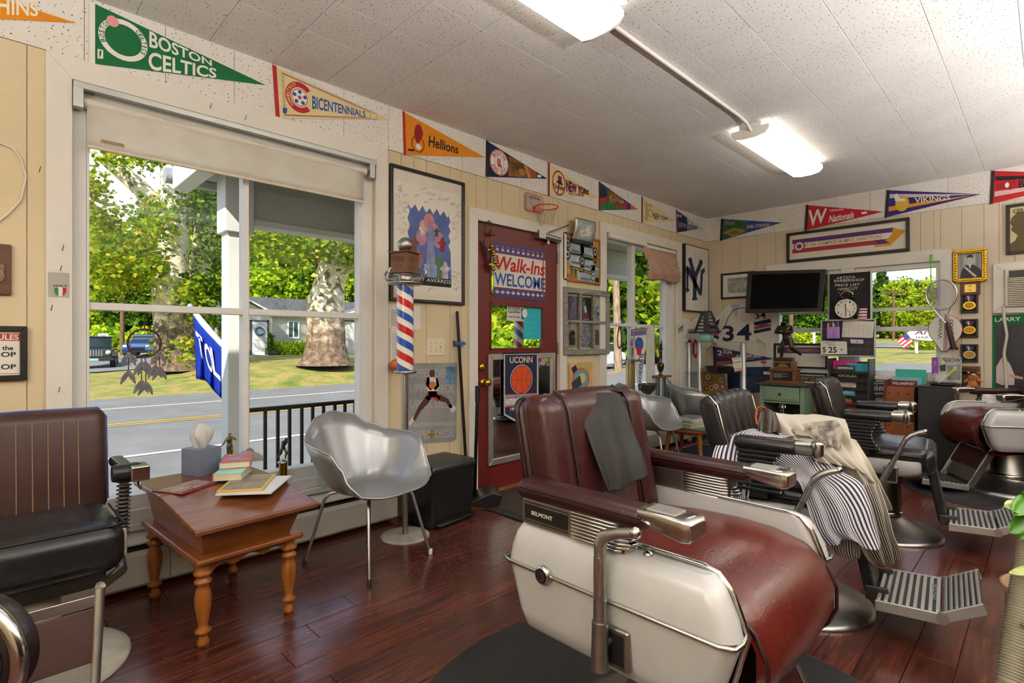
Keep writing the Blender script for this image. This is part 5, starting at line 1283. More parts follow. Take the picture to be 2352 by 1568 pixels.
V, Fa = text_geo('TONY BENNETT',True);MB().add([(.052 - .016 * (1 - b),-.085 + .17 * a, .0047) for a, b in V], Fa).build('lettering',M('#d9c8a8',.5), b_)
# soccer trophy, tape box, skater trophy
TBR = M('#8f7d52',.3,.9, var=.3, vs=20);TDK = M('#5f5a52',.3,.9, var=.3, vs=20)
p = on_table(533,1062);sc_ = E('soccer_trophy','small bronze soccer player figurine behind the books','trophy',(p.x, p.y + .04, TZ), R(35))
MB().lathe([(.028,0),(.028,.006),(.02,.01)], 20).build('base',TBR, sc_)
statue('player',.145, {'lk': (.05,-.06,.28), 'la': (.06,.02,.10), 'lf': (.07,.08,.08), 'le': (.27,.0,.70), 'lw': (.36,.02,.64), 'lh': (.40,.02,.63), 're': (-.26,0,.66), 'rw': (-.34,.02,.58), 'rh': (-.38,.02,.56)}, TBR, sc_, (0,0,.008))
MB().sphere((.035,-.02,.022),.012, n=10).build('ball',TBR, sc_)
p = on_table(570,1062);g_ = E('tape_dispenser','small grey desk gadget beside the soccer figurine','tape dispenser',(p.x + .03, p.y + .03, TZ), R(-10))
MB().prism([(-.05,0),(.05,0),(.05,.02),(.03,.035),(-.02,.055),(-.05,.05)], -.025,.025).build('body',M('#9a9692',.5), g_, bevel=.004);MB().lathe([(.02,-.012),(.02,.012)], 18,(-.012,-.0,.046), Matrix.Rotation(R(90),3, 'X')).build('roll',M('#77736f',.4), g_)
p = onY(652,1090,2.955);sk = E('skater_trophy','bowler trophy figurine on a gold column on the window sill','trophy',(p.x, 2.965,.30), R(20))
zc = onY(652,1062,2.965).z - .30
box('base',M('#d8d3c8',.3, var=.3, vs=30), sk, -.03,.03,-.028,.028,0,.05, bevel=.003);MB().lathe([(.022,.05),(.022, zc)], 20).build('column',BRASS, sk);MB().lathe([(.028, zc),(.03, zc + .004),(.02, zc + .01),(.012, zc + .018)], 20).build('plinth',STEEL, sk)
statue('figure',.135, {'pel': (0,.05,.50), 'che': (.02,-.05,.68), 'nek': (.04,-.10,.79), 'hd0': (.05,-.13,.84), 'hd1': (.055,-.14,.90), 'ls': (.13,-.06,.74), 'le': (.16,.06,.62), 'lw': (.12,.18,.52), 'lh': (.10,.2,.49), 'rs': (-.09,-.06,.74), 're': (-.16,-.1,.60), 'rw': (-.2,-.16,.5), 'rh': (-.21,-.18,.46), 'lk': (.08,-.12,.28), 'la': (.06,-.04,.1), 'lf': (.07,-.12,.05), 'rk': (-.06,.06,.26), 'ra': (-.08,.2,.12), 'rf': (-.09,.2,.05)}, TDK, sk, (0,0, zc + .016))
p = onY(747,1090,2.94);e = E('glass_vase','clear greenish glass jar on the sill behind the silver chair','jar',(p.x, 2.965,.30))
MB().lathe([(.03,0),(.034,.01),(.032,.07),(.02,.095),(.02,.125),(.024,.13)], 20).build('jar_body',glassmat((.82,.95,.88),1.35), e)
# ---- silver shell armchairs
SILV = M('#a7aaae',.3,.6, var=.05, coat=.3)
KT = [0,30,46,57,66,76,90,110,132,155,180]
ZR = [.388,.392,.405,.455,.545,.605,.622,.628,.665,.730,.752];RR = [.28,.305,.32,.318,.308,.306,.30,.294,.278,.256,.246]
def lut(a, K, V_):
  a = abs(a)
  for k in range(len(K) - 1):
    if a <= K[k + 1]:
      t_ = (a - K[k]) / (K[k + 1] - K[k]);t_ = t_ * t_ * (3 - 2 * t_);return V_[k] * (1 - t_) + V_[k + 1] * t_
  return V_[-1]
def shell_mesh():
  m = MB();rows = [];nA, nS = 72,14
  for i in range(nS + 1):
    s = i / nS;rw = []
    for j in range(nA):
      a = -180 + 360 * j / nA;zr_, rr_ = lut(a, KT, ZR), lut(a, KT, RR);z0 = .375
      q = max(0,(s - .42) / .58);f_ = q ** 1.8 if zr_ > .42 else q ** 1.2
      tuck = 1 - .10 * math.sin(min(1, s * 1.05) * PI) * (1 if abs(a) > 45 else 0)
      r_ = rr_ * (1 - (1 - s) ** 1.45) * tuck
      if s > .93 and abs(a) > 45: r_ += .012 * (s - .93) / .07
      x_, y_ = r_ * math.sin(R(a)),-r_ * math.cos(R(a))
      lean = .10 * max(0,(z0 + (zr_ - z0) * f_) - .45) if abs(a) > 110 else 0
      dip = -.012 * (1 - s) ** .5 if abs(a) < 60 else -.012 * (1 - s) ** .5
      rw.append((x_, y_ + lean + .01, z0 + (zr_ - z0) * f_ + dip + .012 * (1 - s)))
    rows.append(rw)
  m.grid(rows, True, closed=True);return m
def shell_chair(label, loc, rz, first=None):
  e = E('shell_armchair',label, 'chair',loc, rz, group='silver shell armchairs')
  if first:
    for ch in [o for o in bpy.data.objects if o.parent == first]: copy_tree(ch, e)
    return e
  sh_ = shell_mesh().build('shell',SILV, e, solid=.007)
  rim = []
  for j in range(96):
    a = -180 + 360 * j / 96;zr_, rr_ = lut(a, KT, ZR), lut(a, KT, RR) + (.012 if abs(a) > 45 else 0);lean = .10 * max(0, zr_ - .45) if abs(a) > 110 else 0
    rim.append((rr_ * math.sin(R(a)),-rr_ * math.cos(R(a)) + lean + .01, zr_))
  MB().tube(rim, .0055,6, closed=True).build('rim',SILV, sh_)
  for sx_ in (-1,1):
    for sy_ in (-1,1):
      l_ = MB().tube([(sx_ * .09, sy_ * .10,.362),(sx_ * .135, sy_ * .14,.352),(sx_ * .155, sy_ * .16,.325),(sx_ * .215, sy_ * .232,.012)], .0085,10).build('leg',STEEL, e)
      MB().lathe([(.011,0),(.011,.022),(.009,.026)], 12,(sx_ * .217, sy_ * .235,0)).build('foot_cap',M('#e2e0da',.5) if (sx_, sy_) == (1,-1) else DKMETAL, l_)
  MB().tube([(-.09,.10,.362),(.09,-.10,.362)], .007,8).build('brace',STEEL, e);MB().tube([(-.09,-.10,.362),(.09,.10,.362)], .007,8).build('brace',STEEL, e)
  return e
s1 = shell_chair('silver moulded shell armchair beside the wooden side table',(1.435,2.52,0), R(13.5))
shell_chair('silver shell armchair half hidden behind the nearest maroon barber chair',(4.22,2.52,0), R(8), s1)
shell_chair('silver shell armchair beside the low magazine table',(5.34,2.63,0), R(34), s1)
# ---- low magazine table and its pile
lt = E('low_table','low wooden bench table holding a pile of magazines','table',(4.90,2.47,0), R(8))
box('table_top',OAK, lt, -.24,.24,-.20,.20,.285,.31, bevel=.006);box('glass_top',M('#2f5a50',.1), lt, -.245,.245,-.205,.205,.3105,.318, bevel=.001)
for sx_ in (-1,1):
  for sy_ in (-1,1): MB().tube([(sx_ * .18, sy_ * .14,.285),(sx_ * .215, sy_ * .175,0)], [.026,.018], 4).build('leg',OAK, lt)
  box('stretcher',OAK, lt, sx_ * .18 - .015, sx_ * .18 + .015,-.15,.15,.255,.285)
z_ = .319
MC = ['#c8c4b8','#7d8a96','#d2cdbd','#a09a52','#b3aca0','#8a96a5']
ML = ['bottom pale magazine of the pile on the low table','second magazine up, slate cover, in the low table pile','third magazine up, off-white cover, in the low table pile','fourth magazine up, olive cover, in the low table pile','fifth magazine up, taupe cover, in the low table pile','topmost blue-grey printed magazine on the low table pile']
for k in range(6):
  h_ = (.016,.012,.018,.010,.016,.012)[k];e = E('pile_magazine',ML[k], 'magazine',(4.90 + random.uniform(-.02,.02),2.45 + random.uniform(-.02,.02), z_), R(random.uniform(-14,14)), group='magazines on the low table')
  box('pages',M('#d9d2c0',.8, var=.2), e, -.135,.135,-.10,.10,0, h_ - .001);box('cover',M(MC[k], .3, var=.5, vs=25), e, -.138,.138,-.103,.103, h_ - .001, h_);z_ += h_ + .0005
# rug
rg = E('rug','navy rug with red and white border by the low table','rug',(5.12,2.50,.001))
box('border',REDC, rg, -.55,.55,-.36,.30,0,.006);box('stripe',WHITEC, rg, -.50,.50,-.315,.255,.006,.0066);box('field',M('#1d2b4a',.9), rg, -.485,.485,-.30,.24,.0066,.0075)
# door mat
dm = E('door_mat','dark brown door mat in front of the red door','door mat',(2.93,2.60,.001))
box('mat_base',M('#2b2723',.9, bump=.3, bs=90, var=.3, vs=10), dm, -.52,.52,-.33,.27,0,.008, bevel=.003);box('mat_pile',M('#3c342b',1, bump=.6, bs=160, var=.4, vs=14), dm, -.46,.46,-.28,.22,.008,.012)
MB().prism([(-.06,-.05),(-.01,-.01),(.02,-.04),(.03,0),(.08,.02),(.03,.03),(.02,.06),(-.02,.03),(-.07,.03),(-.03,.01)], .0122,.0126, Matrix(((1,0,0),(0,0,1),(0,1,0))),(-.25,-.15,0)).build('faded_print',M('#8a6f35',.9), dm)
# ---- barber pole coat stand
bp_ = E('barber_pole_stand','red white and blue striped barber pole coat stand with wooden box','barber pole',(1.75,2.66,0))
MB().lathe([(.142,0),(.142,.006),(.13,.011),(.02,.013)], 40).build('base',M('#a8a395',.6, var=.25, vs=16), bp_)
MB().lathe([(.018,.012),(.018,.96)], 16).build('stem',STEEL, bp_)
MB().lathe([(.02,.95),(.066,.955),(.068,.968),(.05,.972)], 28).build('lower_collar',STEEL, bp_)
STRIPE_TURN, STRIPE_FREQ = 1.0,6.3
MB().lathe([(.049,0),(.049,.50)], 36).build('striped_cylinder',pole_stripes(), bp_, loc=(0,0,.972))
MB().lathe([(.05,1.47),(.10,1.474),(.10,1.486),(.06,1.49),(.052,1.50),(.052,1.53),(.058,1.535)], 32).build('upper_collar',STEEL, bp_)
for k in range(4):
  a = R(20 + 90 * k);c_, s_ = math.cos(a), math.sin(a)
  MB().tube([(c_ * q, s_ * q, z_) for q, z_ in ((.05,1.495),(.08,1.512),(.11,1.510),(.135,1.508),(.150,1.525),(.145,1.548),(.132,1.555))], [.008,.008,.0075,.007,.007,.007,.008], 10).build('coat_hook',STEEL, bp_)
WAL = wood('#7a5234','#5a3820',.5,(1,1,9))
bx_ = MB().obox((0,0,1.60),(.118,.118,.11), Matrix.Rotation(R(20),3, 'Z')).build('wooden_box',WAL, bp_, bevel=.002)
MB().obox((0,0,1.541),(.14,.14,.008), Matrix.Rotation(R(20),3, 'Z')).build('box_bottom',WAL, bp_, bevel=.001);MB().obox((0,0,1.659),(.14,.14,.008), Matrix.Rotation(R(20),3, 'Z')).build('box_top',WAL, bp_, bevel=.001)
R20 = Matrix.Rotation(R(20),3, 'Z')
for st, z0_, z1_, sz in (('CREW',1.60,1.63,.042),('CUT',1.565,1.585,.03)):
  V, Fa = text_geo(st, False)
  for rot in (Matrix.Identity(3), Matrix.Rotation(R(-90),3, 'Z')):
    MB().add([R20 @ rot @ Vector((-sz + 2 * sz * a, -.0597, z0_ + (z1_ - z0_) * b)) for a, b in V], Fa).build('lettering',M('#3f2412',.6), bx_)
MB().sphere((0,0,1.705),.045, n=24).build('finial_ball',STEEL, bp_)
# ---- trash bin, broom, dust pan
tbn = E('trash_bin','black square pedal bin against the wall','trash bin',(2.07,2.76,0), R(6))
m = MB();loft(m, [rloop(-.175,.175,-.13,.13,.012,.02), rloop(-.185,.185,-.145,.145,.345,.02)]);m.build('body',BLACKPL, tbn)
m = MB();loft(m, [rloop(-.193,.193,-.153,.153,.346,.02), rloop(-.193,.193,-.153,.153,.366,.02), rloop(-.18,.18,-.14,.14,.386,.02)]);m.build('lid',BLACKPL, tbn)
box('plinth',BLACK, tbn, -.165,.165,-.12,.12,0,.014);MB().tube([(-.15,-.135,.03),(-.15,-.165,.03),(.15,-.165,.03),(.15,-.135,.03)], .011,8).build('pedal',BLACK, tbn)
p0, p1 = onY(1050,718,2.945), onY(1063,1000,2.945)
bm_ = E('broom','long black-handled broom clipped upright to the wall','broom',(p1.x + .04,2.945,0))
pb = Vector((p1.x + .04,2.945,.12));under(MB().tube([p0, pb], .0115,10).build('handle',BLACKPL, bm_), bm_);under(MB().sphere(p0,.013, n=10).build('handle_tip',BLACK, bm_), bm_)
m = MB();rr = random.Random(2)
for k in range(160):
  x_ = rr.uniform(-.09,.09);m.tube([(pb.x + x_ * .5, pb.y + rr.uniform(-.01,.01),.16),(pb.x + x_ * 1.1, pb.y - .01 + rr.uniform(-.015,.015),.004)], .0016,3, caps=False)
under(m.build('bristles',M('#6b6358',.9), bm_), bm_);under(MB().box(pb.x - .055, pb.x + .055, pb.y - .016, pb.y + .016,.14,.18).build('brush_head',BLACK, bm_, bevel=.006), bm_)
cl_ = E('broom_clip','blue spring clip holding the broom handle','clip',onY(1052,788, YW))
box('clip_plate',STEEL, cl_, -.05,.05,-.004,0,-.025,.02, bevel=.001);box('clip_jaw',M('#2a62b5',.35), cl_, -.032,.032,-.05,-.004,-.012,.01, bevel=.004)
q0, q1 = at(1097,890,3.74), at(1090,1140,3.70)
dp_ = E('dustpan','long-handled black dustpan and brush beside the door casing','dustpan',(q1.x, q1.y, 0))
under(MB().tube([q0, q1,(q1.x, q1.y, .07)], .0125,10).build('handle',BLACKPL, dp_), dp_);under(MB().tube([q0 + Vector((0,0,-.10)), q0 + Vector((0,0,.012))], .018,12).build('grip',BLACK, dp_), dp_)
m = MB();c_ = Vector((q1.x + .05, q1.y - .02,0))
m.prism([(-.13,.01),(.10,.003),(.13,.09),(.06,.11),(-.10,.05)], -.11,.11);m.v = [tuple(Matrix.Rotation(R(-35),3, 'Z') @ Vector(v) + c_) for v in m.v]
under(m.build('pan',BLACKPL, dp_, bevel=.008), dp_)
m = MB();rr = random.Random(12)
for k in range(220): m.tube([(c_.x - .15 + rr.gauss(0,.03), c_.y - .05 + rr.gauss(0,.03),.004 + rr.random() * .03),(c_.x - .15 + rr.gauss(0,.05), c_.y - .05 + rr.gauss(0,.05),.002 + rr.random() * .02)], .0006,3, caps=False)
tag(m.build('hair_clippings',M('#6f4e2f',.9)), 'swept brown hair clippings by the dustpan','hair',kind='stuff')
m = MB();rr = random.Random(19)
for k in range(1500):
  x_, y_ = (rr.gauss(1.9,.35), rr.gauss(2.25,.22)) if k % 3 else (rr.uniform(.3,3.5), rr.uniform(1.2,2.6));a = rr.uniform(0,6.28);L = rr.uniform(.006,.022)
  if y_ > 2.85: continue
  m.add([(x_, y_, .0018),(x_ + .0008, y_ + .0006,.0018),(x_ + L * math.cos(a), y_ + L * math.sin(a),.0022)], [(0,1,2)])
tag(m.build('hair_dust',M('#b9a08c',.9)), 'loose pale hair clippings and dust on the floor planks','hair',kind='stuff')
# ---- plant and ribbed hose at the right edge
hz_ = E('ribbed_hose','cream corrugated hose rising at the right edge of the view','hose',(at(2330,1500,1.1).x, at(2330,1500,1.1).y, 0))
path = [at(2376,1200,1.16), at(2368,1260,1.15), at(2357,1330,1.13), at(2345,1400,1.11), at(2334,1480,1.09), at(2322,1568,1.07)];last = path[-1];path += [Vector((last.x - .01, last.y - .01,.3)), Vector((last.x - .01, last.y - .01,.012))]
def resample(P, n):
  L = [0]
  for a, b in zip(P, P[1:]): L.append(L[-1] + (b - a).length)
  o = []
  for i in range(n):
    s = L[-1] * i / (n - 1);k = max(j for j in range(len(L)) if L[j] <= s + 1e-9);k = min(k, len(P) - 2);t_ = (s - L[k]) / (L[k + 1] - L[k]);o.append(P[k].lerp(P[k + 1], t_))
  return o
RSP = resample(path, 400);under(MB().tube(RSP, [.0235 + .0022 * math.cos(i * PI * .667) for i in range(400)], 14).build('hose_body',M('#86816c',.5, var=.12), hz_), hz_)
pl2 = E('potted_pothos','trailing pothos plant with variegated leaves at the right edge','plant',(at(2440,1300,1.25).x, at(2440,1300,1.25).y, 0))
under(MB().lathe([(.07,.0),(.09,.02),(.10,.52),(.11,.55),(.10,.55),(.095,.5),(.0001,.5)], 28,(at(2440,1300,1.25).x, at(2440,1300,1.25).y, 0)).build('pot',M('#8a6a52',.7), pl2), pl2)
pc = Vector((at(2440,1300,1.25).x, at(2440,1300,1.25).y, .55))
POT1 = M('#4f8f2c',.35, var=.35, vs=9);POT2 = M('#b9c37a',.35, var=.5, vs=12)
def pleaf(c, tip, wd, mat, nrm):
  c, tip = Vector(c), Vector(tip);ax = tip - c;sd = ax.cross(Vector(nrm)).normalized();up = sd.cross(ax).normalized();rows = []
  for i in range(9):
    t_ = i / 8;w_ = wd * math.sin(PI * min(1, t_ * .93 + .07)) ** .8 * (1 - .35 * t_)
    rows.append([c + ax * t_ + sd * w_ * q + up * (abs(q) * .25 * wd - .06 * ax.length * math.sin(t_ * PI)) for q in (-1,-.5,0,.5,1)])
  o = MB().grid(rows).build('leaf',mat, pl2, solid=.0008);under(o, pl2);under(MB().tube([pc, pc.lerp(c, .5) + Vector((0,0,.06)), c], .0025,6).build('stem',M('#5f8a3a',.5), pl2), pl2)
D_ = 1.12
pleaf(at(2368,1168, D_), at(2302,1165, D_ - .02),.024, POT2,(-.5,-.5,.9));pleaf(at(2372,1140, D_), at(2325,1185, D_ - .03),.022, POT1,(-.7,-.5,.6));pleaf(at(2362,1190, D_), at(2316,1225, D_ - .01),.020, POT1,(-.7,-.6,.5))
pleaf(at(2372,1205, D_), at(2340,1240, D_),.012, POT1,(-.7,-.6,.5));pleaf(at(2375,1300, D_), at(2316,1318, D_ - .06),.012, POT2,(-.3,-.3,.9));pleaf(at(2380,1330, D_), at(2352,1350, D_),.014, POT1,(-.7,-.6,.5));pleaf(at(2390,1440, D_), at(2342,1432, D_ - .05),.014, POT1,(-.7,-.6,.5));pleaf(at(2400,1150, D_), at(2345,1130, D_),.02, POT1,(-.6,-.6,.6))
# ---- cloths
def crom(P, t_):
  n = len(P) - 1;x_ = t_ * n;k = min(int(x_), n - 1);f_ = x_ - k
  a, b, c, d_ = P[max(k - 1,0)], P[k], P[k + 1], P[min(k + 2, n)]
  return .5 * ((2 * b) + (c - a) * f_ + (2 * a - 5 * b + 4 * c - d_) * f_ ** 2 + (3 * b - a - 3 * c + d_) * f_ ** 3)
def cloth(name, rows, mat, parent, nu=40, nv=40, fold=0.0, ff=5.0, ph=0.0, uvs=1.0, thick=.002):
  """rows of (px, py, distance) control points, smoothly interpolated, with soft folds"""
  ctl = [[at(*c) for c in r_] for r_ in rows];G = [];uv = []
  for j in range(nv + 1):
    v = j / nv;line = [crom([crom(r_, i / nu) for r_ in ctl], v) for i in range(nu + 1)]
    vw = Vector((-CA, -SA, 0))
    G.append([p_ + vw * fold * math.sin(ff * 2 * PI * i / nu + ph + 2.2 * v) * (.35 + .65 * v) for i, p_ in enumerate(line)]);uv += [(i / nu * uvs, v) for i in range(nu + 1)]
  o = MB().grid(G).build(name, mat, parent, solid=thick, uvg=uv);return under(o, parent) if parent else o
STR1 = stripes('#e4e2ea','#2a2a3c',0,30.0,.52);STR2 = stripes('#d8d3c8','#2b2728',0,34.0,.5)
blk = E('draped_cloth','black leather-look cloth slung over the nearest maroon chair back','cloth',(1.3,1.05,.95))
CLB = M('#12100e',.62, bump=.1, bs=60)
cloth('cloth_fall',[[(1318,912,1.66),(1352,905,1.68),(1388,902,1.705),(1424,906,1.74)], [(1330,950,1.615),(1366,945,1.63),(1404,942,1.66),(1440,945,1.70)], [(1352,1010,1.585),(1384,1005,1.60),(1424,1002,1.63),(1458,1000,1.67)], [(1376,1075,1.56),(1404,1072,1.575),(1444,1062,1.60),(1476,1045,1.64)], [(1398,1128,1.545),(1414,1126,1.56),(1456,1108,1.585),(1490,1088,1.625)]], CLB, blk, 30,40,.009,2.2,0,1,.004)
cloth('cloth_top',[[(1268,914,1.69),(1300,908,1.70),(1350,899,1.72),(1400,896,1.75),(1428,900,1.77)], [(1276,905,1.78),(1310,897,1.80),(1352,892,1.82),(1400,889,1.85),(1432,892,1.87)], [(1285,955,1.90),(1315,950,1.91),(1356,945,1.92),(1400,940,1.95),(1430,940,1.97)]], CLB, blk, 20,16,.003,2,0,1,.004)
def nd(px, o=0.0): return 2.162 - .00097 * (px - 1792) + o            # distance of the black chair's near flank at a pixel column
def nrow(lst, o): return [(a, b, nd(a, o + (c[0] if c else 0))) for a, b, *c in lst]
cp = E('striped_cape','navy and white striped barber cape spilling off the black chair','cape',(2.5,.8,.7))
cloth('arm_drape',[nrow([(1690,1000,.03),(1730,984),(1770,996),(1800,1000),(1832,997)], .16), nrow([(1658,1008,.03),(1700,996),(1738,1000),(1770,1004),(1796,1008)], .07), nrow([(1642,1026,.02),(1690,1030),(1726,1032),(1750,1036),(1768,1036)], .005), nrow([(1634,1056),(1684,1066),(1714,1066),(1730,1064),(1742,1060)], -.02), nrow([(1635,1100),(1682,1120),(1706,1124),(1718,1116),(1724,1108)], -.025), nrow([(1650,1160),(1682,1185),(1704,1190),(1712,1180),(1716,1170)], -.02)], STR1, cp, 60,44,.010,3.5,.5,.75)
cloth('seat_drape',[nrow([(1704,1062),(1748,1046),(1800,1036),(1850,1040),(1884,1046)], .12), nrow([(1760,1085,-.02),(1800,1076),(1840,1074),(1876,1084),(1930,1080,.03)], .03), nrow([(1826,1098),(1850,1112),(1880,1120),(1918,1120),(1978,1108,.03)], -.03), nrow([(1850,1152),(1876,1166),(1908,1170),(1950,1165),(2004,1160,.04)], -.05), nrow([(1870,1216),(1897,1220),(1930,1222),(1970,1215),(2018,1210,.06)], -.06), nrow([(1886,1256),(1922,1248),(1958,1240),(1994,1262),(2030,1250,.07)], -.06)], STR1, cp, 80,44,.014,3.2,1.2,.9)
cloth('rear_fold',[nrow([(1925,1130,.02),(1955,1118),(1998,1112),(2016,1110)], .04), nrow([(1945,1185),(1978,1170),(2018,1165),(2036,1170)], .03), nrow([(1965,1238),(1996,1220),(2030,1215),(2048,1225)], .04), nrow([(1988,1280),(2020,1275),(2045,1265),(2062,1260)], .06), nrow([(2008,1294),(2030,1296),(2050,1292),(2064,1284)], .08)], STR2, cp, 60,40,.014,3.0,.3,.8)
cloth('low_fold',[nrow([(1906,1225),(1940,1225),(1975,1225)], .0), nrow([(1908,1255),(1940,1262),(1975,1262)], .01), nrow([(1916,1272),(1945,1282),(1972,1280)], .02)], STR2, cp, 30,20,.008,3,0,.5)
wc = E('white_cape','crumpled cream cape with dark photo print on the black chair seat','cape',(2.7,.8,.7))
CRM = translucent('#dcd5c8',.2);PRT = wood('#b9b0a2','#1c1a18',.8,(5,7,6),0)
cloth('cape_body',[[(1752,935,2.42),(1785,948,2.44),(1830,952,2.46),(1880,952,2.47),(1938,962,2.46)], nrow([(1765,965),(1800,972),(1850,975),(1900,976),(1948,992)], .20), nrow([(1800,1012),(1835,1010),(1880,1012),(1925,1018),(1958,1040)], .16), nrow([(1850,1036),(1880,1040),(1912,1045),(1950,1055),(1985,1075)], .10), nrow([(1872,1060),(1908,1064),(1946,1072),(1980,1086),(2004,1110)], .07)], CRM, wc, 60,50,.026,5.3,0)
cloth('cape_fall',[nrow([(1905,1000),(1935,1000),(1965,1010)], .22), nrow([(1930,1060),(1960,1055),(1995,1060)], .14), nrow([(1965,1110),(1995,1105),(2020,1110)], .12), nrow([(1990,1160),(2020,1150),(2042,1155)], .13), nrow([(2010,1205),(2030,1190),(2046,1165)], .15)], CRM, wc, 40,40,.012,3,1)
cloth('printed_panel',[nrow([(1815,985),(1850,972),(1880,968),(1920,965)], .20), nrow([(1830,998),(1862,990),(1893,990),(1935,985)], .16), nrow([(1858,1002),(1880,1002),(1905,1006),(1930,1010)], .135), nrow([(1880,1020),(1895,1020),(1910,1025),(1922,1032)], .12)], PRT, wc, 30,24,.012,3,.6)
ap = E('orange_bag','dark wrinkled plastic apron with an orange neck strap','apron',(2.5,.95,.75))
cloth('apron_sheet',[[(1742,945,2.40),(1760,938,2.395),(1782,948,2.39)], [(1738,970,2.37),(1765,962,2.355),(1790,975,2.35)], [(1740,992,2.34),(1768,994,2.33),(1792,992,2.32)]], M('#3a3026',.35, bump=.8, bs=40, var=.5, vs=10), ap, 20,20,.012,2,0)
g = MB().tube([at(*c) for c in ((1738,975,2.36),(1735,955,2.38),(1738,938,2.40),(1748,934,2.40),(1758,938,2.39))], .008,8, flat=.35);under(g.build('neck_strap',M('#d9560f',.5), ap), ap)
# ================================================================= THINGS ON THE WINDOW WALL
def pennant(wall, name, label, tl, bl, tip, felt, band, bw=.07, d=.006):
  """felt triangle with a binding strip on its short side;returns the Flat and a map (s along, t across) -> local point"""
  f = Flat(wall, name, label, 'pennant',bl, group='sports pennants');A, B, T = Vector(f.p(*tl)), Vector(f.p(*bl)), Vector(f.p(*tip))
  def pt(s, t): 
    a, b = A.lerp(T, s), B.lerp(T, s);return b.lerp(a, t)
  f.poly([pt(0,0), pt(1,.5), pt(0,1)], d, felt, 'felt',.002, False)
  w_ = bw if bw else .05
  if band: f.poly([pt(0,-.01), pt(w_, -.01), pt(w_, 1.01), pt(0,1.01)], d + .0021, band, 'binding',.001, False)
  f.pt = pt;f.D = d + .0024;return f
def ptext(f, st, s0, s1, t0, t1, mat, bold=True, shear=0.0, t2=None, t3=None, lift=0.0):
  """lettering that tapers with the pennant;t0..t1 at s0, t2..t3 at s1"""
  t2 = t0 if t2 is None else t2;t3 = t1 if t3 is None else t3
  V, Fa = text_geo(st, bold, shear);out_ = []
  for a, b in V:
    s = s0 + (s1 - s0) * a;t = (t0 + (t2 - t0) * a) * (1 - b) + (t1 + (t3 - t1) * a) * b
    q = f.pt(s, t);out_.append((q.x, -f.D - .0006 - lift, q.y))
  return MB().add(out_, Fa).build('lettering',mat, f.root)
def pdisc(f, s, t, r, mat, hole=0.0, lift=0.0, sq=1.0):
  c = f.pt(s, t);return f.disc((c.x, c.y), r * sq, r, f.D + lift, mat, px=False, hole=hole)
def pstrip(f, s0, s1, ta, tb, ta2, tb2, mat, lift=0.0):
  return f.poly([f.pt(s0, ta), f.pt(s1, ta2), f.pt(s1, tb2), f.pt(s0, tb)], f.D + lift, mat, 'stripe',px=False)
GREEN = M('#0f6b3f',.85);FELTC = M('#e2cf9d',.85);ORF = M('#e08a16',.85);FNAVY = M('#1c2648',.85);FRED = M('#c01f2c',.8);FPUR = M('#3c2470',.8);DKRED = M('#8e1c26',.8);BLU = M('#2459a8',.8);PINK = M('#e39aa0',.8)
# orange pennant cut by the left edge
f = pennant('L','pennant','orange felt pennant cut off by the left edge of the picture',(-230,-75),(-230,33),(174,54), ORF, WHITEC)
f.text('HINS',[(-6,33),(88,38),(88,8),(-6,-12)], f.D, M('#f0e6c8',.8))
# green pennant
f = pennant('L','pennant','green felt Boston Celtics pennant above the big window',(204,4),(204,146),(608,196), GREEN, WHITEC, .028)
c = f.p(283,94);r_ = .092
f.disc(c, r_, r_, f.D, WHITEC, hole=.76, px=False);f.arctext('BOSTON',c, r_ * .875,.019,168, f.D + .0006, GREEN, step=13.5);f.arctext('CELTICS',c, r_ * .875,.018,12, f.D + .0006, GREEN, step=12)
f.disc((259,49),14,12.5, f.D + .0012, PINK)
f.text('BOSTON',[(343,108),(487,152),(486,139),(343,70)], f.D, WHITEC);f.text('CELTICS',[(341,160),(497,180),(497,158),(341,117)], f.D, WHITEC)
f.poly([(224,112),(237,115),(237,135),(224,134)], f.D, WHITEC, 'league_mark');f.poly([(228,116),(233,117),(232,126),(229,133),(228,124)], f.D + .0008, GREEN, 'league_mark')
# cream soccer pennant
f = pennant('L','pennant','cream felt Connecticut Bicentennials pennant with red and blue lettering',(624,150),(632,272),(897,277), FELTC, REDC, .03)
for k, mt in ((0, BLU),(1, REDC)):
  q = [f.pt(.065 + .012 * k, .06 + .012 * k), f.pt(.86 - .06 * k, .10 + .12 * k), f.pt(.86 - .06 * k, .90 - .12 * k), f.pt(.065 + .012 * k, .93 - .012 * k)]
  MB().tube([(a.x, -f.D - .0005, a.y) for a in q + q[:1]], .0014,4).build('border_line',mt, f.root)
c = f.p(687,225)
m_ = MB();n = 40;pts = []
for k in range(n + 1):
  a = R(42 + 276 * k / n);pts.append(((.085 * math.cos(a),.085 * math.sin(a)),(.056 * math.cos(a),.056 * math.sin(a))))
m_.add([(c[0] + q[0] * .95,-f.D - .001, c[1] + q[1]) for pr in pts for q in pr], [(2 * k, 2 * k + 1,2 * k + 3,2 * k + 2) for k in range(n)]);m_.build('letter_c',REDC, f.root)
f.disc(c, .045,.047, f.D, WHITEC, px=False);f.disc(c, .045,.047, f.D + .0006, REDC, hole=.93, px=False)
for k in range(5): f.poly([(c[0] + .031 * math.cos(k * 1.257 + 1.57) + .012 * math.cos(j * 1.257 + k), c[1] + .031 * math.sin(k * 1.257 + 1.57) + .012 * math.sin(j * 1.257 + k)) for j in range(5)], f.D + .0008, BLU, px=False)
f.poly(star(c, .016), f.D + .001, REDC, px=False)
f.arctext('CONNECTICUT',c, .071,.017,172, f.D + .0014, FELTC, squash=.95, step=11.5)
f.text('BICENTENNIALS',[(717,250),(840,270),(839,256),(717,219)], f.D, BLU);f.poly([(649,247),(660,248),(659,259),(654,262),(650,258)], f.D, BLU)
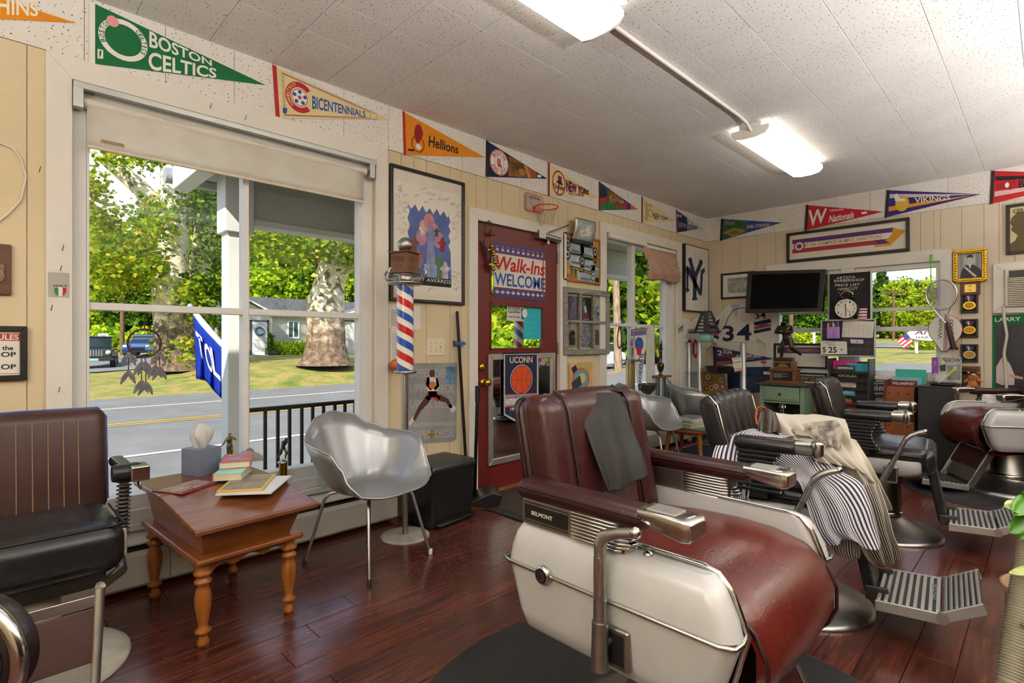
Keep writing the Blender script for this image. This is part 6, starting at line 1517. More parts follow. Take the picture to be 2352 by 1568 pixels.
# orange Hellions pennant
f = pennant('L','pennant','orange felt Hellions pennant with black script',(923,256),(926,356),(1113,362), ORF, REDC, .025)
f.disc((960,331),15,19, f.D, DKRED, hole=.86);f.disc((961,337),6,6.5, f.D, WHITEC);f.poly([(952,300),(955,288),(962,284),(968,292),(972,306),(968,318),(962,330),(956,326),(952,314)], f.D + .0004, DKRED)
f.text('Hellions',[(984,336),(1053,354),(1052,334),(984,310)], f.D, INK, shear=.1);f.poly([(937,341),(951,343),(951,348),(937,346)], f.D, INK)
# navy Red Sox pennant
f = pennant('L','pennant','navy Boston Red Sox pennant with a glove and bat picture',(1115,323),(1114,406),(1256,411), FNAVY, BLACK, .04)
f.poly([f.pt(.34,.05), f.pt(.80,.08), f.pt(.80,.95), f.pt(.34,.95)], f.D - .0002, M('#8f6232',.8, var=.6, vs=9), px=False)
f.disc((1193,383),16,9, f.D + .0006, M('#5a3a1c',.8));f.disc((1199,395),8,8, f.D + .001, M('#a9793f',.8));f.poly([(1203,380),(1209,378),(1220,408),(1214,410)], f.D + .0014, M('#b98a4e',.8))
c = f.p(1145,374);f.disc(c, .098,.098, f.D + .0004, WHITEC, px=False);f.disc(c, .096,.096, f.D + .0010, FRED, hole=.94, px=False);f.disc(c, .05,.05, f.D + .0010, FNAVY, hole=.95, px=False)
f.arctext('BOSTON',c, .071,.029,90, f.D + .0012, FRED, step=21);f.arctext('RED SOX',c, .071,.027,270, f.D + .0012, FRED, inward=True, step=19)
for k in (0,1): f.poly([(c[0] - .022 + .02 * k + x_, c[1] - .032 + z_) for x_, z_ in ((.0,.06),(.014,.062),(.013,.022),(.03,.006),(.026,-.004),(.012,.0),(0,.016))], f.D + .0012 + .0004 * k, FRED, px=False)
f.text('B',[(1220,407),(1228,408),(1228,390),(1220,390)], f.D + .0006, FRED);f.poly([(1234,401),(1243,402),(1243,408),(1234,407)], f.D + .0006, WHITEC)
# cream New York pennants, Braves, dark Yankees
f = pennant('L','pennant','cream New York world champions pennant with a red hat logo',(1257,373),(1257,450),(1372,453), FELTC, DKRED, .03)
c = f.p(1282,421);f.disc(c, .088,.107, f.D, DKRED, hole=.88, px=False);f.poly([(c[0] - .025 + x_, c[1] + z_) for x_, z_ in ((0,-.09),(.012,-.09),(.04,.02),(.028,.02))], f.D, DKRED, px=False)
f.poly([(c[0] + x_, c[1] + z_) for x_, z_ in ((-.03,.0),(.045,-.012),(.05,.0),(.035,.012),(.035,.06),(-.012,.066),(-.012,.018),(-.03,.012))], f.D + .0006, FNAVY, px=False)
for k in range(3): f.poly([(c[0] - .006 + .014 * k + x_, c[1] + z_) for x_, z_ in ((0,.022),(.006,.021),(.006,.062),(0,.063))], f.D + .0010, FRED, px=False)
f.trect('Yankees',c[0] - .075, c[0] + .075, c[1] - .055, c[1] - .01, f.D + .0014, DKRED, shear=.3)
f.text('NEW YORK',[(1302,441),(1355,448),(1354,438),(1301,412)], f.D + .0002, FRED);f.text('NEW YORK',[(1301,440),(1353,447),(1353,437),(1300,411)], f.D + .0008, FNAVY);f.text('WORLD CHAMPIONS',[(1305,447),(1341,451),(1341,446),(1305,442)], f.D, FNAVY)
f = pennant('L','pennant','green and navy Braves pennant with a cap picture',(1374,417),(1374,483),(1464,481), M('#23407e',.8), DKRED, .035)
f.poly([f.pt(.04,.03), f.pt(.62,.06), f.pt(.62,.5), f.pt(.04,.42)], f.D - .0002, M('#2f7a3a',.8, var=.4, vs=20), px=False);f.poly([f.pt(.2,.5), f.pt(.7,.55), f.pt(.55,.97), f.pt(.2,.97)], f.D - .0004, M('#7d6420',.8, var=.6, vs=20), px=False)
f.poly([(1378,420),(1390,430),(1394,445),(1392,455),(1378,458)], f.D + .0004, FNAVY, 'cap_print');f.poly([(1378,456),(1394,452),(1392,464),(1380,468)], f.D + .0006, FRED, 'cap_print')
f.text('Braves',[(1400,464),(1432,468),(1432,459),(1400,450)], f.D + .0006, WHITEC, shear=.2);f.text('Braves',[(1401,464),(1431,468),(1431,460),(1401,451)], f.D + .0010, FRED, shear=.2);f.poly([(1412,470),(1432,471),(1436,463),(1440,463),(1438,480),(1433,480),(1431,476),(1413,475)], f.D + .0006, FRED, 'tomahawk_print')
f.poly([f.pt(.8,.0), f.pt(1,.5), f.pt(.8,1)], f.D, M('#d9601f',.8), px=False)
f = pennant('L','pennant','cream New York pennant with a scroll, right of the Braves one',(1472,451),(1472,511),(1551,507), FELTC, BLACK, .03)
f.poly([f.pt(.07,.08), f.pt(.19,.1), f.pt(.17,.5), f.pt(.19,.9), f.pt(.07,.9), f.pt(.1,.5)], f.D, M('#b9a878',.8), 'scroll_print',px=False);f.disc((1494,489),6,8.5, f.D, FNAVY, hole=.85);f.text('NEW YORK',[(1501,504),(1535,505),(1535,500),(1500,487)], f.D, FNAVY);f.text('1978',[(1491,475),(1497,476),(1497,470),(1491,469)], f.D, DKRED)
f = pennant('L','pennant','navy and grey Yankees pennant next to the room corner',(1551,481),(1552,535),(1615,526), M('#c9c6bd',.8), DKRED, .03)
f.poly([f.pt(.04,.02), f.pt(.38,.03), f.pt(.38,.97), f.pt(.04,.97)], f.D, FNAVY, px=False);f.poly([f.pt(.07,.25), f.pt(.36,.25), f.pt(.36,.5), f.pt(.07,.5)], f.D + .0006, M('#6d7076',.8, var=.8, vs=30), px=False);f.text('Yankees',[(1577,531),(1603,525),(1602,517),(1576,505)], f.D, FNAVY, shear=.25);f.text('NEW YORK',[(1554,498),(1566,499),(1566,494),(1554,491)], f.D + .0008, WHITEC)
# left strip of wall
f = Flat('L','eagle_plaque','brown wooden plaque with an eagle carving at the left edge','plaque',(0,618))
x0, x1, z0, z1 = f.rect((-40,557),(26,678));f.slab(x0, x1, z0, z1,0,.016, wood('#6b3d22','#4e2a16',.4), 'board',.003)
f.poly([(-16,628),(4,605),(10,612),(8,626),(11,636),(4,645),(-10,650)], .016, M('#7a6a52',.4,.6, bump=.6, bs=50), 'eagle_relief',.008)
w_ = [onY(*q, YW - .006) for q in ((-10,512),(18,492),(48,460),(60,405),(48,365),(30,340),(-10,325))]
tag(MB().tube(resample(w_, 30),.0032,6).build('hanging_cable',WHITEC), 'white cord looping across the panelling at the left edge','cord')
f = Flat('L','rules_sign','black framed shop rules sign at the left edge','sign',(30,810))
x0, x1, z0, z1 = f.rect((-90,747),(62,872),.0);f.frame(x0, x1, z0, z1,.022,0,.02, BLACK);f.slab(x0 + .02, x1 - .02, z0 + .02, z1 - .02,0,.008, PAPER, 'sheet')
f.poly([(-60,766),(46,766),(46,782),(-60,782)], .0085, M('#b03028',.6));f.text('RULES',[(-20,781),(43,780),(43,768),(-20,767)], .0092, PAPER);f.text('in the',[(-14,803),(30,804),(30,794),(-14,793)], .0085, INK);f.text('SHOP',[(-30,820),(37,819),(37,808),(-30,808)], .0085, INK);f.text('SHOP',[(-30,850),(37,847),(37,836),(-30,836)], .0085, INK)
f.poly([(-60,857),(46,857),(46,858),(-60,858)], .0085, M('#b03028',.6))
f = Flat('L','italy_badge','small Italy shield badge in a clear bag on the window casing','badge',(137,655),.02)
x0, x1, z0, z1 = f.rect((110,624),(160,684));f.slab(x0, x1, z0, z1,0,.001, glassmat((.9,.9,.9)), 'bag')
sh_ = [(125,658),(152,658),(152,670),(147,677),(138,681),(129,677),(125,670)]
f.poly(sh_, .0012, WHITEC, 'shield');f.poly([(125,660),(134,660),(134,679),(129,677),(125,670)], .002, M('#1d7a45',.5));f.poly([(144,660),(152,660),(152,670),(147,677),(144,679)], .002, FRED);f.text('ITALY',[(123,659),(155,659),(155,654),(123,654)], .002, INK)
# nails left in the trim, each a small bent wire
for k, (a, b, lb) in enumerate(((143,574, 'bent nail in the left casing above the badge'),(138,622, 'nail the badge bag hangs from'),(117,712, 'bent nail under the badge bag'),(134,900, 'bent nail low on the left casing'),(482,248, 'bent nail over the middle of the big window'),(562,275, 'short nail over the big window, right of centre'),(1023,524, 'nail above the door, left end') if False else (90,395, 'white nail stub on the panelling beside the casing'))):
  p = onY(a, b, YW - .02);tag(MB().tube([p, p + Vector((0,-.012,0)), p + Vector((.004,-.014,.022))], .0014,5).build('bent_nail',DKMETAL), lb, 'nail','nails in the woodwork')
# roller shade of the big window
rs = E('roller_shade','cream roller shade pulled down a little over the big window','roller shade',(0, YW, 0))
MB().tube([(.30,-.005,2.185),(1.67,-.005,2.185)], .024,16).build('roller',M('#d9d6cc',.6), rs)
MB().grid([[(.315 + 1.33 * i / 24,-.026 + .002 * math.sin(i * .8),2.195 - .20 * j / 6) for i in range(25)] for j in range(7)]).build('shade_cloth',translucent('#f6f2ea',.5), rs, solid=.0012)
box('hem_bar',M('#d6cdba',.7), rs, .315,1.645,-.032,-.02,1.985,2.0, bevel=.003)
MB().prism([(.268,2.235),(1.732,2.235),(1.732,2.265),(.268,2.265)], -.035,-.004).build('head_rail',ALU, rs, bevel=.004)
for x_ in (.285,1.70): box('bracket',ALU, rs, x_ - .018, x_ + .018,-.04,.0,2.15,2.24, bevel=.003)
MB().prism([(.36,2.02),(.45,2.02),(.445,2.035),(.365,2.035)], -.028,-.0275).build('price_tag',M('#a08a66',.8), rs)
# dreamcatchers
BRN = M('#4a2a20',.7);FEA = M('#777a80',.9, var=.4, vs=30)
def dreamcatcher(label, c, r_, off, top, feathers, sc_=1.0):
  p = onY(*c, YW + off);e = E('dreamcatcher',label, 'dreamcatcher',p);rr_ = r_
  MB().tube([(rr_ * math.cos(k * PI / 20),0, rr_ * math.sin(k * PI / 20)) for k in range(40)], .0045 * sc_, 6, closed=True).build('hoop',BRN, e)
  t_ = onY(*top, YW + off);MB().tube([(0,0, rr_),(t_.x - p.x, 0, t_.z - p.z)], .003 * sc_, 5).build('cord',BRN, e)
  for a, b, cx_, cy_ in feathers:
    q0, q1 = onY(a, b, YW + off) - p, onY(cx_, cy_, YW + off) - p
    MB().tube([q0, q1], .0022 * sc_, 5).build('cord',BRN, e)
    for dx in (-.014,.012):
      rows = [[(q1.x + dx * sc_ * 2.2 * t + w2 * .011 * sc_ * math.sin(PI * min(1, t * .9 + .1)),-.004 * abs(w2), q1.z - .065 * sc_ * t) for w2 in (-1,0,1)] for t in (0,.2,.4,.6,.8,1)]
      MB().grid(rows).build('feather',FEA, e, solid=.0015)
dreamcatcher('dreamcatcher hoop with grey feathers hanging in the big window',(332,788),.066,.02,(332,716), [(298,790,296,808),(296,806,295,850),(325,820,325,830),(333,820,334,830),(325,840,325,872),(335,840,335,876),(366,788,366,806),(358,815,357,838),(366,815,367,842)])
dreamcatcher('small dark dreamcatcher hanging in the second window',(1500,782),.05,.02,(1502,748), [(1490,795,1490,800),(1500,795,1500,806),(1512,795,1512,800)], .9)
rz_ = onY(1423,775, YW + .02);e = E('rosary','dark red bead rosary hanging in the second window','rosary',rz_)
m = MB()
for k in range(36):
  a = 2 * PI * k / 36;m.sphere((.034 * math.cos(a) * (1 - .25 * math.sin(a)),0,.105 * math.sin(a)),.008, n=8)
m.build('beads',M('#5a2430',.3), e);MB().tube([(0,0,.105),(0,0, onY(1423,748, YW + .02).z - rz_.z)], .002,5).build('cord',BRN, e)
# signed poster
f = Flat('L','signed_poster','black framed signed ESPY Awards poster beside the big window','poster',(978,690))
x0, x1, z0, z1 = f.rect((892,379),(1064,698));x0 = f.p(893,540)[0];z0 = f.p(978,696)[1];z1 = f.p(978,398)[1]
f.frame(x0, x1, z0, z1,.022,0,.024, BLACKPL, bevel=.005);f.slab(x0 + .02, x1 - .02, z0 + .02, z1 - .02,0,.008, M('#e4ddd0',.6), 'mat_board');W_, H_ = x1 - x0, z1 - z0
def rel(a, b): return (x0 + W_ * a, z0 + H_ * b)
f.slab(*[q for pr in (( rel(.05,0)[0], rel(.95,0)[0]),(rel(0,.08)[1], rel(0,.89)[1])) for q in pr], .008,.0086, PAPER, 'print_sheet')
rr = random.Random(77);jag = []
for k in range(13): jag.append(rel(.22 + .58 * k / 12,.745 - (.04 if k % 2 else 0) - .02 * rr.random()))
for k in range(1,9): jag.append(rel(.80 - (.03 if k % 2 else 0),.745 - .04 * k))
jag += [rel(.81,.20), rel(.22,.20)]
for k in range(9,0,-1): jag.append(rel(.22 + (.03 if k % 2 else 0),.74 - .055 * k))
f.poly(jag, .0088, M('#4f66a8',.5, var=.35, vs=6), px=False)
for a, b, r_, col in ((.5,.63,.07, '#c98a94'),(.43,.58,.06, '#d39aa0'),(.57,.57,.06, '#cf8f98'),(.40,.50,.07, '#b57f96'),(.63,.50,.07, '#b5809a'),(.33,.33,.09, '#8f6f92'),(.62,.28,.10, '#4f7a52')): f.disc(rel(a, b), r_ * W_, r_ * W_ * 1.3,.0095 + .0001 * a, M(col, .6, var=.3, vs=14), px=False)
f.poly([rel(.46,.30), rel(.58,.30), rel(.57,.58), rel(.53,.61), rel(.49,.58)], .0102, M('#7d86b4',.4, var=.6, vs=9), 'trophy_print',px=False);f.poly([rel(.44,.20), rel(.60,.20), rel(.61,.30), rel(.43,.30)], .0104, M('#8fa0cc',.5, var=.4, vs=20), 'column_print',px=False)
for a, b, s_, col in ((.41,.56,.06, '#d8cfc6'),(.60,.56,.045, '#3f5a4c'),(.68,.47,.075, '#8c2a30'),(.30,.44,.08, '#6b4a35'),(.37,.36,.05, '#b05a3f'),(.72,.27,.09, '#c9cbd8')):
  f.poly([rel(a + s_ * x_, b + s_ * z_ * .75) for x_, z_ in ((-.5,-1),(.5,-1),(.4,-.2),(.9,.3),(.35,.5),(.3,.9),(-.15,1),(-.3,.5),(-.9,.1),(-.4,-.2))], .0106, M(col, .6, var=.5, vs=25), 'athlete_print',px=False)
f.slab(rel(.24,0)[0], rel(.81,0)[0], rel(0,.135)[1], rel(0,.205)[1], .0088,.0092, INK, 'title_bar');f.trect('ESPY AWARDS',rel(.28,0)[0], rel(.80,0)[0], rel(0,.165)[1], rel(0,.192)[1], .0096, WHITEC, bold=False)
rr = random.Random(5)
for k in range(64):
  while True:
    a, b = rr.uniform(.07,.90), rr.uniform(.10,.87)
    if not (.19 < a < .80 and .12 < b < .77): break
  L = rr.uniform(.05,.10);P0 = rel(a, b);an = rr.uniform(-.1,.6)
  pts = [(P0[0] + W_ * L * t / 9 * math.cos(an) + .006 * rr.uniform(-1,1),-.0092, P0[1] + W_ * L * t / 9 * math.sin(an) + .013 * rr.uniform(-1,1)) for t in range(10)]
  MB().tube(pts, .0007,3, caps=False).build('signature',M('#a03a3a',.7) if k % 4 == 0 else M('#34364a',.7), f.root)
# wall papers, switch, ball, jersey-player poster
f = Flat('L','salon_notice','white typed salon licence sheet pinned behind the barber pole','notice',(930,750));x0, x1, z0, z1 = f.rect((892,698),(966,756));f.slab(x0, x1, z0, z1,0,.001, PAPER, 'sheet');f.trect('SALON',x0 + .06, x0 + .13, z1 - .035, z1 - .02,.001, INK)
for k in range(9): f.slab(x0 + .02, x0 + .13 + .03 * (k % 3), z0 + .02 + .012 * k, z0 + .0235 + .012 * k, .001,.0013, M('#55555a',.8), 'text_line')
f = Flat('L','licence_sheet','second typed sheet hanging below the salon licence','notice',(930,800),.0015);x0, x1, z0, z1 = f.rect((896,748),(945,846));f.slab(x0, x1, z0, z1,0,.001, PAPER, 'sheet')
for k in range(16): f.slab(x0 + .015, x0 + .075 + .02 * (k % 4), z0 + .03 + .013 * k, z0 + .0325 + .013 * k, .001,.0013, M('#6a6a70',.8), 'text_line')
f = Flat('L','light_switch','ivory triple light switch plate by the door','switch',(1000,797));x0, x1, z0, z1 = f.rect((979,778),(1021,816));f.slab(x0, x1, z0, z1,0,.006, M('#e6dcc2',.4), 'plate',.003)
for k in range(3):
  xc = x0 + (x1 - x0) * (.24 + .26 * k);zc = (z0 + z1) / 2;t_ = f.slab(xc - .005, xc + .005, zc - .011, zc + .011,.006,.016, M('#e6dcc2',.4), 'toggle',.002)
  for q in (-.03,.03): f.disc((xc, zc + q),.003,.003,.006, DKMETAL, 'screw',.001,8, False)
p = onY(908,838, YW - .05);e = E('mini_basketball','small orange basketball in a clear bag behind the barber pole','ball',p);MB().sphere((0,0,0),.036, n=20).build('ball',M('#d9742a',.6, bump=.3, bs=200), e)
for q in ((1,0),(0,1)): MB().tube([(.0364 * math.cos(k * PI / 12) * q[0], -.0364 * math.cos(k * PI / 12) * q[1], .0364 * math.sin(k * PI / 12)) for k in range(24)], .0009,4, closed=True).build('seam',INK, e)
MB().lathe([(.012,.036),(.04,.0),(.04,-.03),(.02,-.05)], 16).build('bag',glassmat((.92,.92,.92)), e)
f = Flat('L','player_poster','grey Upper Deck poster of a leaping basketball player','poster',(990,925));PG = M('#8f8f90',.6, var=.25, vs=5)
f.poly([(938,834),(1050,833),(1048,1007),(1040,1014),(938,1020)], .002, PG, 'sheet',.001)
for k, st in enumerate(('UPPER DECK','UPPER DECK','UPPER DECK','NOBODY DOES BASKETBALL LIKE','UPPER DECK')): f.text(st, [(942,868 + 36 * k - 2),(1044,868 + 34 * k),(1044,848 + 34 * k),(942,846 + 36 * k)], .0032, M('#a3a3a4',.6)) if k != 3 else f.text(st, [(942,980),(1046,976),(1046,968),(942,970)], .0032, M('#adadae',.6))
SKN = M('#4a2a20',.6);UNI = M('#d8d2cc',.6)
for pts, mt in (([(988,849),(997,849),(999,858),(996,866),(989,866),(986,858)], SKN),([(982,866),(1003,866),(1008,884),(1004,900),(1002,912),(985,912),(983,900),(978,884)], UNI),([(980,866),(986,866),(988,884),(993,892),(988,896),(978,884)], SKN),([(1001,866),(1006,870),(1009,886),(1000,896),(996,892),(1002,884)], SKN),([(984,898),(1003,898),(1012,914),(1004,922),(994,914),(984,920),(977,914)], M('#b02a30',.6)),
        ([(980,908),(990,912),(985,924),(966,944),(954,966),(948,962),(960,936),(972,918)], SKN),([(1000,908),(1012,906),(1030,916),(1040,934),(1034,938),(1024,924),(1008,920)], SKN),([(954,952),(950,968),(940,978),(938,970),(948,956)], UNI),([(1030,928),(1046,932),(1048,940),(1038,948),(1034,940)], UNI)): f.poly(pts, .0036, mt, 'player_print')
f.disc((993,884),8,8,.0042, M('#c06a30',.6), 'ball_print');f.poly([(1024,842),(1046,842),(1046,882),(1024,882)], .0034, M('#5f88a8',.6, var=.6, vs=20), 'card_print');f.poly([(983,998),(992,988),(1000,997),(991,1006)], .0034, M('#1f6b45',.6));f.text('UPPER',[(980,997),(1001,996),(1001,991),(980,992)], .0042, GOLDC);f.text('DECK',[(981,1003),(1000,1002),(1000,998),(981,999)], .0042, GOLDC)
# mini hoop above the door
f = Flat('L','mini_basketball_hoop','small clear toy basketball backboard with orange hoop over the door','basketball hoop',(1225,465))
x0, x1, z0, z1 = f.rect((1204,440),(1245,484));z0 = f.p(1225,488)[1];ORG = M('#e2562a',.4)
f.poly(rrect(x0, x1, z0, z1,.025),.012, translucent('#e9e0da',.5), 'backboard',.004, False);MB().tube([(a, -.014, b) for a, b in rrect(x0 + .006, x1 - .006, z0 + .006, z1 - .006,.02)], .004,6, closed=True).build('backboard_edge',ORG, f.root)
xm = (x0 + x1) / 2;MB().tube([(xm - .045,-.017, z0 + .05),(xm - .045,-.017, z0 + .13),(xm + .045,-.017, z0 + .13),(xm + .045,-.017, z0 + .05)], .002,4, closed=True).build('target_line',ORG, f.root)
f.trect('SKLZ PRO MINI',x0 + .04, x1 - .04, z1 - .045, z1 - .028,.0165, INK)
hc = (xm + .03,-.115, z0 + .03);MB().tube([(hc[0] + .095 * math.cos(k * PI / 16), hc[1] + .095 * math.sin(k * PI / 16), hc[2]) for k in range(32)], .0055,8, closed=True).build('hoop_ring',ORG, f.root);MB().box(xm - .02, xm + .05,-.03,-.012, z0 + .01, z0 + .045).build('hoop_bracket',ORG, f.root)
m = MB()
for k in range(12):
  a0_ = 2 * PI * k / 12
  for dr in (1,-1): m.tube([(hc[0] + (.092 - .045 * t) * math.cos(a0_ + dr * t * .8), hc[1] + (.092 - .045 * t) * math.sin(a0_ + dr * t * .8), hc[2] - .15 * t) for t in (0,.25,.5,.75,1)], .0012,3, caps=False)
m.build('net',M('#b9b2a6',.8), f.root)
# ---- on the door
DO = -DY0
f = Flat('L','walk_ins_sign','red white and blue Walk-Ins Welcome sign on the door','sign',(1190,625), DO + .001)
x0, x1, z0, z1 = f.rect((1133,556),(1252,680));z0 = f.p(1133,682)[1];z1 = f.p(1133,556)[1];LB = M('#3b3a86',.5);CRS = M('#dcd8cc',.5)
f.poly(rrect(x0, x1, z0, z1,.03),0, LB, 'sign_plate',.003, False);h_ = z1 - z0;w_ = x1 - x0
f.slab(x0 + .001, x1 - .001, z0 + h_ * .185, z0 + h_ * .815,.003,.0036, CRS, 'white_field');f.slab(x0, x1, z0 + h_ * .18, z0 + h_ * .19,.0036,.004, FRED, 'red_line');f.slab(x0, x1, z0 + h_ * .81, z0 + h_ * .82,.0036,.004, FRED, 'red_line')
for k in range(10):
  for q in (.095,.90): f.poly(star((x0 + w_ * (.065 + .097 * k), z0 + h_ * q),.026),.0036, CRS, 'star',px=False)
f.trect('Walk-Ins',x0 + w_ * .04, x1 - w_ * .01, z0 + h_ * .50, z0 + h_ * .77,.0036, FRED, shear=.18)
f.trect('WELCOME',x0 + w_ * .01, x1 - w_ * .005, z0 + h_ * .22, z0 + h_ * .46,.0036, M('#1f4fa5',.5))
f = Flat('L','closed_sign','small white CLOSED clock sign hung in the door glass','sign',(1190,720),-.028);x0, x1, z0, z1 = f.rect((1164,698),(1213,738));f.slab(x0, x1, z0, z1,0,.002, M('#d4d4ce',.5), 'card',.001);w_ = x1 - x0
f.slab(x0, x1, z1 - .012, z1,.002,.0025, M('#2a5a88',.5), 'top_strip');f.trect('CLOSED',x0 + .012, x0 + w_ * .62, z0 + .062, z0 + .108,.002, M('#3f4a52',.5));f.trect('Please Call Again',x0 + .015, x0 + w_ * .60, z0 + .02, z0 + .042,.002, INK, shear=.2);f.slab(x0 + w_ * .66, x1 - .02, z0 + .015, z1 - .025,.002,.0025, M('#2a5a88',.5), 'clock_panel');f.disc((x0 + w_ * .82, z0 + .065),.03,.036,.003, WHITEC, 'clock_face',px=False)
f = Flat('L','turquoise_paper','turquoise handwritten paper taped in the door glass','notice',(1225,740),-.026);x0, x1, z0, z1 = f.rect((1203,703),(1245,779));f.slab(x0, x1, z0, z1,0,.001, M('#25b5c8',.6), 'sheet')
for k in range(7): MB().tube([(x0 + .03 + .02 * t, -.0012, z1 - .05 - .05 * k + .006 * math.sin(t * 3 + k)) for t in range(8)], .0012,3).build('handwriting',M('#1a7f92',.7), f.root)
f = Flat('L','door_mirror','rectangular mirror with aluminium frame fixed on the lower door','mirror',(1195,940), DO + .001)
x0, x1, z0, z1 = f.rect((1119,812),(1272,1069));x1 = f.p(1272,900)[0];z0 = f.p(1119,1070)[1];z1 = f.p(1119,813)[1]
f.frame(x0, x1, z0, z1,.045,0,.02, ALU, bevel=.004);f.slab(x0 + .03, x1 - .03, z0 + .03, z1 - .03,0,.006, M('#dfe3e3',.02,1.0, var=.01), 'mirror_glass')
f = Flat('L','champions_sticker','small champions sticker stuck on the mirror edge','sticker',(1233,980), DO + .008);f.poly([(1226,952),(1236,948),(1238,1000),(1223,996),(1222,985)], 0, PAPER, 'sticker',.0006);f.text('CHA',[(1224,994),(1238,997),(1238,986),(1224,985)], .0008, FRED);f.disc((1231,968),5,10,.0008, M('#3a2030',.6))
f = Flat('L','price_tag_sticker','tiny red tag at the mirror top right','sticker',(1239,825), DO + .008);f.poly([(1235,817),(1243,817),(1243,831),(1235,830)], 0, FRED, 'tag',.001);f.poly([(1237,819),(1241,819),(1241,823),(1237,823)], .001, WHITEC)
f = Flat('L','husky_banner','navy UCONN basketball champions banner hanging over the mirror','banner',(1195,815), DO + .024)
q = [(1157,812),(1236,811),(1236,943),(1198,976),(1157,953)];f.poly(q, 0, M('#b9bcc2',.7), 'banner_edge',.002);f.poly([(1160,815),(1233,814),(1233,940),(1198,971),(1160,950)], .002, M('#18233f',.75), 'banner_cloth',.0006)
MB().tube([(f.p(1155,811)[0], -.004, f.p(1155,811)[1]),(f.p(1238,811)[0], -.004, f.p(1155,811)[1])], .006,8).build('rod',BLACK, f.root)
f.text('UCONN',[(1171,834),(1223,833),(1223,818),(1171,819)], .0026, M('#e0c9bb',.7));f.disc((1198,871),25,34,.0026, WHITEC);f.disc((1198,871),24,32.5,.0032, M('#18233f',.7));f.disc((1198,871),22.5,31,.0038, M('#d9501c',.6), 'basketball_print')
for pts in ([(1175,871),(1198,875),(1221,871)], [(1198,840),(1196,871),(1198,902)], [(1182,848),(1189,871),(1182,894)], [(1214,848),(1207,871),(1214,894)]): MB().tube([(f.p(*a_)[0], -.0046, f.p(*a_)[1]) for a_ in pts], .0012,4).build('ball_seam',INK, f.root)
f.poly([(1160,905),(1233,902),(1233,904),(1160,908)], .0026, FRED);f.poly([(1160,908),(1233,904),(1233,924),(1160,933)], .0026, M('#aeb2ba',.7));f.text("NCAA MEN'S BASKETBALL", [(1162,915),(1231,910),(1231,906),(1162,910)], .0034, FNAVY);f.text('NATIONAL CHAMPIONS',[(1161,929),(1232,922),(1232,912),(1161,917)], .0034, WHITEC);f.poly([(1160,933),(1233,925),(1233,927),(1160,936)], .0026, FRED)
f.text('1999 2004 2011',[(1172,944),(1224,939),(1224,931),(1172,936)], .0026, WHITEC);f.text('2014 2023',[(1182,954),(1215,950),(1215,943),(1182,946)], .0026, WHITEC)
f = Flat('L','door_closer','grey hydraulic door closer arm at the top of the door','door closer',(1255,546), DO);p_ = f.p(1255,548);MB().tube([(p_[0] - .13,-.035, p_[1] + .012),(p_[0] + .13,-.035, p_[1] - .0)], .026,14).build('cylinder',STEEL, f.root);MB().box(p_[0] - .15, p_[0] - .07,-.06,0, p_[1] - .022, p_[1] + .05).build('end_block',STEEL, f.root, bevel=.004);MB().lathe([(.018,0),(.018,.03),(.01,.04)], 14,(p_[0] - .02,-.035, p_[1] - .055)).build('valve',STEEL, f.root)
a_, b_, c_ = f.p(1250,536), f.p(1275,527), f.p(1297,519);MB().tube([(a_[0], -.05, a_[1]),(b_[0], -.16, b_[1] + .01),(c_[0], -.03, c_[1])], .010,8, flat=.5).build('arm',STEEL, f.root)
f = Flat('L','door_bells','black strap of brass jingle bells hung at the door edge','bells',(1120,600), DO)
st_ = [f.p(*q) for q in ((1106,556),(1105,530),(1108,515),(1116,508),(1122,514),(1123,524))];MB().tube([(a, -.035, b) for a, b in st_], .004,6).build('spring',BLACK, f.root);q = f.p(1121,528);MB().lathe([(.028,-.045),(.02,-.03),(.013,-.01),(.004,0)], 16,(q[0], -.035, q[1])).build('hand_bell',BRASS, f.root)
q0, q1 = f.p(1106,553), f.p(1121,626);MB().tube([(q0[0], -.02, q0[1]),(q1[0], -.02, q1[1])], .013,6, flat=.5).build('strap',BLACK, f.root)
for k, (a, b) in enumerate(((1121,567),(1112,576),(1124,580),(1123,586),(1130,597),(1125,604),(1117,609),(1132,610),(1125,619))): c_ = f.p(a, b);MB().sphere((c_[0], -.04 - .012 * (k % 2), c_[1]),.0165, n=12).build('jingle_bell',BRASS, f.root)
# ---- between door and second window
CORK = M('#b98a4c',.9, bump=.4, bs=150, var=.2, vs=40)
f = Flat('L','cork_board','cork board covered with navy patches, medals and ship photos','cork board',(1332,590));x0, x1, z0, z1 = f.rect((1289,532),(1376,650));z0 = f.p(1332,649)[1];z1 = f.p(1332,541)[1]
f.frame(x0, x1, z0, z1,.02,0,.02, wood('#b07a3a','#8f5f2a',.5), bevel=.003);f.slab(x0 + .018, x1 - .018, z0 + .018, z1 - .018,0,.010, CORK, 'cork');w_, h_ = x1 - x0, z1 - z0
rl_ = lambda a, b: (x0 + w_ * a, z0 + h_ * b)
for a, b, c1, c2 in ((.13,.78, '#27407a','#c9a63a'),(.13,.55, '#1a1a1e','#d8d2c0'),(.86,.70, '#22305a','#c9a63a'),(.86,.53, '#8f6a20','#1c1c20'),(.50,.46, '#24365f','#c9b26a'),(.80,.17, '#4f7a94','#d8d8d0')): 
  f.disc(rl_(a, b),.04,.048,.010, M(c1,.8), 'patch',.003, px=False);f.disc(rl_(a, b),.026,.031,.0132, M(c2,.8, var=.6, vs=40), 'patch',px=False);f.disc(rl_(a, b),.014,.017,.0142, M(c1,.8), 'patch',px=False)
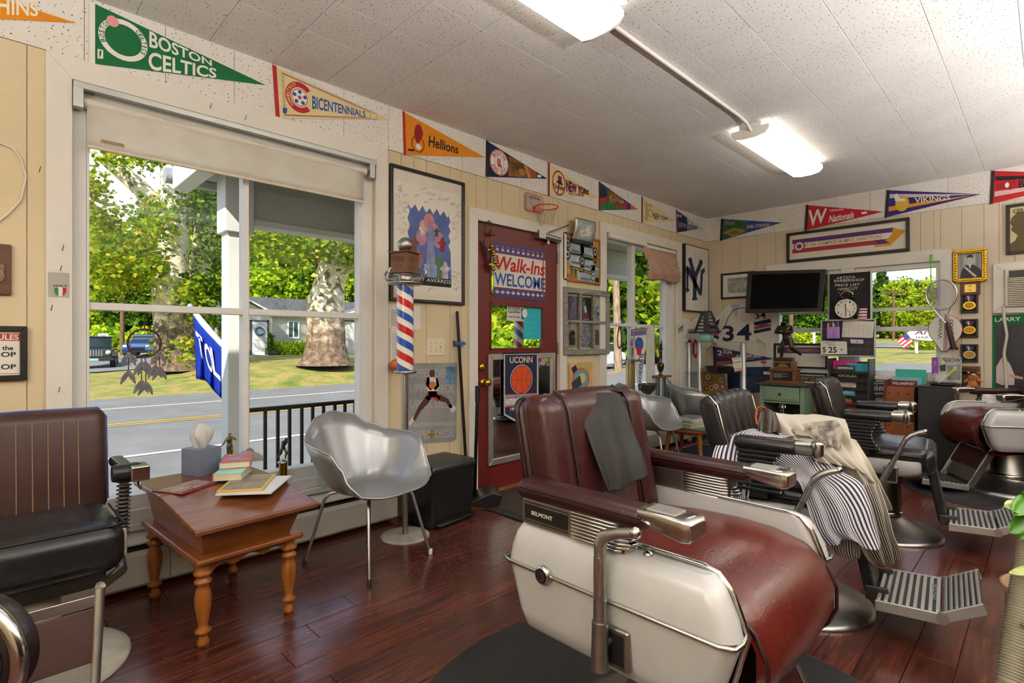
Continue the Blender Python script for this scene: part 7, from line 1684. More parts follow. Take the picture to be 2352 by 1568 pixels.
for a, b, ww, hh in ((.36,.70,.11,.12),(.66,.66,.11,.13),(.36,.46,.11,.12),(.66,.42,.11,.12),(.62,.14,.13,.10),(.86,.32,.06,.08)): c_ = rl_(a, b);g = f.slab(c_[0] - ww / 1, c_[0] + ww, c_[1] - hh / 2, c_[1] + hh / 2,.010,.0116, M('#a9bcc4',.4, var=.5, vs=9), 'ship_photo');f.poly([(c_[0] - ww * .7, c_[1] - hh * .1),(c_[0] + ww * .7, c_[1] - hh * .15),(c_[0] + ww * .5, c_[1] - hh * .3),(c_[0] - ww * .6, c_[1] - hh * .3)], .0118, M('#5f6f78',.5), 'ship_print',px=False);f.slab(c_[0] - ww * .8, c_[0] + ww * .8, c_[1] + hh * .36, c_[1] + hh * .46,.0118,.0122, INK, 'title_bar')
for k in range(4):
  c_ = rl_(.06 + .09 * k, .15);f.slab(c_[0] - .012, c_[0] + .012, c_[1], c_[1] + .055,.010,.012,(FRED, GOLDC, M('#2c4f8a',.7), GREEN)[k], 'medal_ribbon');f.disc((c_[0], c_[1] - .012),.016,.018,.011, BRASS, 'medal',.003,16, False)
f.poly([rl_(.2,.33), rl_(.78,.26), rl_(.78,.20), rl_(.2,.27)], .0142, INK, 'slogan_strip',px=False);f.text('UNDEFEATED ONE DAY',[rl_(.22,.275), rl_(.77,.215), rl_(.77,.245), rl_(.22,.305)], .015, M('#e0c83a',.6), px=False);f.slab(*rl_(.88,.02),0,0,0,0, INK, 'x') if False else None
c_ = rl_(.92,.07);f.slab(c_[0] - .035, c_[0] + .035, c_[1] - .035, c_[1] + .035,.010,.012, INK, 'square_badge')
f = Flat('L','boat_photo_frame','curved silver frame with a boat photo above the cork board','picture frame',(1335,532),.022);q = [Vector(f.p(*a)) for a in ((1311,500),(1358,512),(1358,564),(1311,556))]
m = MB();nn = 10
def bow(u, v, d_): 
  a = q[0].lerp(q[1], u);b = q[3].lerp(q[2], u);c = a.lerp(b, v);return (c.x, -d_ - .05 * (1 - v) - .02 * math.sin(PI * v), c.y)
for u0, u1, v0, v1, mt, nm, d_ in ((0,1,0,1, ALU, 'frame',.0),(.15,.85,.12,.88, M('#aebdc0',.3, var=.4, vs=12), 'photo',.004)):
  MB().grid([[bow(u0 + (u1 - u0) * i / nn, v0 + (v1 - v0) * j / nn, d_) for i in range(nn + 1)] for j in range(nn + 1)]).build(nm, mt, f.root, solid=.004 if nm == 'frame' else .001)
MB().add([bow(u, v, .006) for u, v in ((.22,.5),(.5,.42),(.62,.25),(.68,.45),(.82,.5),(.72,.66),(.34,.72))], [(0,1,2,3,4,5,6)]).build('boat_print',M('#e6e4da',.4, var=.3, vs=40), f.root);MB().box(q[0].x, q[1].x, -.02,0, q[3].y, q[3].y + .03).build('ledge',BLACK, f.root)
f = Flat('L','old_window_frame','grey weathered six-pane window frame filled with photographs','picture frame',(1340,740));x0, x1, z0, z1 = f.rect((1289,660),(1394,815));z0 = f.p(1340,814)[1];z1 = f.p(1340,664)[1];GRW = wood('#9b9a92','#6f6e68',.8,(2,12,12));w_, h_ = x1 - x0, z1 - z0
f.frame(x0, x1, z0, z1,.05,0,.035, GRW, bevel=.003)
for k in (1,2): xx = x0 + .04 + (w_ - .08) * k / 3;f.slab(xx - .012, xx + .012, z0 + .045, z1 - .045,.004,.03, GRW, 'muntin',.003)
f.slab(x0 + .045, x1 - .045, z0 + h_ * .5 - .012, z0 + h_ * .5 + .012,.004,.031, GRW, 'muntin',.003)
PH = [('#7a5f7c','crowd'),('#2a2622','hand'),('#c3cbd4','seal'),('#b39a78','man'),('#a8a8b8','team'),('#6a5a5c','booth')]
for k, (col, nm) in enumerate(PH):
  i, j = k % 3,1 - k // 3;a0_ = x0 + .055 + (w_ - .10) * i / 3 + .012;a1_ = a0_ + (w_ - .10) / 3 - .03;b0_ = z0 + .055 + (h_ - .11) * j / 2 + .012;b1_ = b0_ + (h_ - .11) / 2 - .03
  f.slab(a0_ - .012, a1_ + .012, b0_ - .012, b1_ + .012,.006,.008, glassmat((.9,.92,.92)), 'pane');ph = f.slab(a0_, a1_, b0_ + (.02 if k == 5 else 0), b1_ - (.05 if k in (2,5) else 0),.0005,.0045, M(col, .4, var=.75 if k in (0,4,5) else .15, vs=30), 'photo_print')
  xm_, zm_ = (a0_ + a1_) / 2,(b0_ + b1_) / 2
  if k == 1: f.poly([(xm_ - .05, zm_ + .06),(xm_ - .01, zm_ + .07),(xm_ + .0, zm_ + .03),(xm_ - .03, zm_ + .02)], .005, M('#1d8a4a',.5), px=False);f.poly([(xm_ - .03, zm_ + .02),(xm_, zm_ + .03),(xm_ + .02, zm_ - .03),(xm_ - .015, zm_ - .035)], .005, WHITEC, px=False);f.poly([(xm_ - .015, zm_ - .035),(xm_ + .02, zm_ - .03),(xm_ + .05, zm_ - .075),(xm_ - .02, zm_ - .08)], .005, FRED, px=False);f.trect('ITALY',xm_ - .03, xm_ + .05, zm_ - .10, zm_ - .085,.0052, WHITEC)
  if k == 2: f.disc((xm_, zm_ - .03),.055,.06,.005, M('#3c5a8c',.6), px=False, hole=.82);f.poly([(xm_ - .03, zm_ - .01),(xm_, zm_ - .03),(xm_ + .03, zm_ - .01),(xm_ + .01, zm_ - .06),(xm_ - .01, zm_ - .06)], .005, FNAVY, px=False)
  if k == 3: f.poly([(xm_ - .04, b0_ + .02),(xm_ + .04, b0_ + .02),(xm_ + .035, zm_ + .03),(xm_ + .01, zm_ + .05),(xm_ - .02, zm_ + .045),(xm_ - .05, zm_)], .005, INK, 'man_print',px=False);f.disc((xm_ - .005, zm_ + .07),.018,.024,.005, M('#c9a284',.6), 'man_print',px=False)
f = Flat('L','navy_collage','wooden board with a round map, flag and military patches','plaque',(1328,870));x0, x1, z0, z1 = f.rect((1305,833),(1357,905));f.slab(x0, x1, z0, z1,0,.02, M('#d0ad78',.6, var=.2, vs=10), 'board',.003);f.disc((1335,870),19,26,.020, M('#b8695c',.6), 'ring_print');f.disc((1335,870),15.5,21,.0208, M('#6fa3b8',.6), 'ring_print');f.disc((1337,868),8,12,.0216, M('#d9c98a',.6), 'island_print')
f.poly([(1313,845),(1322,838),(1326,848),(1317,858)], .0225, FNAVY, 'flag_patch',.002);f.poly([(1313,878),(1332,862),(1336,884),(1316,898)], .0225, M('#3c3f3a',.7, var=.6, vs=60), 'patch',.002);f.poly([(1344,836),(1352,835),(1352,852),(1345,852)], .0215, M('#9fc23a',.6), 'lime_note');f.poly([(1315,893),(1352,888),(1352,905),(1315,908)], .0215, PAPER, 'name_strip')
# second window: roller shade rail, pink blind, hanging pennant
rs = E('window_shade_rail','white roller shade rolled right up in the second window','roller shade',(0, YW, 0));MB().tube([(4.22,-.01,2.15),(4.90,-.01,2.15)], .022,14).build('roller',WHITEC, rs);box('bracket',ALU, rs, 4.20,4.222,-.035,.0,2.12,2.18)
pbm = M('#d8b3a0',.8, var=.08);pb_ = E('roman_blind','pink fabric blind bunched up in the second window','blind',(0, YW, 0));box('head_rail',WHITEC, pb_, 4.90,5.50,-.03,.0,2.12,2.15)
rows = [];prof = [(.015,2.14),(.02,2.08),(.03,2.02),(.06,1.985),(.045,1.96),(.075,1.935),(.05,1.915),(.085,1.89),(.055,1.87),(.085,1.845),(.05,1.83),(.075,1.80),(.03,1.79)]
for y_, z_ in prof: rows.append([(4.86 + .66 * i / 24,-y_ - .008 * math.sin(i * .9 + z_ * 20), z_ + .012 * math.sin(i * .35 + z_ * 9) + (.02 if i > 20 else 0)) for i in range(25)])
MB().grid(rows).build('blind_cloth',translucent('#dab6a4',.3), pb_, solid=.002)
hp_ = E('super_bowl_pennant','white Super Bowl pennant hanging upside down in the second window','pennant',onY(1468,830, YW + .0));f = Flat('L','tmp','x y z w','x',(1468,830),.0);bpy.data.objects.remove(f.root);f.root = hp_
f.poly([(1449,756),(1488,752),(1486,768),(1449,772)], .012, M('#6f6a96',.7, var=.2), 'header',.003);f.text('PENNANT POST',[(1452,762),(1484,759),(1484,755),(1452,758)], .0152, M('#c9a878',.7));f.poly([(1450,770),(1486,766),(1472,880),(1467,905),(1464,880)], .008, WHITEC, 'felt',.002);f.disc((1468,790),10,16,.011, M('#3a5fae',.7, var=.4, vs=30), 'helmet_print');f.poly([(1462,800),(1474,798),(1472,815),(1464,815)], .0114, FRED)
V, Fa = text_geo('SUPERBOWL',True);A_, B_ = Vector(f.p(1471,812)), Vector(f.p(1467,892));MB().add([((A_ + (B_ - A_) * a).x - .05 * (1 - .55 * a) + .10 * (1 - .55 * a) * b, -.0112,(A_ + (B_ - A_) * a).y) for a, b in V], Fa).build('lettering',BLU, hp_)
# pinstripe board in the corner
f = Flat('L','pinstripe_board','white pinstriped board with interlocking navy NY logo','wall art',(1592,640));x0, x1, z0, z1 = f.rect((1567,560),(1621,717));z0 = f.p(1592,716)[1];z1 = f.p(1592,566)[1];f.slab(x0, x1, z0, z1,.0,.035, BLACK, 'frame',.003);f.slab(x0 + .02, x1 - .015, z0 + .012, z1 - .012,.035,.037, M('#e9e5dc',.5), 'canvas');w_, h_ = x1 - x0, z1 - z0
for k in range(9): xx = x0 + .05 + (w_ - .09) * k / 8;f.slab(xx - .0015, xx + .0015, z0 + .013, z1 - .013,.037,.0376, M('#8d93a8',.6), 'pinstripe')
LG = M('#1d2b4e',.6);nq = lambda a, b: (1360 + a / 3.267,480 + b / 3.267)
for q in ([(720,372),(744,360),(750,384),(773,472),(800,408),(806,378),(826,384),(830,406),(786,512),(782,655),(792,680),(766,686),(748,680),(757,655),(757,515),(730,412)], [(698,440),(716,424),(724,456),(722,590),(732,610),(712,630),(700,602),(708,585),(706,470)], [(712,424),(734,446),(812,606),(820,652),(802,642),(716,478)], [(816,458),(842,440),(848,468),(832,486),(826,612),(820,652),(808,610),(814,492)]): f.poly([nq(*a) for a in q], .0378, LG, 'logo')
sc2 = E('sheer_curtain','narrow white sheer curtain strip beside the Super Bowl pennant','curtain',(onY(1491,880, YW).x, YW, .46))
cl2 = [onY(1482,760, YW - .004).x, onY(1501,760, YW - .004).x]
o = MB().grid([[(cl2[0] + (cl2[1] - cl2[0]) * i / 16, YW - .012 - .008 * math.sin(i * 1.3),.47 + .82 * j / 8) for i in range(17)] for j in range(9)]).build('cloth',translucent('#efece6',.5), sc2, solid=.001);under(o, sc2)
# ================================================================= THINGS ON AND BY THE END WALL
f = pennant('F','pennant','Mets Shea Stadium picture pennant by the room corner',(1657,503),(1654,553),(1797,511), M('#2a4aa0',.8), BLACK, .04)
f.poly([f.pt(.04,.02), f.pt(.45,.04), f.pt(.45,.96), f.pt(.04,.97)], f.D - .0002, M('#3c6a3a',.8, var=.5, vs=30), px=False);f.poly([(1660,534),(1687,523),(1712,528),(1688,545)], f.D + .0004, M('#b5743a',.8), 'infield_print');f.poly([(1672,534),(1687,529),(1702,533),(1688,540)], f.D + .0008, M('#3f8a3c',.8), 'infield_print')
f.text('Mets',[(1664,518),(1686,516),(1686,506),(1664,507)], f.D + .0012, M('#9a7ab8',.7), shear=.2);f.text('SHEA STADIUM',[(1715,525),(1767,519),(1767,512),(1715,517)], f.D + .0008, M('#e4b8b0',.7))
f = pennant('F','pennant','red Washington Nationals pennant above the champion sash frame',(1852,471),(1848,530),(2030,486), FRED, BLACK, .035)
f.text('W',[(1858,522),(1900,507),(1900,478),(1857,483)], f.D, WHITEC, shear=.1);f.text('Nationals',[(1903,512),(1962,500),(1962,485),(1903,495)], f.D, WHITEC, shear=.3);f.text('WASHINGTON',[(1905,486),(1937,483),(1937,479),(1905,481)], f.D, WHITEC);f.poly([(1979,487),(1991,485),(1991,490),(1979,492)], f.D, WHITEC)
f = pennant('F','pennant','purple and gold Vikings pennant on the end wall',(2037,437),(2032,500),(2253,446), FPUR, BLACK, .03)
pstrip(f, .04,.98,.70,.86,.6,.8, M('#c9c6d0',.8));pstrip(f, .04,.9,.20,.38,.3,.45, GOLDC, .0002);f.text('VIKINGS',[(2101,467),(2183,459),(2183,448),(2100,453)], f.D + .0012, M('#e8d9b8',.7));f.disc((2072,467),16,18, f.D + .0008, M('#d9b23a',.7), 'crest_print');f.poly([(2056,462),(2054,448),(2060,444),(2066,455),(2078,456),(2080,462)], f.D + .0014, WHITEC, 'horn_print')
f = pennant('F','pennant','red Buccaneers pennant at the right edge of the picture',(2277,393),(2273,469),(2570,400), FRED, BLACK, .03)
pstrip(f, .04,.8,.70,.84,.6,.8, INK);pstrip(f, .04,.8,.20,.36,.25,.4, M('#dcb8b4',.7));f.poly([(2287,424),(2298,420),(2320,418),(2336,410),(2332,428),(2322,436),(2300,434),(2288,436)], f.D + .001, M('#a8141c',.7), 'flag_logo');f.disc((2313,425),5,6, f.D + .0016, WHITEC, 'skull_logo');f.text('BUCS',[(2340,432),(2400,426),(2400,408),(2340,414)], f.D + .001, INK)
f = Flat('F','hang_tag','small black cardboard pennant tag tucked beside the red pennant','tag',(2265,428));f.poly([(2254,415),(2275,412),(2275,442),(2254,446)], .002, INK, 'card',.001);f.disc((2266,438),6,4,.003, M('#8a3a5a',.6));f.text('FLAG',[(2262,431),(2272,429),(2272,419),(2262,421)], .003, WHITEC)
def framed(nm, label, cat, tl, br, fw, fmat, inner, off=0.0, dp=.02, wall='F'):
  f = Flat(wall, nm, label, cat, ((tl[0] + br[0]) / 2,(tl[1] + br[1]) / 2), off);x0, x1 = f.p(tl[0], 784)[0], f.p(br[0], 784)[0];zc = [f.p(tl[0], tl[1])[1], f.p(br[0], br[1])[1]]
  f.b = (x0, x1, zc[1], zc[0]);f.frame(x0, x1, zc[1], zc[0], fw, 0, dp, fmat, bevel=.003);f.slab(x0 + fw * .8, x1 - fw * .8, zc[1] + fw * .8, zc[0] - fw * .8,0,.007, inner, 'backing');return f
def R_(f, a, b): return (f.b[0] + (f.b[1] - f.b[0]) * a, f.b[2] + (f.b[3] - f.b[2]) * b)
def blk_(f, a0, a1, b0, b1, d, mat, nm='print'): p, q = R_(f, a0, b0), R_(f, a1, b1);return f.slab(p[0], q[0], p[1], q[1], d, d + .0008, mat, nm)
def tx_(f, st, a0, a1, b0, b1, d, mat, **k): p, q = R_(f, a0, b0), R_(f, a1, b1);return f.trect(st, p[0], q[0], p[1], q[1], d, mat, **k)
PUR = M('#5a2f78',.7);SRED = M('#a8323c',.7);LET = M('#b58a3a',.6)
f = framed('champion_sash','long black framed 1969 champion sash in red, white and purple','framed sash',(1808,540),(2090,570),.025, BLACK, M('#e3ddcf',.6))
for o in list(bpy.data.objects):
  if o.parent == f.root: bpy.data.objects.remove(o)
zt, zb = f.p(1808,537)[1], f.p(1808,604)[1];x0, x1 = f.b[0], f.b[1];f.b = (x0, x1, zb, zt);f.frame(x0, x1, zb, zt, .028,0,.03, BLACK, bevel=.004);f.slab(x0 + .02, x1 - .02, zb + .02, zt - .02,0,.007, M('#e3ddcf',.6), 'backing')
for b0, b1, mt in ((.62,.76, PUR),(.44,.62, M('#e8e4d8',.7)),(.30,.44, SRED)): blk_(f, .05,.88, b0, b1,.0075, mt, 'sash_band')
f.poly([R_(f, .88,.76), R_(f, .97,.62), R_(f, .86,.22), R_(f, .74,.22), R_(f, .74,.30), R_(f, .80,.30), R_(f, .87,.55)], .0085, GOLDC, 'sash_fringe',px=False);f.poly([R_(f, .80,.44), R_(f, .86,.30), R_(f, .76,.30), R_(f, .74,.44)], .0090, PUR, 'sash_band',px=False);c = R_(f, .115,.52);f.disc(c, .055,.055,.009, SRED, 'rosette',.004, px=False);f.disc(c, .042,.042,.0132, WHITEC, 'rosette',px=False);f.disc(c, .026,.026,.014, PUR, 'rosette',px=False)
tx_(f, "'69 USA CHAMPION IN MEN'S HAIRSTYLING", .155,.80,.47,.60,.0085, LET)
f = framed('small_picture','small black framed street show picture beside the television','picture',(1657,629),(1735,683),.022, BLACK, M('#e4e0d8',.6));blk_(f, .2,.8,.22,.80,.008, M('#a9b0a0',.5, var=.5, vs=18), 'photo_print');tx_(f, 'SHOW OF',.28,.8,.68,.78,.0092, M('#6a6a60',.6))
# jerseys
def jersey(nm, label, P, d, mat): f = Flat('F',nm, label, 'jersey',P[0]);f.poly(P, .008, mat, 'jersey_cloth',d);return f
JW = M('#e0dcd4',.8, bump=.1, bs=14, var=.06, vs=6)
f = jersey('white_jersey','white football jersey number 34 with striped sleeves on the wall',[(1650,725),(1676,698),(1690,703),(1700,698),(1728,698),(1748,718),(1776,775),(1764,792),(1738,775),(1770,905),(1640,905),(1648,790),(1640,786),(1626,802),(1612,790),(1632,740)], .02, JW)
f.poly([(1678,699),(1700,699),(1691,730)], .0285, M('#b8b4c8',.8), 'collar')
for q, st, k in (([(1660,784),(1686,784),(1686,747),(1660,747)], '3',0),([(1692,782),(1726,782),(1726,744),(1692,744)], '4',0),([(1632,742),(1650,748),(1655,734),(1637,726)], '34',0),([(1735,733),(1760,728),(1757,716),(1733,720)], '34',0)): f.text(st, q, .0285, M('#b84a38',.7));f.text(st, [(a + (1 if i in (0,3) else -1), b + (-1 if i < 2 else 1)) for i, (a, b) in enumerate(q)], .0292, FNAVY)
for a, b, mt in ((738,746, FNAVY),(748,755, M('#c2452f',.7)),(757,764, FNAVY)): f.poly([(1731, a + 2),(1769, a - 6),(1772, b - 6),(1733, b + 2)], .0285, mt, 'sleeve_stripe');f.poly([(1628, a + 4),(1652, a + 16),(1650, b + 16),(1626, b + 4)], .0285, mt, 'sleeve_stripe')
f.text('GSH',[(1741,752),(1762,747),(1760,737),(1740,741)], .0295, FNAVY);f.poly([(1747,834),(1760,834),(1760,830),(1747,830)], .0285, FRED, 'label_patch')
f = Flat('L','corner_jersey','white Shockey number 80 football jersey in the room corner','jersey',(1590,800));f.poly([(1560,732),(1574,730),(1584,738),(1598,728),(1615,732),(1617,885),(1562,905),(1560,786),(1554,786),(1552,745)], .01, JW, 'jersey_cloth',.02)
f.text('SHOCKEY',[(1579,766),(1602,766),(1602,755),(1579,755)], .0305, FNAVY);f.text('80',[(1576,824),(1605,824),(1605,777),(1576,777)], .0305, WHITEC);f.text('80',[(1577,823),(1604,823),(1604,778),(1577,778)], .0312, FRED);f.text('ny',[(1560,770),(1571,757),(1569,745),(1558,755)], .0312, M('#1c2f6e',.7))
f = pennant('F','pennant','navy dual champions Huskies pennant hanging under the jersey',(1640,795),(1643,840),(1780,823), M('#20345e',.8), FNAVY, .03,.034)
f.text('DUAL',[(1661,812),(1683,813),(1683,803),(1661,802)], f.D, WHITEC);f.text('2',[(1647,816),(1659,816),(1659,804),(1647,804)], f.D, WHITEC);f.text('CHAMPIONS',[(1650,820),(1690,821),(1690,814),(1650,814)], f.D, FRED);f.text('HUSKIES',[(1692,820),(1748,821),(1748,813),(1692,813)], f.D, WHITEC);f.text('BASKETBALL',[(1705,826),(1735,825),(1735,822),(1705,823)], f.D, M('#d9a35a',.7));f.poly([f.pt(.04,.02), f.pt(.3,.04), f.pt(.3,.22), f.pt(.04,.2)], f.D - .0002, M('#b5472a',.8), px=False)
f = Flat('F','blue_banner','dark blue glossy banner sheet under the white jersey','banner',(1720,880),.0);f.poly([(1670,843),(1770,842),(1770,900),(1672,905)], .034, M('#1f2f52',.3, var=.4, vs=4), 'sheet',.002)
# glass shelf stand
sh = E('glass_shelf_stand','glass shelf unit on four thick chrome tubes','shelf unit',(5.92,2.60,0))
GLS = glassmat((.80,.92,.90),1.4);sy = (-.34,.34)
for x_, y_ in ((-.14,.33),(-.19,.18),(-.04,-.24),(-.19,-.31)): MB().lathe([(.035,0),(.035,.02),(.027,.022),(.027,1.125)], 18,(x_, y_, 0)).build('tube_leg',ALU, sh)
for z_ in (.13,.785,1.128): MB().prism([(-.24,-.36),(.10,-.36),(.14,-.28),(.14,.34),(-.24,.34)], z_, z_ + .008, Matrix(((1,0,0),(0,0,1),(0,1,0)))).build('shelf',GLS, sh)
def far_e(nm, label, cat, px, py, X, z, rz=-PI / 2): p = onX(px, py, X);return E(nm, label, cat, (X, p.y, z), rz)
e = far_e('slatted_riser','black slatted trapezoid clipper stand on the glass shelf top','stand',1623,740,5.78,1.235)
h_ = onX(1623,714,5.78).z - 1.235;wb, wt = .155,.052
for s in (-1,1): MB().prism([(s * wb, 0),(s * (wb - .025),0),(s * (wt - .02), h_),(s * wt, h_)], -.012,.012).build('side_rail',BLACKPL, e)
for k in range(7): t_ = k / 6;w_ = wb + (wt - wb) * t_ - .01;MB().box(-w_, w_, -.01,.01, h_ * t_ * .93, h_ * t_ * .93 + .016).build('slat',BLACKPL, e)
MB().box(-.03,.03,-.013,-.011,.01, h_).build('spine',BLACKPL, e);MB().prism([(-wb, 0),(wb, 0),(wb, .02),(-wb, .02)], -.10,.02).build('foot',BLACKPL, e)
e = far_e('mint_basket','mint green mesh basket under the black riser','basket',1623,772,5.78,1.1365)
loft(MB(), [rloop(-.055,.055,-.05,.05,0,.012), rloop(-.062,.062,-.056,.056,.097,.012)], False).build('mesh_wall',M('#9fd8cf',.5), e, solid=.003);box('base',M('#9fd8cf',.5), e, -.055,.055,-.05,.05,0,.004)
e = far_e('black_bowl','shallow black plastic bowl on the middle glass shelf','bowl',1650,845,5.70,.793);MB().lathe([(.10,0),(.115,.005),(.135,.07),(.145,.072),(.145,.078),(.128,.075),(.11,.012),(.0001,.01)], 32).build('bowl_body',BLACKPL, e)
f = Flat('F','duty_card','cream on-duty barber card standing on the glass shelf','card',(1693,840),.72);f.poly([(1681,822),(1702,819),(1706,850),(1688,854)], 0, M('#e6dfc8',.6), 'card',.003);f.text('ON DUTY',[(1684,826),(1700,824),(1700,821),(1684,823)], .0036, INK);f.text('BARBER',[(1685,834),(1702,832),(1702,829),(1685,831)], .0036, M('#4a4a46',.6));f.poly([(1688,845),(1705,844),(1706,850),(1689,853)], .0036, M('#c9a79a',.6));f.root.location.z += 0
f = Flat('F','button_board','brown board of round pin badges leaning behind the shelf','pin board',(1625,890),.22);f.poly([(1582,845),(1660,840),(1672,900),(1674,912),(1584,912)], 0, M('#a87a46',.8), 'board',.012);rr = random.Random(3)
for k, (a, b) in enumerate(((1608,852),(1602,868),(1626,866),(1603,880),(1632,878),(1610,888),(1657,872),(1623,892),(1634,890),(1645,887),(1659,888),(1590,892),(1645,852),(1596,858))): f.disc((a, b),5,5.5,.012, M(('#2a2a30','#d9c23a','#e6e2d8','#c2402f','#3a4a7a','#8a2f5a','#e4e0d0')[k % 7], .3), 'pin_badge',.003,18);f.disc((a, b),2.6,2.9,.0152, M(('#e0b83a','#2a2a30','#c23a30','#e6e2d8','#d88a2a','#d9d9d9','#3a5a9a')[k % 7], .3), 'badge_print',n=12)
# television on a wall arm
tv = Flat('F','television','wide black flat television mounted before the end window','television',(1808,670),.36);q = [Vector(tv.p(*a)) for a in ((1715,719),(1891,716),(1900,619),(1721,624))]
m_ = MB().prism([tuple(a) for a in q], -.05,.03);m_.build('bezel',BLACKPL, tv.root, bevel=.006);i_ = lambda u, v: q[0].lerp(q[1], u).lerp(q[3].lerp(q[2], u), v)
tv.poly([tuple(i_(*a)) for a in ((.07,.09),(.94,.09),(.94,.92),(.07,.92))], .0505, M('#020202',.5, var=.02, spec=.1), 'screen',px=False);tv.text('SONY',[tuple(i_(*a)) for a in ((.46,.03),(.53,.03),(.53,.05),(.46,.05))], .0506, M('#55555a',.4), px=False);MB().box(-.08,.08,.03,.36,-.06,.06).build('wall_arm',DKMETAL, tv.root)
w_ = [onX(*a, X) for a, X in (((1716,706),5.95),((1702,707),6.0),((1684,712),6.0),((1672,730),5.98),((1664,752),5.9),((1650,764),5.72))];tag(MB().tube(resample(w_, 24),.004,6).build('television_cable',BLACK), 'black cable drooping from the television past the jersey','cable')
# green cabinet, trophies
gc = E('green_cabinet','small sage green cabinet with a drawer and open front','cabinet',(6.10,1.985,0),-PI / 2);SG = M('#7f9a80',.5, var=.1, bump=.05);zt = .70
for s in (-1,1): box('side_panel',SG, gc, s * .20 - .02, s * .20 + .02,-.15,.19,0, zt - .025, bevel=.003)
box('back_panel',M('#2a3028',.8), gc, -.18,.18,.17,.19,0, zt - .03);box('cabinet_top',M('#4a433c',.5), gc, -.245,.245,-.185,.2, zt - .025, zt, bevel=.006);box('bottom_panel',SG, gc, -.18,.18,-.15,.17,.03,.05);box('shelf_panel',SG, gc, -.18,.18,-.15,.17, zt - .21, zt - .19)
dw = box('drawer',SG, gc, -.175,.175,-.165,.10, zt - .185, zt - .035, bevel=.004);MB().frame if False else None;box('drawer_panel',SG, dw, -.145,.145,-.172,-.164, zt - .165, zt - .055, bevel=.003);MB().lathe([(.008,0),(.008,.012),(.016,.018),(.014,.028),(.0001,.03)], 14,(0,-.172, zt - .11), Matrix.Rotation(R(90),3, 'X')).build('knob',M('#5a4a38',.4,.6), dw)
BRZ = M('#4d4234',.28,.85, var=.35, vs=16);WT = wood('#8a5a30','#6b4020',.35,(1,9,9))
ft = E('football_trophy','bronze football player trophy on stacked wooden plinths','trophy',(6.06,1.985, zt),-PI / 2)
box('foot_board',WT, ft, -.155,.155,-.11,.11,0,.02, bevel=.003);pl_ = box('lower_plinth',WT, ft, -.125,.125,-.085,.085,.02,.135, bevel=.003);box('plinth_cap',WT, ft, -.135,.135,-.095,.095,.135,.15, bevel=.003);up_ = box('upper_plinth',WT, ft, -.10,.10,-.07,.07,.15,.23, bevel=.003)
box('name_plaque',INK, pl_, -.10,.10,-.087,-.085,.03,.125);box('name_plaque',INK, up_, -.078,.078,-.072,-.070,.165,.215)
for k in range(4): box('plaque_text',M('#c9a85a',.5), up_, -.06 + .01 * k, .06 - .01 * k, -.0726,-.072,.172 + .010 * k, .176 + .010 * k);box('plaque_text',M('#b9b3a4',.5), pl_, -.09,.0 + .05 * (k % 2),-.0876,-.087,.06 + .013 * k, .064 + .013 * k)
box('statue_base',BRZ, ft, -.08,.08,-.055,.055,.23,.268, bevel=.003)
statue('player',.42, {'pel': (.02,0,.5,.095), 'che': (-.04,-.03,.72,.12), 'nek': (-.06,-.04,.83), 'hd0': (-.07,-.05,.89,.068), 'hd1': (-.07,-.05,.94,.06), 'ls': (.11,-.03,.77,.07), 'le': (.14,-.10,.64,.05), 'lw': (.02,-.16,.66,.04), 'lh': (-.04,-.17,.67,.036), 'rs': (-.19,-.02,.77,.07), 're': (-.25,-.06,.64,.05), 'rw': (-.16,-.15,.66,.04), 'rh': (-.1,-.17,.68,.036), 'lt': (.09,0,.44,.08), 'lk': (.12,-.02,.25,.06), 'la': (.24,.10,.14,.04), 'lf': (.30,.12,.08,.035), 'rt': (-.05,0,.44,.08), 'rk': (-.14,-.05,.26,.06), 'ra': (-.12,0,.06,.042), 'rf': (-.13,-.08,.03,.035)}, BRZ, ft, (.02,0,.262))
MB().sphere((-.03,-.075,.262 + .285),.03,(1.5,.9,.9),12).build('football',BRZ, ft)
e = far_e('chrome_figurine','tiny chrome figurine inside the green cabinet','figurine',1797,950,6.04, zt - .19 - .21);e.location.z = .05;MB().lathe([(.03,0),(.03,.02),(.012,.03),(.012,.30),(.028,.31)], 16).build('stem',CHROME, e);statue('figure',.16, {}, CHROME, e, (0,0,.305),1.25)
# frames leaning under the window
f = framed('team_sash','black framed purple USA champion team sash under the television','framed sash',(1778,788),(1902,848),.022, BLACK, M('#d9d5cc',.5),.06);z0, z1 = f.p(1778,846)[1], f.p(1778,786)[1];blk_(f, .07,.96,.60,.84,.0078, PUR, 'sash_band');tx_(f, 'USA CHAMPION TE',.22,.98,.65,.79,.009, LET)
f = framed('crew_cut_sash','black framed Crew Cut Champion ribbon below the team sash','framed sash',(1820,854),(1900,893),.018, BLACK, M('#d9d5cc',.5),.07);blk_(f, .05,.95,.42,.80,.0078, M('#33363a',.6), 'ribbon');tx_(f, 'CREW CUT C',.09,.95,.50,.72,.009, LET)
f = Flat('F','braves_pennant','red Braves pennant low on the end wall behind the black chair','pennant',(1870,935));f.poly([(1853,916),(1940,950),(1853,958)], .004, FRED, 'felt',.002);f.text('Braves',[(1855,942),(1895,946),(1895,934),(1855,926)], .0066, INK, shear=.2);f.text('Braves',[(1856,942),(1894,946),(1894,935),(1856,927)], .0072, M('#e0d0c4',.6), shear=.2)
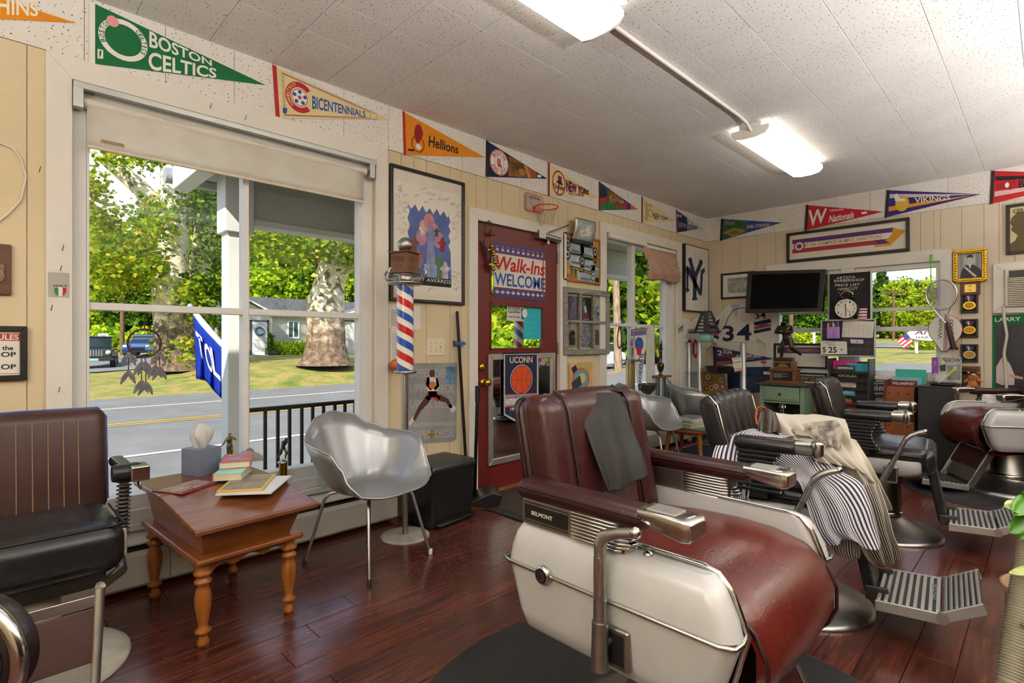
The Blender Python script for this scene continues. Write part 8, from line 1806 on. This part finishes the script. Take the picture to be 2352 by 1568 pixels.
# price letter board, clock, grid board
f = framed('letter_board','black letter board price list reading Artista Barbershop','letter board',(1902,628),(2004,735),.016, ALU, M('#1d1d1f',.8, bump=.3, bs=60),.16,.022);x0, x1, z0, z1 = f.b
for st, q in (('ARTISTA',[(1921,641),(1965,638),(1965,633),(1921,636)]),('BARBERSHOP',[(1916,648),(1985,645),(1985,639),(1916,642)]),('PRICE LIST',[(1918,658),(1975,656),(1975,650),(1918,652)]),('HAIRCUT',[(1925,667),(1970,665),(1970,659),(1925,661)]),('*',[(1926,674),(1929,674),(1929,671),(1926,671)]),('+',[(1957,673),(1961,673),(1961,669),(1957,669)])): f.text(st, q, .0085, WHITEC, bold=False)
f = Flat('F','alarm_clock','black twin-bell alarm clock in front of the letter board','clock',(1946,707),.235);c = f.p(1946,709);r_ = .094
MB().lathe([(r_ * 1.1,-.03),(r_ * 1.14,0),(r_ * 1.1,.05),(r_ * 1.02,.055)], 40,(c[0], 0, c[1]), Matrix.Rotation(R(90),3, 'X')).build('case',BLACKPL, f.root);f.disc(c, r_ * 1.0, r_ * 1.0,.0555, M('#e9e6de',.5), 'dial',.002,40, False)
for k in range(1,13):
  a = R(90 - 30 * k);pc_ = (c[0] + r_ * .78 * math.cos(a), c[1] + r_ * .78 * math.sin(a));s_ = .0135;f.trect(str(k), pc_[0] - s_ * (.5 if k < 10 else .75), pc_[0] + s_ * (.5 if k < 10 else .75), pc_[1] - s_ * .8, pc_[1] + s_ * .8,.058, {12: M('#a03050',.6),3: M('#b03a2a',.6),6: GOLDC, 9: M('#b9a83a',.6)}.get(k, INK))
for a, L, w2 in ((95,.5,.004),(270,.75,.003),(315,.6,.0015)): a = R(a);MB().tube([(c[0], -.060, c[1]),(c[0] + r_ * L * math.cos(a),-.061, c[1] + r_ * L * math.sin(a))], w2,5).build('clock_hand',INK, f.root)
for s in (-1,1): MB().sphere((c[0] + s * .047,-.01, c[1] + r_ * 1.18),.034,(1,1,.55),14).build('bell',BLACKPL, f.root);MB().tube([(c[0] + s * .045,-.01, c[1] - r_),(c[0] + s * .06,-.02, c[1] - r_ * 1.28)], .007,8).build('foot',CHROME, f.root)
MB().tube([(c[0] + .056 * math.cos(R(20 + 140 * k / 12)),-.01, c[1] + r_ * 1.2 + .062 * math.sin(R(20 + 140 * k / 12))) for k in range(13)], .007,8).build('handle',CHROME, f.root)
f = Flat('F','flag_cup','red white and blue striped mug beside the alarm clock','mug',(1980,718),.19);c = f.p(1980,732);MB().lathe([(.04,0),(.045,.10),(.04,.10)], 20,(c[0], 0, c[1])).build('cup',WHITEC, f.root)
for k in range(3): MB().lathe([(.0435 + .001 * k, .015 + .03 * k),(.0445 + .001 * k, .028 + .03 * k)], 20,(c[0], 0, c[1])).build('stripe',(FRED, BLU, FRED)[k], f.root)
f = framed('grid_board','black grid planner board with silver edge below the clock','planner board',(1886,735),(2012,820),.014, ALU, M('#2d2d30',.5),.19,.02)
for k in range(1,7): blk_(f, .02 + .14 * k, .024 + .14 * k, .05,.95,.0072, M('#7a7a7c',.6), 'grid_line')
for k in range(1,5): blk_(f, .02,.98,.19 * k, .19 * k + .006,.0073, M('#7a7a7c',.6), 'grid_line')
f = Flat('F','wall_calendar','white month calendar hung on the grid board','calendar',(1970,758),.215);f.poly([(1934,774),(2005,776),(2008,738),(1936,736)], 0, PAPER, 'page',.002)
for k in range(6): f.poly([(1938 + 11 * k, 771),(1938.5 + 11 * k, 771),(1939.5 + 11 * k, 746),(1939 + 11 * k, 746)], .0022, M('#9a9a98',.7), 'grid_line');f.poly([(1937,747 + 5 * k),(2005,749 + 5 * k),(2005,749.5 + 5 * k),(1937,747.5 + 5 * k)], .0023, M('#9a9a98',.7), 'grid_line')
LIL = M('#b58ad6',.4)
for a, lb in ((1909, 'lilac pen cup on the grid board, nearer the television'),(1922, 'lilac pen cup on the grid board, nearer the calendar')):
  f = Flat('F','pen_cup',lb, 'pen cup',(a, 765),.216);p = f.p(a, 777);loft(MB(), [rloop(p[0] - .03, p[0] + .03,-.045,0, p[1], .014), rloop(p[0] - .031, p[0] + .031,-.05,0, p[1] + .01,.018), rloop(p[0] - .032, p[0] + .032,-.052,0, p[1] + .115,.018)]).build('cup',LIL, f.root)
  for k in range(3): MB().tube([(p[0] - .018 + .018 * k, -.025, p[1] + .10),(p[0] - .022 + .02 * k, -.025, p[1] + .155 + .01 * k)], .006,6).build('pen',(WHITEC, FRED, M('#3a9fb8',.4))[k], f.root)
f = Flat('F','price_card','white card reading January 2025,25 dollars','price card',(1915,800),.215);f.poly([(1885,782),(1945,784),(1946,813),(1886,814)], 0, M('#e6e4de',.5), 'card',.002);f.text('25',[(1903,810),(1922,810),(1922,796),(1903,796)], .0024, INK);f.text('$',[(1889,811),(1897,811),(1897,796),(1889,796)], .0024, INK, bold=False);f.text('January',[(1897,789),(1918,788),(1918,784),(1897,785)], .0024, INK, bold=False, shear=.2);f.text('2025',[(1901,794),(1918,793),(1918,790),(1901,790)], .0024, INK, bold=False);f.disc((1933,803),2.2,1.6,.0024, INK)
f = Flat('F','magnet_card','small blue framed magnet on the grid board','magnet',(1968,784),.212);f.poly([(1950,776),(1986,777),(1986,792),(1951,791)], 0, M('#2c3058',.5), 'card',.003);f.poly([(1953,779),(1983,780),(1983,789),(1954,788)], .003, M('#cfd0d8',.5));f.poly([(1963,787),(1968,781),(1974,788),(1968,785)], .0037, GOLDC)
# magazine rack
mr = E('magazine_rack','tall black tiered magazine rack under the grid board','magazine rack',(6.22,1.40,0),-PI / 2)
for s in (-1,1): box('side_panel',M('#2c2b2c',.5), mr, s * .17 - .008, s * .17 + .008,-.16,.09,0,.97, bevel=.002)
tz_ = [.87,.79,.71,.63,.55,.47,.39]
for k, z_ in enumerate(tz_): box('tier_back',BLACK, mr, -.162,.162,-.03 - .012 * k, -.02 - .012 * k, z_ - .05, z_ + .07);box('tier_shelf',BLACK, mr, -.162,.162,-.10 - .008 * k, -.02 - .012 * k, z_ - .055, z_ - .045);box('tier_lip',BLACK, mr, -.162,.162,-.105 - .008 * k, -.10 - .008 * k, z_ - .055, z_ - .025)
MG = [(0,-.06,.22,.07, '#e0218f','bright pink folder sheet at the top of the rack',''),(0,.06,.2,.045, '#2fb3cc','turquoise sheet behind the car magazine',''),(0,-.045,.17,.045, '#16343f','dark teal Hemmings car magazine on the top tier','HEMMINGS'),(1,-.03,.19,.05, '#2b241c','dark magazine with gold print on the second tier','GOLD'),(2,-.05,.20,.06, '#d8c9c4','pale golf magazine with a face on the third tier','GOLF'),(3,-.04,.17,.05, '#3aa6c4','light blue magazine on the fourth tier','WORLD'),(4,-.05,.15,.05, '#b8281f','red sports magazine on the fifth tier','CARS'),(5,-.02,.20,.05, '#c22a52','crimson magazine on the sixth tier',''),(6,-.06,.14,.055, '#25262a','black and white magazine on the lowest tier shown','')]
for k, (t, x_, w_, h_, col, lb, st) in enumerate(MG):
  z_ = tz_[t] - .043;y_ = -.055 - .010 * t - .006 * (k % 3) - (.012 if st == 'HEMMINGS' else 0) + (.02 if k < 2 else 0);e = E('rack_magazine',lb, 'magazine',(6.22 + y_, 1.40 - x_, z_ + .0),-PI / 2, group='magazines in the rack');box('cover',M(col, .35, var=.15 if k < 3 else .55, vs=22), e, -w_ / 2, w_ / 2,-.003,.003,0, h_ + .05 if k < 2 else h_ + .03)
  if st: loose_text(e, st, -w_ * .42, w_ * .42, h_ * .55 + .01, h_ * .55 + .034,-.0036, WHITEC)
# under the right window
f = Flat('F','yankee_fan_sign','navy wooden sign reading Yankee Fan under the window','sign',(2030,890),.06);f.poly([(1985,875),(2075,878),(2075,910),(1985,911)], 0, M('#222c42',.5), 'board',.012);f.text('Yankee Fan',[(1990,898),(2058,896),(2058,882),(1990,883)], .0126, WHITEC, shear=.25, bold=False);f.text('IN THE HOME OF A LOYAL',[(1992,881),(2072,882.5),(2072,879.5),(1992,878)], .0126, WHITEC);f.text('ACCORDINGLY OR SHUT UP',[(1992,906),(2070,904),(2070,900),(1992,902)], .0126, WHITEC);f.disc((2066,890),5,4,.0126, WHITEC)
f = Flat('F','orange_poster','orange poster sheet low behind the brown case','poster',(2055,935));f.poly([(2036,920),(2078,922),(2078,950),(2036,948)], .002, M('#d9622a',.5, var=.3, vs=9), 'sheet',.001);f.disc((2062,934),12,10,.003, M('#3f5a3a',.6), hole=.7)
bc = E('studded_case','brown tooled leather file case holding folders','file case',(6.12,.965,0),-PI / 2);LB_ = leather('#8a4a22',.5);zt = .72
box('case_body',LB_, bc, -.115,.10,-.12,.14,0, zt, bevel=.006);box('case_edge',wood('#6b3a1c','#4e2812',.5), bc, -.13,-.115,-.125,.14,0, zt + .06, bevel=.003);box('label_holder',BLACK, bc, .02,.09,-.13,-.12,.50,.56, bevel=.003)
for i in range(3):
  for j in range(7): MB().sphere((-.09 + .07 * i, -.121,.06 + .10 * j),.008, n=8).build('stud',M('#5a3014',.4), bc)
for k, (y_, w_, h_, col, lb, st) in enumerate(((-.09,.20,.06, '#5f2022','maroon Williamsport folder in the brown case','WILLIAMSPORT'),(-.05,.22,.09, '#7fb8c8','pale blue folder in the brown case',''),(.0,.23,.16, '#2fae9c','teal clipboard standing in the brown case',''),(.02,.20,.13, '#a9845a','kraft paper sheet clipped on the teal board',''))):
  e = E('file_folder',lb, 'folder',(6.12 + y_, .95 - .02 * k, zt),-PI / 2, group='folders in the brown case');box('sheet',M(col, .5), e, -w_ / 2, w_ / 2,-.004,.004,.001, h_, bevel=.001)
  if st: loose_text(e, st, -.085,.085,.02,.045,-.0046, M('#e0d0bc',.6))
bk = E('black_cabinet','plain black cabinet pedestal between the case and the far maroon chair','cabinet',(6.08,.70,0),-PI / 2);box('carcass',M('#232324',.55, bump=.1, bs=80), bk, -.125,.125,-.18,.20,.0,.735, bevel=.003);box('cabinet_top',M('#303032',.4), bk, -.13,.13,-.185,.205,.735,.75, bevel=.003)
e = E('black_tray','black oval tray with a green-tipped brush on the cabinet','tray',(6.02,.66,.751),-PI / 2);MB().lathe([(.0001,.006),(.085,.006),(.10,.02),(.106,.02),(.09,0),(.0001,0)], 28).build('dish',BLACKPL, e)
e = E('green_spatula','lime green handled brush propped in the tray','brush',(6.0,.66,.771));MB().tube([(0,.03,0),(.02,-.02,.06)], .004,6).build('shaft',CHROME, e);MB().tube([(.02,-.02,.06),(.045,-.085,.14)], .009,8).build('grip',M('#a5d63a',.4), e)
# racket, cover, swatter
rk = Flat('F','tennis_racket','steel tennis racket hung head up before the end window','tennis racket',(2162,675),.10);c = rk.p(2162,676);rx, rz2 = rk.p(2198,676)[0] - c[0], rk.p(2162,642)[1] - c[1]
MB().tube([(c[0] + rx * math.cos(k * PI / 24),0, c[1] + rz2 * math.sin(k * PI / 24)) for k in range(48)], .008,8, closed=True).build('head',CHROME, rk.root)
m = MB()
for k in range(-8,9):
  t_ = k / 9;L = math.sqrt(1 - t_ * t_);m.tube([(c[0] + rx * t_, 0, c[1] - rz2 * L),(c[0] + rx * t_, 0, c[1] + rz2 * L)], .0009,4, caps=False);m.tube([(c[0] - rx * L, 0, c[1] + rz2 * t_),(c[0] + rx * L, 0, c[1] + rz2 * t_)], .0009,4, caps=False)
m.build('strings',M('#b9c0d8',.4), rk.root);j_ = rk.p(2176,742);
for s in (-1,1): MB().tube([(c[0] + s * rx * .62,0, c[1] - rz2 * .80),(c[0] + s * rx * .30 + .01,0, c[1] - rz2 * 1.35),(j_[0] + s * .012,0, j_[1])], .006,8).build('throat',CHROME, rk.root)
g0, g1 = rk.p(2178,750), rk.p(2191,800);MB().tube([(j_[0], 0, j_[1] + .01),(g0[0], 0, g0[1]),(g1[0], 0, g1[1])], [.012,.019,.021], 8).build('grip',leather('#3a241a',.6), rk.root);MB().lathe([(.03,-.01),(.03,.01)], 8,(g1[0], 0, g1[1])).build('butt_cap',BLACK, rk.root)
rc = Flat('F','racket_cover','white Wilson racket cover with red trim hanging by the window','racket cover',(2172,765),.05);q = [(2135 + 37 - 39 * math.cos(R(a)),757 - 34 * math.sin(R(a))) for a in range(0,181,15)] + [(2206,772),(2192,790),(2180,800),(2176,806),(2162,806),(2157,798),(2146,784),(2135,770)]
rc.poly(q, 0, M('#dcd8d0',.5), 'cover',.03, bevel=.006);MB().tube([(rc.p(*a)[0], -.015, rc.p(*a)[1]) for a in q], .004,6, closed=True).build('piping',M('#8e2434',.6), rc.root)
for k in range(3): rc.poly([(2170 + 3 * k, 722),(2171.5 + 3 * k, 722),(2168.5 + 3 * k, 805),(2167 + 3 * k, 805)], .0305, M('#8e2434',.6), 'stripe')
for st, a in (('Wilson',2160),('T2000',2186)):
  V, Fa = text_geo(st, False);A_, B_ = Vector(rc.p(a, 778)), Vector(rc.p(a, 734));wd_ = .03;MB().add([(A_.x - wd_ / 2 + wd_ * (1 - b) + (0 if True else 0),-.0312, A_.y + (B_.y - A_.y) * u) for u, b in V], Fa).build('lettering',INK, rc.root)
fs = Flat('F','fly_swatter','green handled fly swatter hung in the end window','fly swatter',(2138,640),.06);a_, b_, c_ = fs.p(2139,584), fs.p(2138,605), fs.p(2138,662);GRN = M('#46c93a',.3);MB().tube([(a_[0], 0, a_[1]),(b_[0], 0, b_[1])], .010,8).build('grip',GRN, fs.root);MB().tube([(b_[0], 0, b_[1]),(c_[0], 0, c_[1])], .004,6).build('handle',GRN, fs.root)
m = MB();d0_ = fs.p(2127,662);w_ = fs.p(2152,662)[0] - d0_[0];h_ = d0_[1] - fs.p(2127,687)[1]
for k in range(9): m.box(d0_[0] + w_ * k / 8 - .002, d0_[0] + w_ * k / 8 + .002,-.001,.001, d0_[1] - h_, d0_[1]);m.box(d0_[0], d0_[0] + w_, -.001,.001, d0_[1] - h_ * k / 8 - .002, d0_[1] - h_ * k / 8 + .002)
m.build('mesh_pad',M('#8a8378',.6), fs.root)
# portrait, plaques, medals
f = framed('gold_portrait','ornate gold framed black and white portrait of a man with a sash','portrait',(2190,577),(2267,645),.032, M('#d2a52a',.25,.8, bump=.5, bs=70, var=.3, vs=30), M('#8f8f8c',.4),0,.03);x0, x1, z0, z1 = f.b
n_ = 14
for k in range(n_):
  for zz in (z0 + .016, z1 - .016): MB().sphere((x0 + (x1 - x0) * (k + .5) / n_, -.03, zz),.011,(1.2,.6,.8),8).build('frame_bead',M('#dcb236',.25,.9), f.root)
for k in range(12):
  for xx in (x0 + .016, x1 - .016): MB().sphere((xx, -.03, z0 + (z1 - z0) * (k + .5) / 12),.011,(.8,.6,1.2),8).build('frame_bead',M('#dcb236',.25,.9), f.root)
for k in range(5): blk_(f, .14 + .16 * k, .19 + .16 * k, .14,.86,.0072, M('#b5b5b2',.5), 'curtain_print')
f.poly([R_(f, *a) for a in ((.2,.12),(.84,.12),(.82,.36),(.66,.50),(.56,.54),(.44,.54),(.32,.48),(.24,.34))], .0082, M('#2a2a2c',.5), 'suit_print',px=False);f.disc(R_(f, .5,.68),.036,.05,.009, M('#c4c2bd',.5), 'face_print',px=False);f.poly([R_(f, *a) for a in ((.40,.72),(.42,.82),(.52,.86),(.60,.80),(.60,.70),(.57,.76),(.44,.76))], .0098, M('#1d1d1f',.5), 'hair_print',px=False);f.poly([R_(f, *a) for a in ((.32,.46),(.38,.48),(.72,.16),(.64,.14))], .0098, M('#c9c9c6',.5), 'sash_print',px=False);f.poly([R_(f, *a) for a in ((.46,.55),(.54,.55),(.52,.42),(.49,.42))], .0098, M('#e0dfdb',.5), 'shirt_print',px=False)
f = Flat('F','award_plaque','small wooden award plaque with a brass plate','plaque',(2230,661));x0, x1, z0, z1 = f.rect((2206,648),(2252,676));f.slab(x0, x1, z0, z1,0,.015, wood('#6b3c20','#4e2a14',.4), 'board',.003);f.slab(x0 + .03, x1 - .03, z0 + .025, z1 - .025,.015,.0165, M('#d2b35a',.3,.6), 'brass_plate')
for k in range(4): f.slab(x0 + .06 + .01 * (k % 2), x1 - .06 - .012 * (k % 2), z0 + .04 + .018 * k, z0 + .046 + .018 * k, .0165,.017, INK, 'engraving')
for k, (a, b, met, lb) in enumerate(((2207,676, BRASS, 'topmost boxed gold medal on a striped ribbon'),(2207,733, BRASS, 'middle boxed gold medal on a striped ribbon'),(2207,790, M('#b5ae9c',.3,.9), 'lowest boxed medal, silver, on a striped ribbon'))):
  f = Flat('F','medal_box',lb, 'medal',(a + 20, b + 21), group='boxed medals');x0, x1, z0, z1 = f.rect((a, b),(a + 40, b + 42));f.frame(x0, x1, z0, z1,.016,0,.025, BLACK, bevel=.003);f.slab(x0 + .012, x1 - .012, z0 + .012, z1 - .012,0,.008, M('#202022',.9), 'velvet');xm_ = (x0 + x1) / 2
  for s, mt in ((-1.5, BLU),(-.5, WHITEC),(.5, FRED),(1.5, BLU)): f.poly([(xm_ + s * .02 - .01, z1 - .016),(xm_ + s * .02 + .01, z1 - .016),(xm_ + s * .006 + .004, z0 + .11),(xm_ + s * .006 - .004, z0 + .11)], .0085, mt, 'ribbon',px=False)
  f.disc((xm_, z0 + .068),.044,.036,.009, met, 'medal_disc',.004,28, False);f.disc((xm_, z0 + .068),.034,.027,.0132, M('#a5812a',.35,.8, bump=.8, bs=90), 'medal_relief',n=24, px=False)
f = Flat('F','gavel_plaque','brown wooden gavel plaque with a small plush animal','plaque',(2232,866));x0, x1, z0, z1 = f.rect((2210,840),(2252,893));f.slab(x0, x1, z0, z1,0,.02, wood('#6b3c20','#4e2a14',.4), 'board',.003);p = f.p(2228,852);MB().tube([(p[0] - .05,-.05, p[1]),(p[0] + .04,-.05, p[1])], .022,12).build('gavel_head',M('#2f1c14',.3), f.root);MB().tube([(p[0], -.05, p[1]),(p[0] + .02,-.05, p[1] - .09)], .008,8).build('gavel_handle',M('#2f1c14',.3), f.root)
p = onX(2235,874, XF - .07);e = E('plush_monkey','small tan plush toy leaning on the gavel plaque','plush toy',p, -PI / 2);PLU = M('#b0703c',.95, bump=.5, bs=90, var=.2, vs=20)
skinfig('body',{'b': (0,0,-.02,.035), 'c': (0,0,.02,.03), 'h': (.005,-.01,.062,.034), 'a1': (-.035,-.01,.01,.014), 'a2': (-.06,-.03,-.02,.012), 'd1': (.035,-.01,.01,.014), 'd2': (.06,-.03,-.01,.012), 'l1': (-.025,-.03,-.05,.016), 'l2': (-.04,-.06,-.06,.016), 'm1': (.025,-.03,-.05,.016), 'm2': (.045,-.06,-.055,.016)}, [('b','c'),('c','h'),('c','a1'),('a1','a2'),('c','d1'),('d1','d2'),('b','l1'),('l1','l2'),('b','m1'),('m1','m2')], PLU, e);MB().sphere((.005,-.042,.055),.017,(1,.7,.8),10).build('muzzle',M('#d9b48a',.9), e)
for s in (-1,1): MB().sphere((.005 + s * .034,-.005,.07),.012, n=8).build('ear',PLU, e)
f = Flat('F','show_print','black and white Show picture board standing on the cabinet','picture',(2175,850),.12);f.poly([(2140,820),(2209,820),(2209,879),(2148,877)], 0, M('#b9b9b5',.5, var=.5, vs=10), 'sheet',.004);f.text('SHOW',[(2166,832),(2208,831),(2208,822),(2166,822)], .0046, M('#4a4a4a',.6));f.poly([(2158,840),(2172,836),(2172,852),(2160,852)], .0046, M('#3a3a3c',.6), 'man_print');f.disc((2166,832),5,5,.0052, M('#cfcdc8',.6), 'man_print');f.poly([(2176,838),(2206,838),(2206,872),(2176,872)], .0048, M('#8d8d8a',.5, var=.5, vs=14), 'inset_print');f.disc((2194,846),5,6,.0058, M('#cfcdc8',.6), 'man_print');f.poly([(2150,862),(2172,858),(2172,874),(2150,874)], .005, M('#d6d5d0',.5), 'barn_print')
f = Flat('F','purple_ribbon','purple award ribbon pinned on the Show picture','ribbon',(2147,840),.126);f.poly([(2140,822),(2154,820),(2155,858),(2150,855),(2140,860)], 0, M('#8a45b8',.6), 'ribbon',.002);f.text('AWARD',[(2144,840),(2151,840),(2151,827),(2144,827)], .0025, GOLDC)
# air conditioner, posters at the right edge
ac = Flat('F','air_conditioner','beige window air conditioner set in the end wall','air conditioner',(2330,660));x0 = ac.p(2281,660)[0];z0, z1 = ac.p(2281,720)[1], ac.p(2281,606)[1];x1 = x0 + .78;BE = M('#d8d2c0',.5)
ac.frame(x0, x1, z0, z1,.075,0,.022, TRIM, 'casing',.004);ac.slab(x0 + .075, x1 - .075, z0 + .055, z1 - .055,0,.05, BE, 'body',.01);ac.slab(x0 + .105, x0 + .31, z1 - .145, z1 - .075,.05,.053, M('#24262c',.4), 'control_panel')
for k in range(15): zz = z0 + .075 + .0155 * k;ac.slab(x0 + .10, x1 - .10, zz, zz + .009,.05,.058, BE, 'louvre',.001)
ac.slab(x0 + .098, x1 - .098, z0 + .07, z0 + .075 + .0155 * 15,.0502,.051, M('#55524a',.6), 'grille_back');w_ = [onX(*a, XF - .07) for a in ((2305,705),(2306,730),(2313,770),(2306,810),(2310,850),(2312,900))]
tag(MB().tube(resample(w_, 30),.011,8).build('power_cord',M('#c9c4b4',.5)), 'thick beige power cord running down from the air conditioner','cord')
f = framed('silhouette_print','black framed tan silhouette print at the right edge','picture',(2311,472),(2440,575),.025, BLACK, M('#cdbd94',.6));z1 = f.b[3];f.poly([(2316,580),(2320,560),(2332,552),(2338,540),(2322,528),(2326,520),(2320,512),(2324,500),(2336,488),(2360,484),(2380,500),(2380,580)], .008, M('#5d5230',.7), 'silhouette');f.text('CERCLE',[(2327,490),(2375,484),(2375,474),(2327,481)], .009, M('#4a3f2a',.6))
f = Flat('F','basketball_poster','green bordered Larry basketball poster behind the far chair','poster',(2330,800));f.poly([(2279,724),(2460,716),(2460,910),(2279,893)], .001, GREEN, 'sheet',.001);f.poly([(2286,745),(2440,740),(2440,900),(2286,888)], .0022, M('#1f2030',.4, var=.5, vs=8), 'photo_print');f.text('LARRY',[(2285,739),(2345,736),(2345,727),(2285,730)], .0026, WHITEC)
f.poly([(2288,842),(2300,822),(2306,818),(2320,836),(2330,860),(2330,884),(2300,884),(2288,878)], .003, M('#cfc0c0',.5), 'player_print');f.disc((2308,828),6,8,.0036, M('#b88a74',.5), 'player_print');f.poly([(2318,858),(2350,866),(2350,871),(2318,866)], .0036, M('#c49a84',.5), 'player_print')
# trophies by the second window
def cup_trophy(nm, label, px, py, Y, build): p = onY(px, py, Y);e = E(nm, label, 'trophy',(p.x, Y, .45));build(e, p.z - .45);return e
def bA(e, h): 
  box('base',WT, e, -.09,.09,-.07,.07,0,.03);MB().lathe([(.045,.03),(.045, h)], 20).build('column',M('#b9a878',.25,.8), e);box('cap',STEEL, e, -.08,.08,-.06,.06, h, h + .02);statue('figure',.23, {'le': (.14,-.05,.92), 'lw': (.10,-.05,1.06), 'lh': (.08,-.05,1.1)}, M('#b0aa9c',.3,.7), e, (.02,0, h + .02))
cup_trophy('column_trophy','gold column trophy with a figure on the second window sill',1448,830,2.93, bA)
def bB(e, h):
  box('base',M('#b9b3a4',.4), e, -.11,.11,-.07,.07,0,.02)
  for x_ in (-.06,.06): MB().lathe([(.026,.02),(.026, h)], 16,(x_, 0,0)).build('column',M('#9aa0a6',.25,.8), e)
  box('cap',WT, e, -.11,.11,-.07,.07, h, h + .02);MB().lathe([(.03,0),(.012,.02),(.03,.06),(.04,.10),(.036,.125),(.015,.135),(.0001,.14)], 20,(0,0, h + .02)).build('cup',BRZ, e);statue('figure',.22, {'le': (.10,0,.92), 'lw': (.06,0,1.06), 'lh': (.04,0,1.1), 're': (-.12,-.1,.70), 'rw': (-.05,-.16,.66)}, BRZ, e, (0,0, h + .155),.8)
cup_trophy('twin_column_trophy','tall twin-column trophy with a dark cup and figure',1517,866,2.925, bB)
e = E('loving_cup','pewter two-handled cup between the trophies','trophy cup',(onY(1486,895,2.92).x, 2.92,.45));MB().lathe([(.07,0),(.075,.09),(.04,.11),(.03,.14),(.085,.20),(.095,.25),(.10,.258),(.09,.25),(.07,.19),(.0001,.18)], 28).build('cup_body',M('#6b6862',.35,.8, var=.2), e)
for s in (-1,1): MB().tube([(s * .09,0,.235),(s * .125,0,.235),(s * .13,0,.20),(s * .08,0,.19)], .008,8).build('handle',M('#6b6862',.35,.8, var=.2), e)
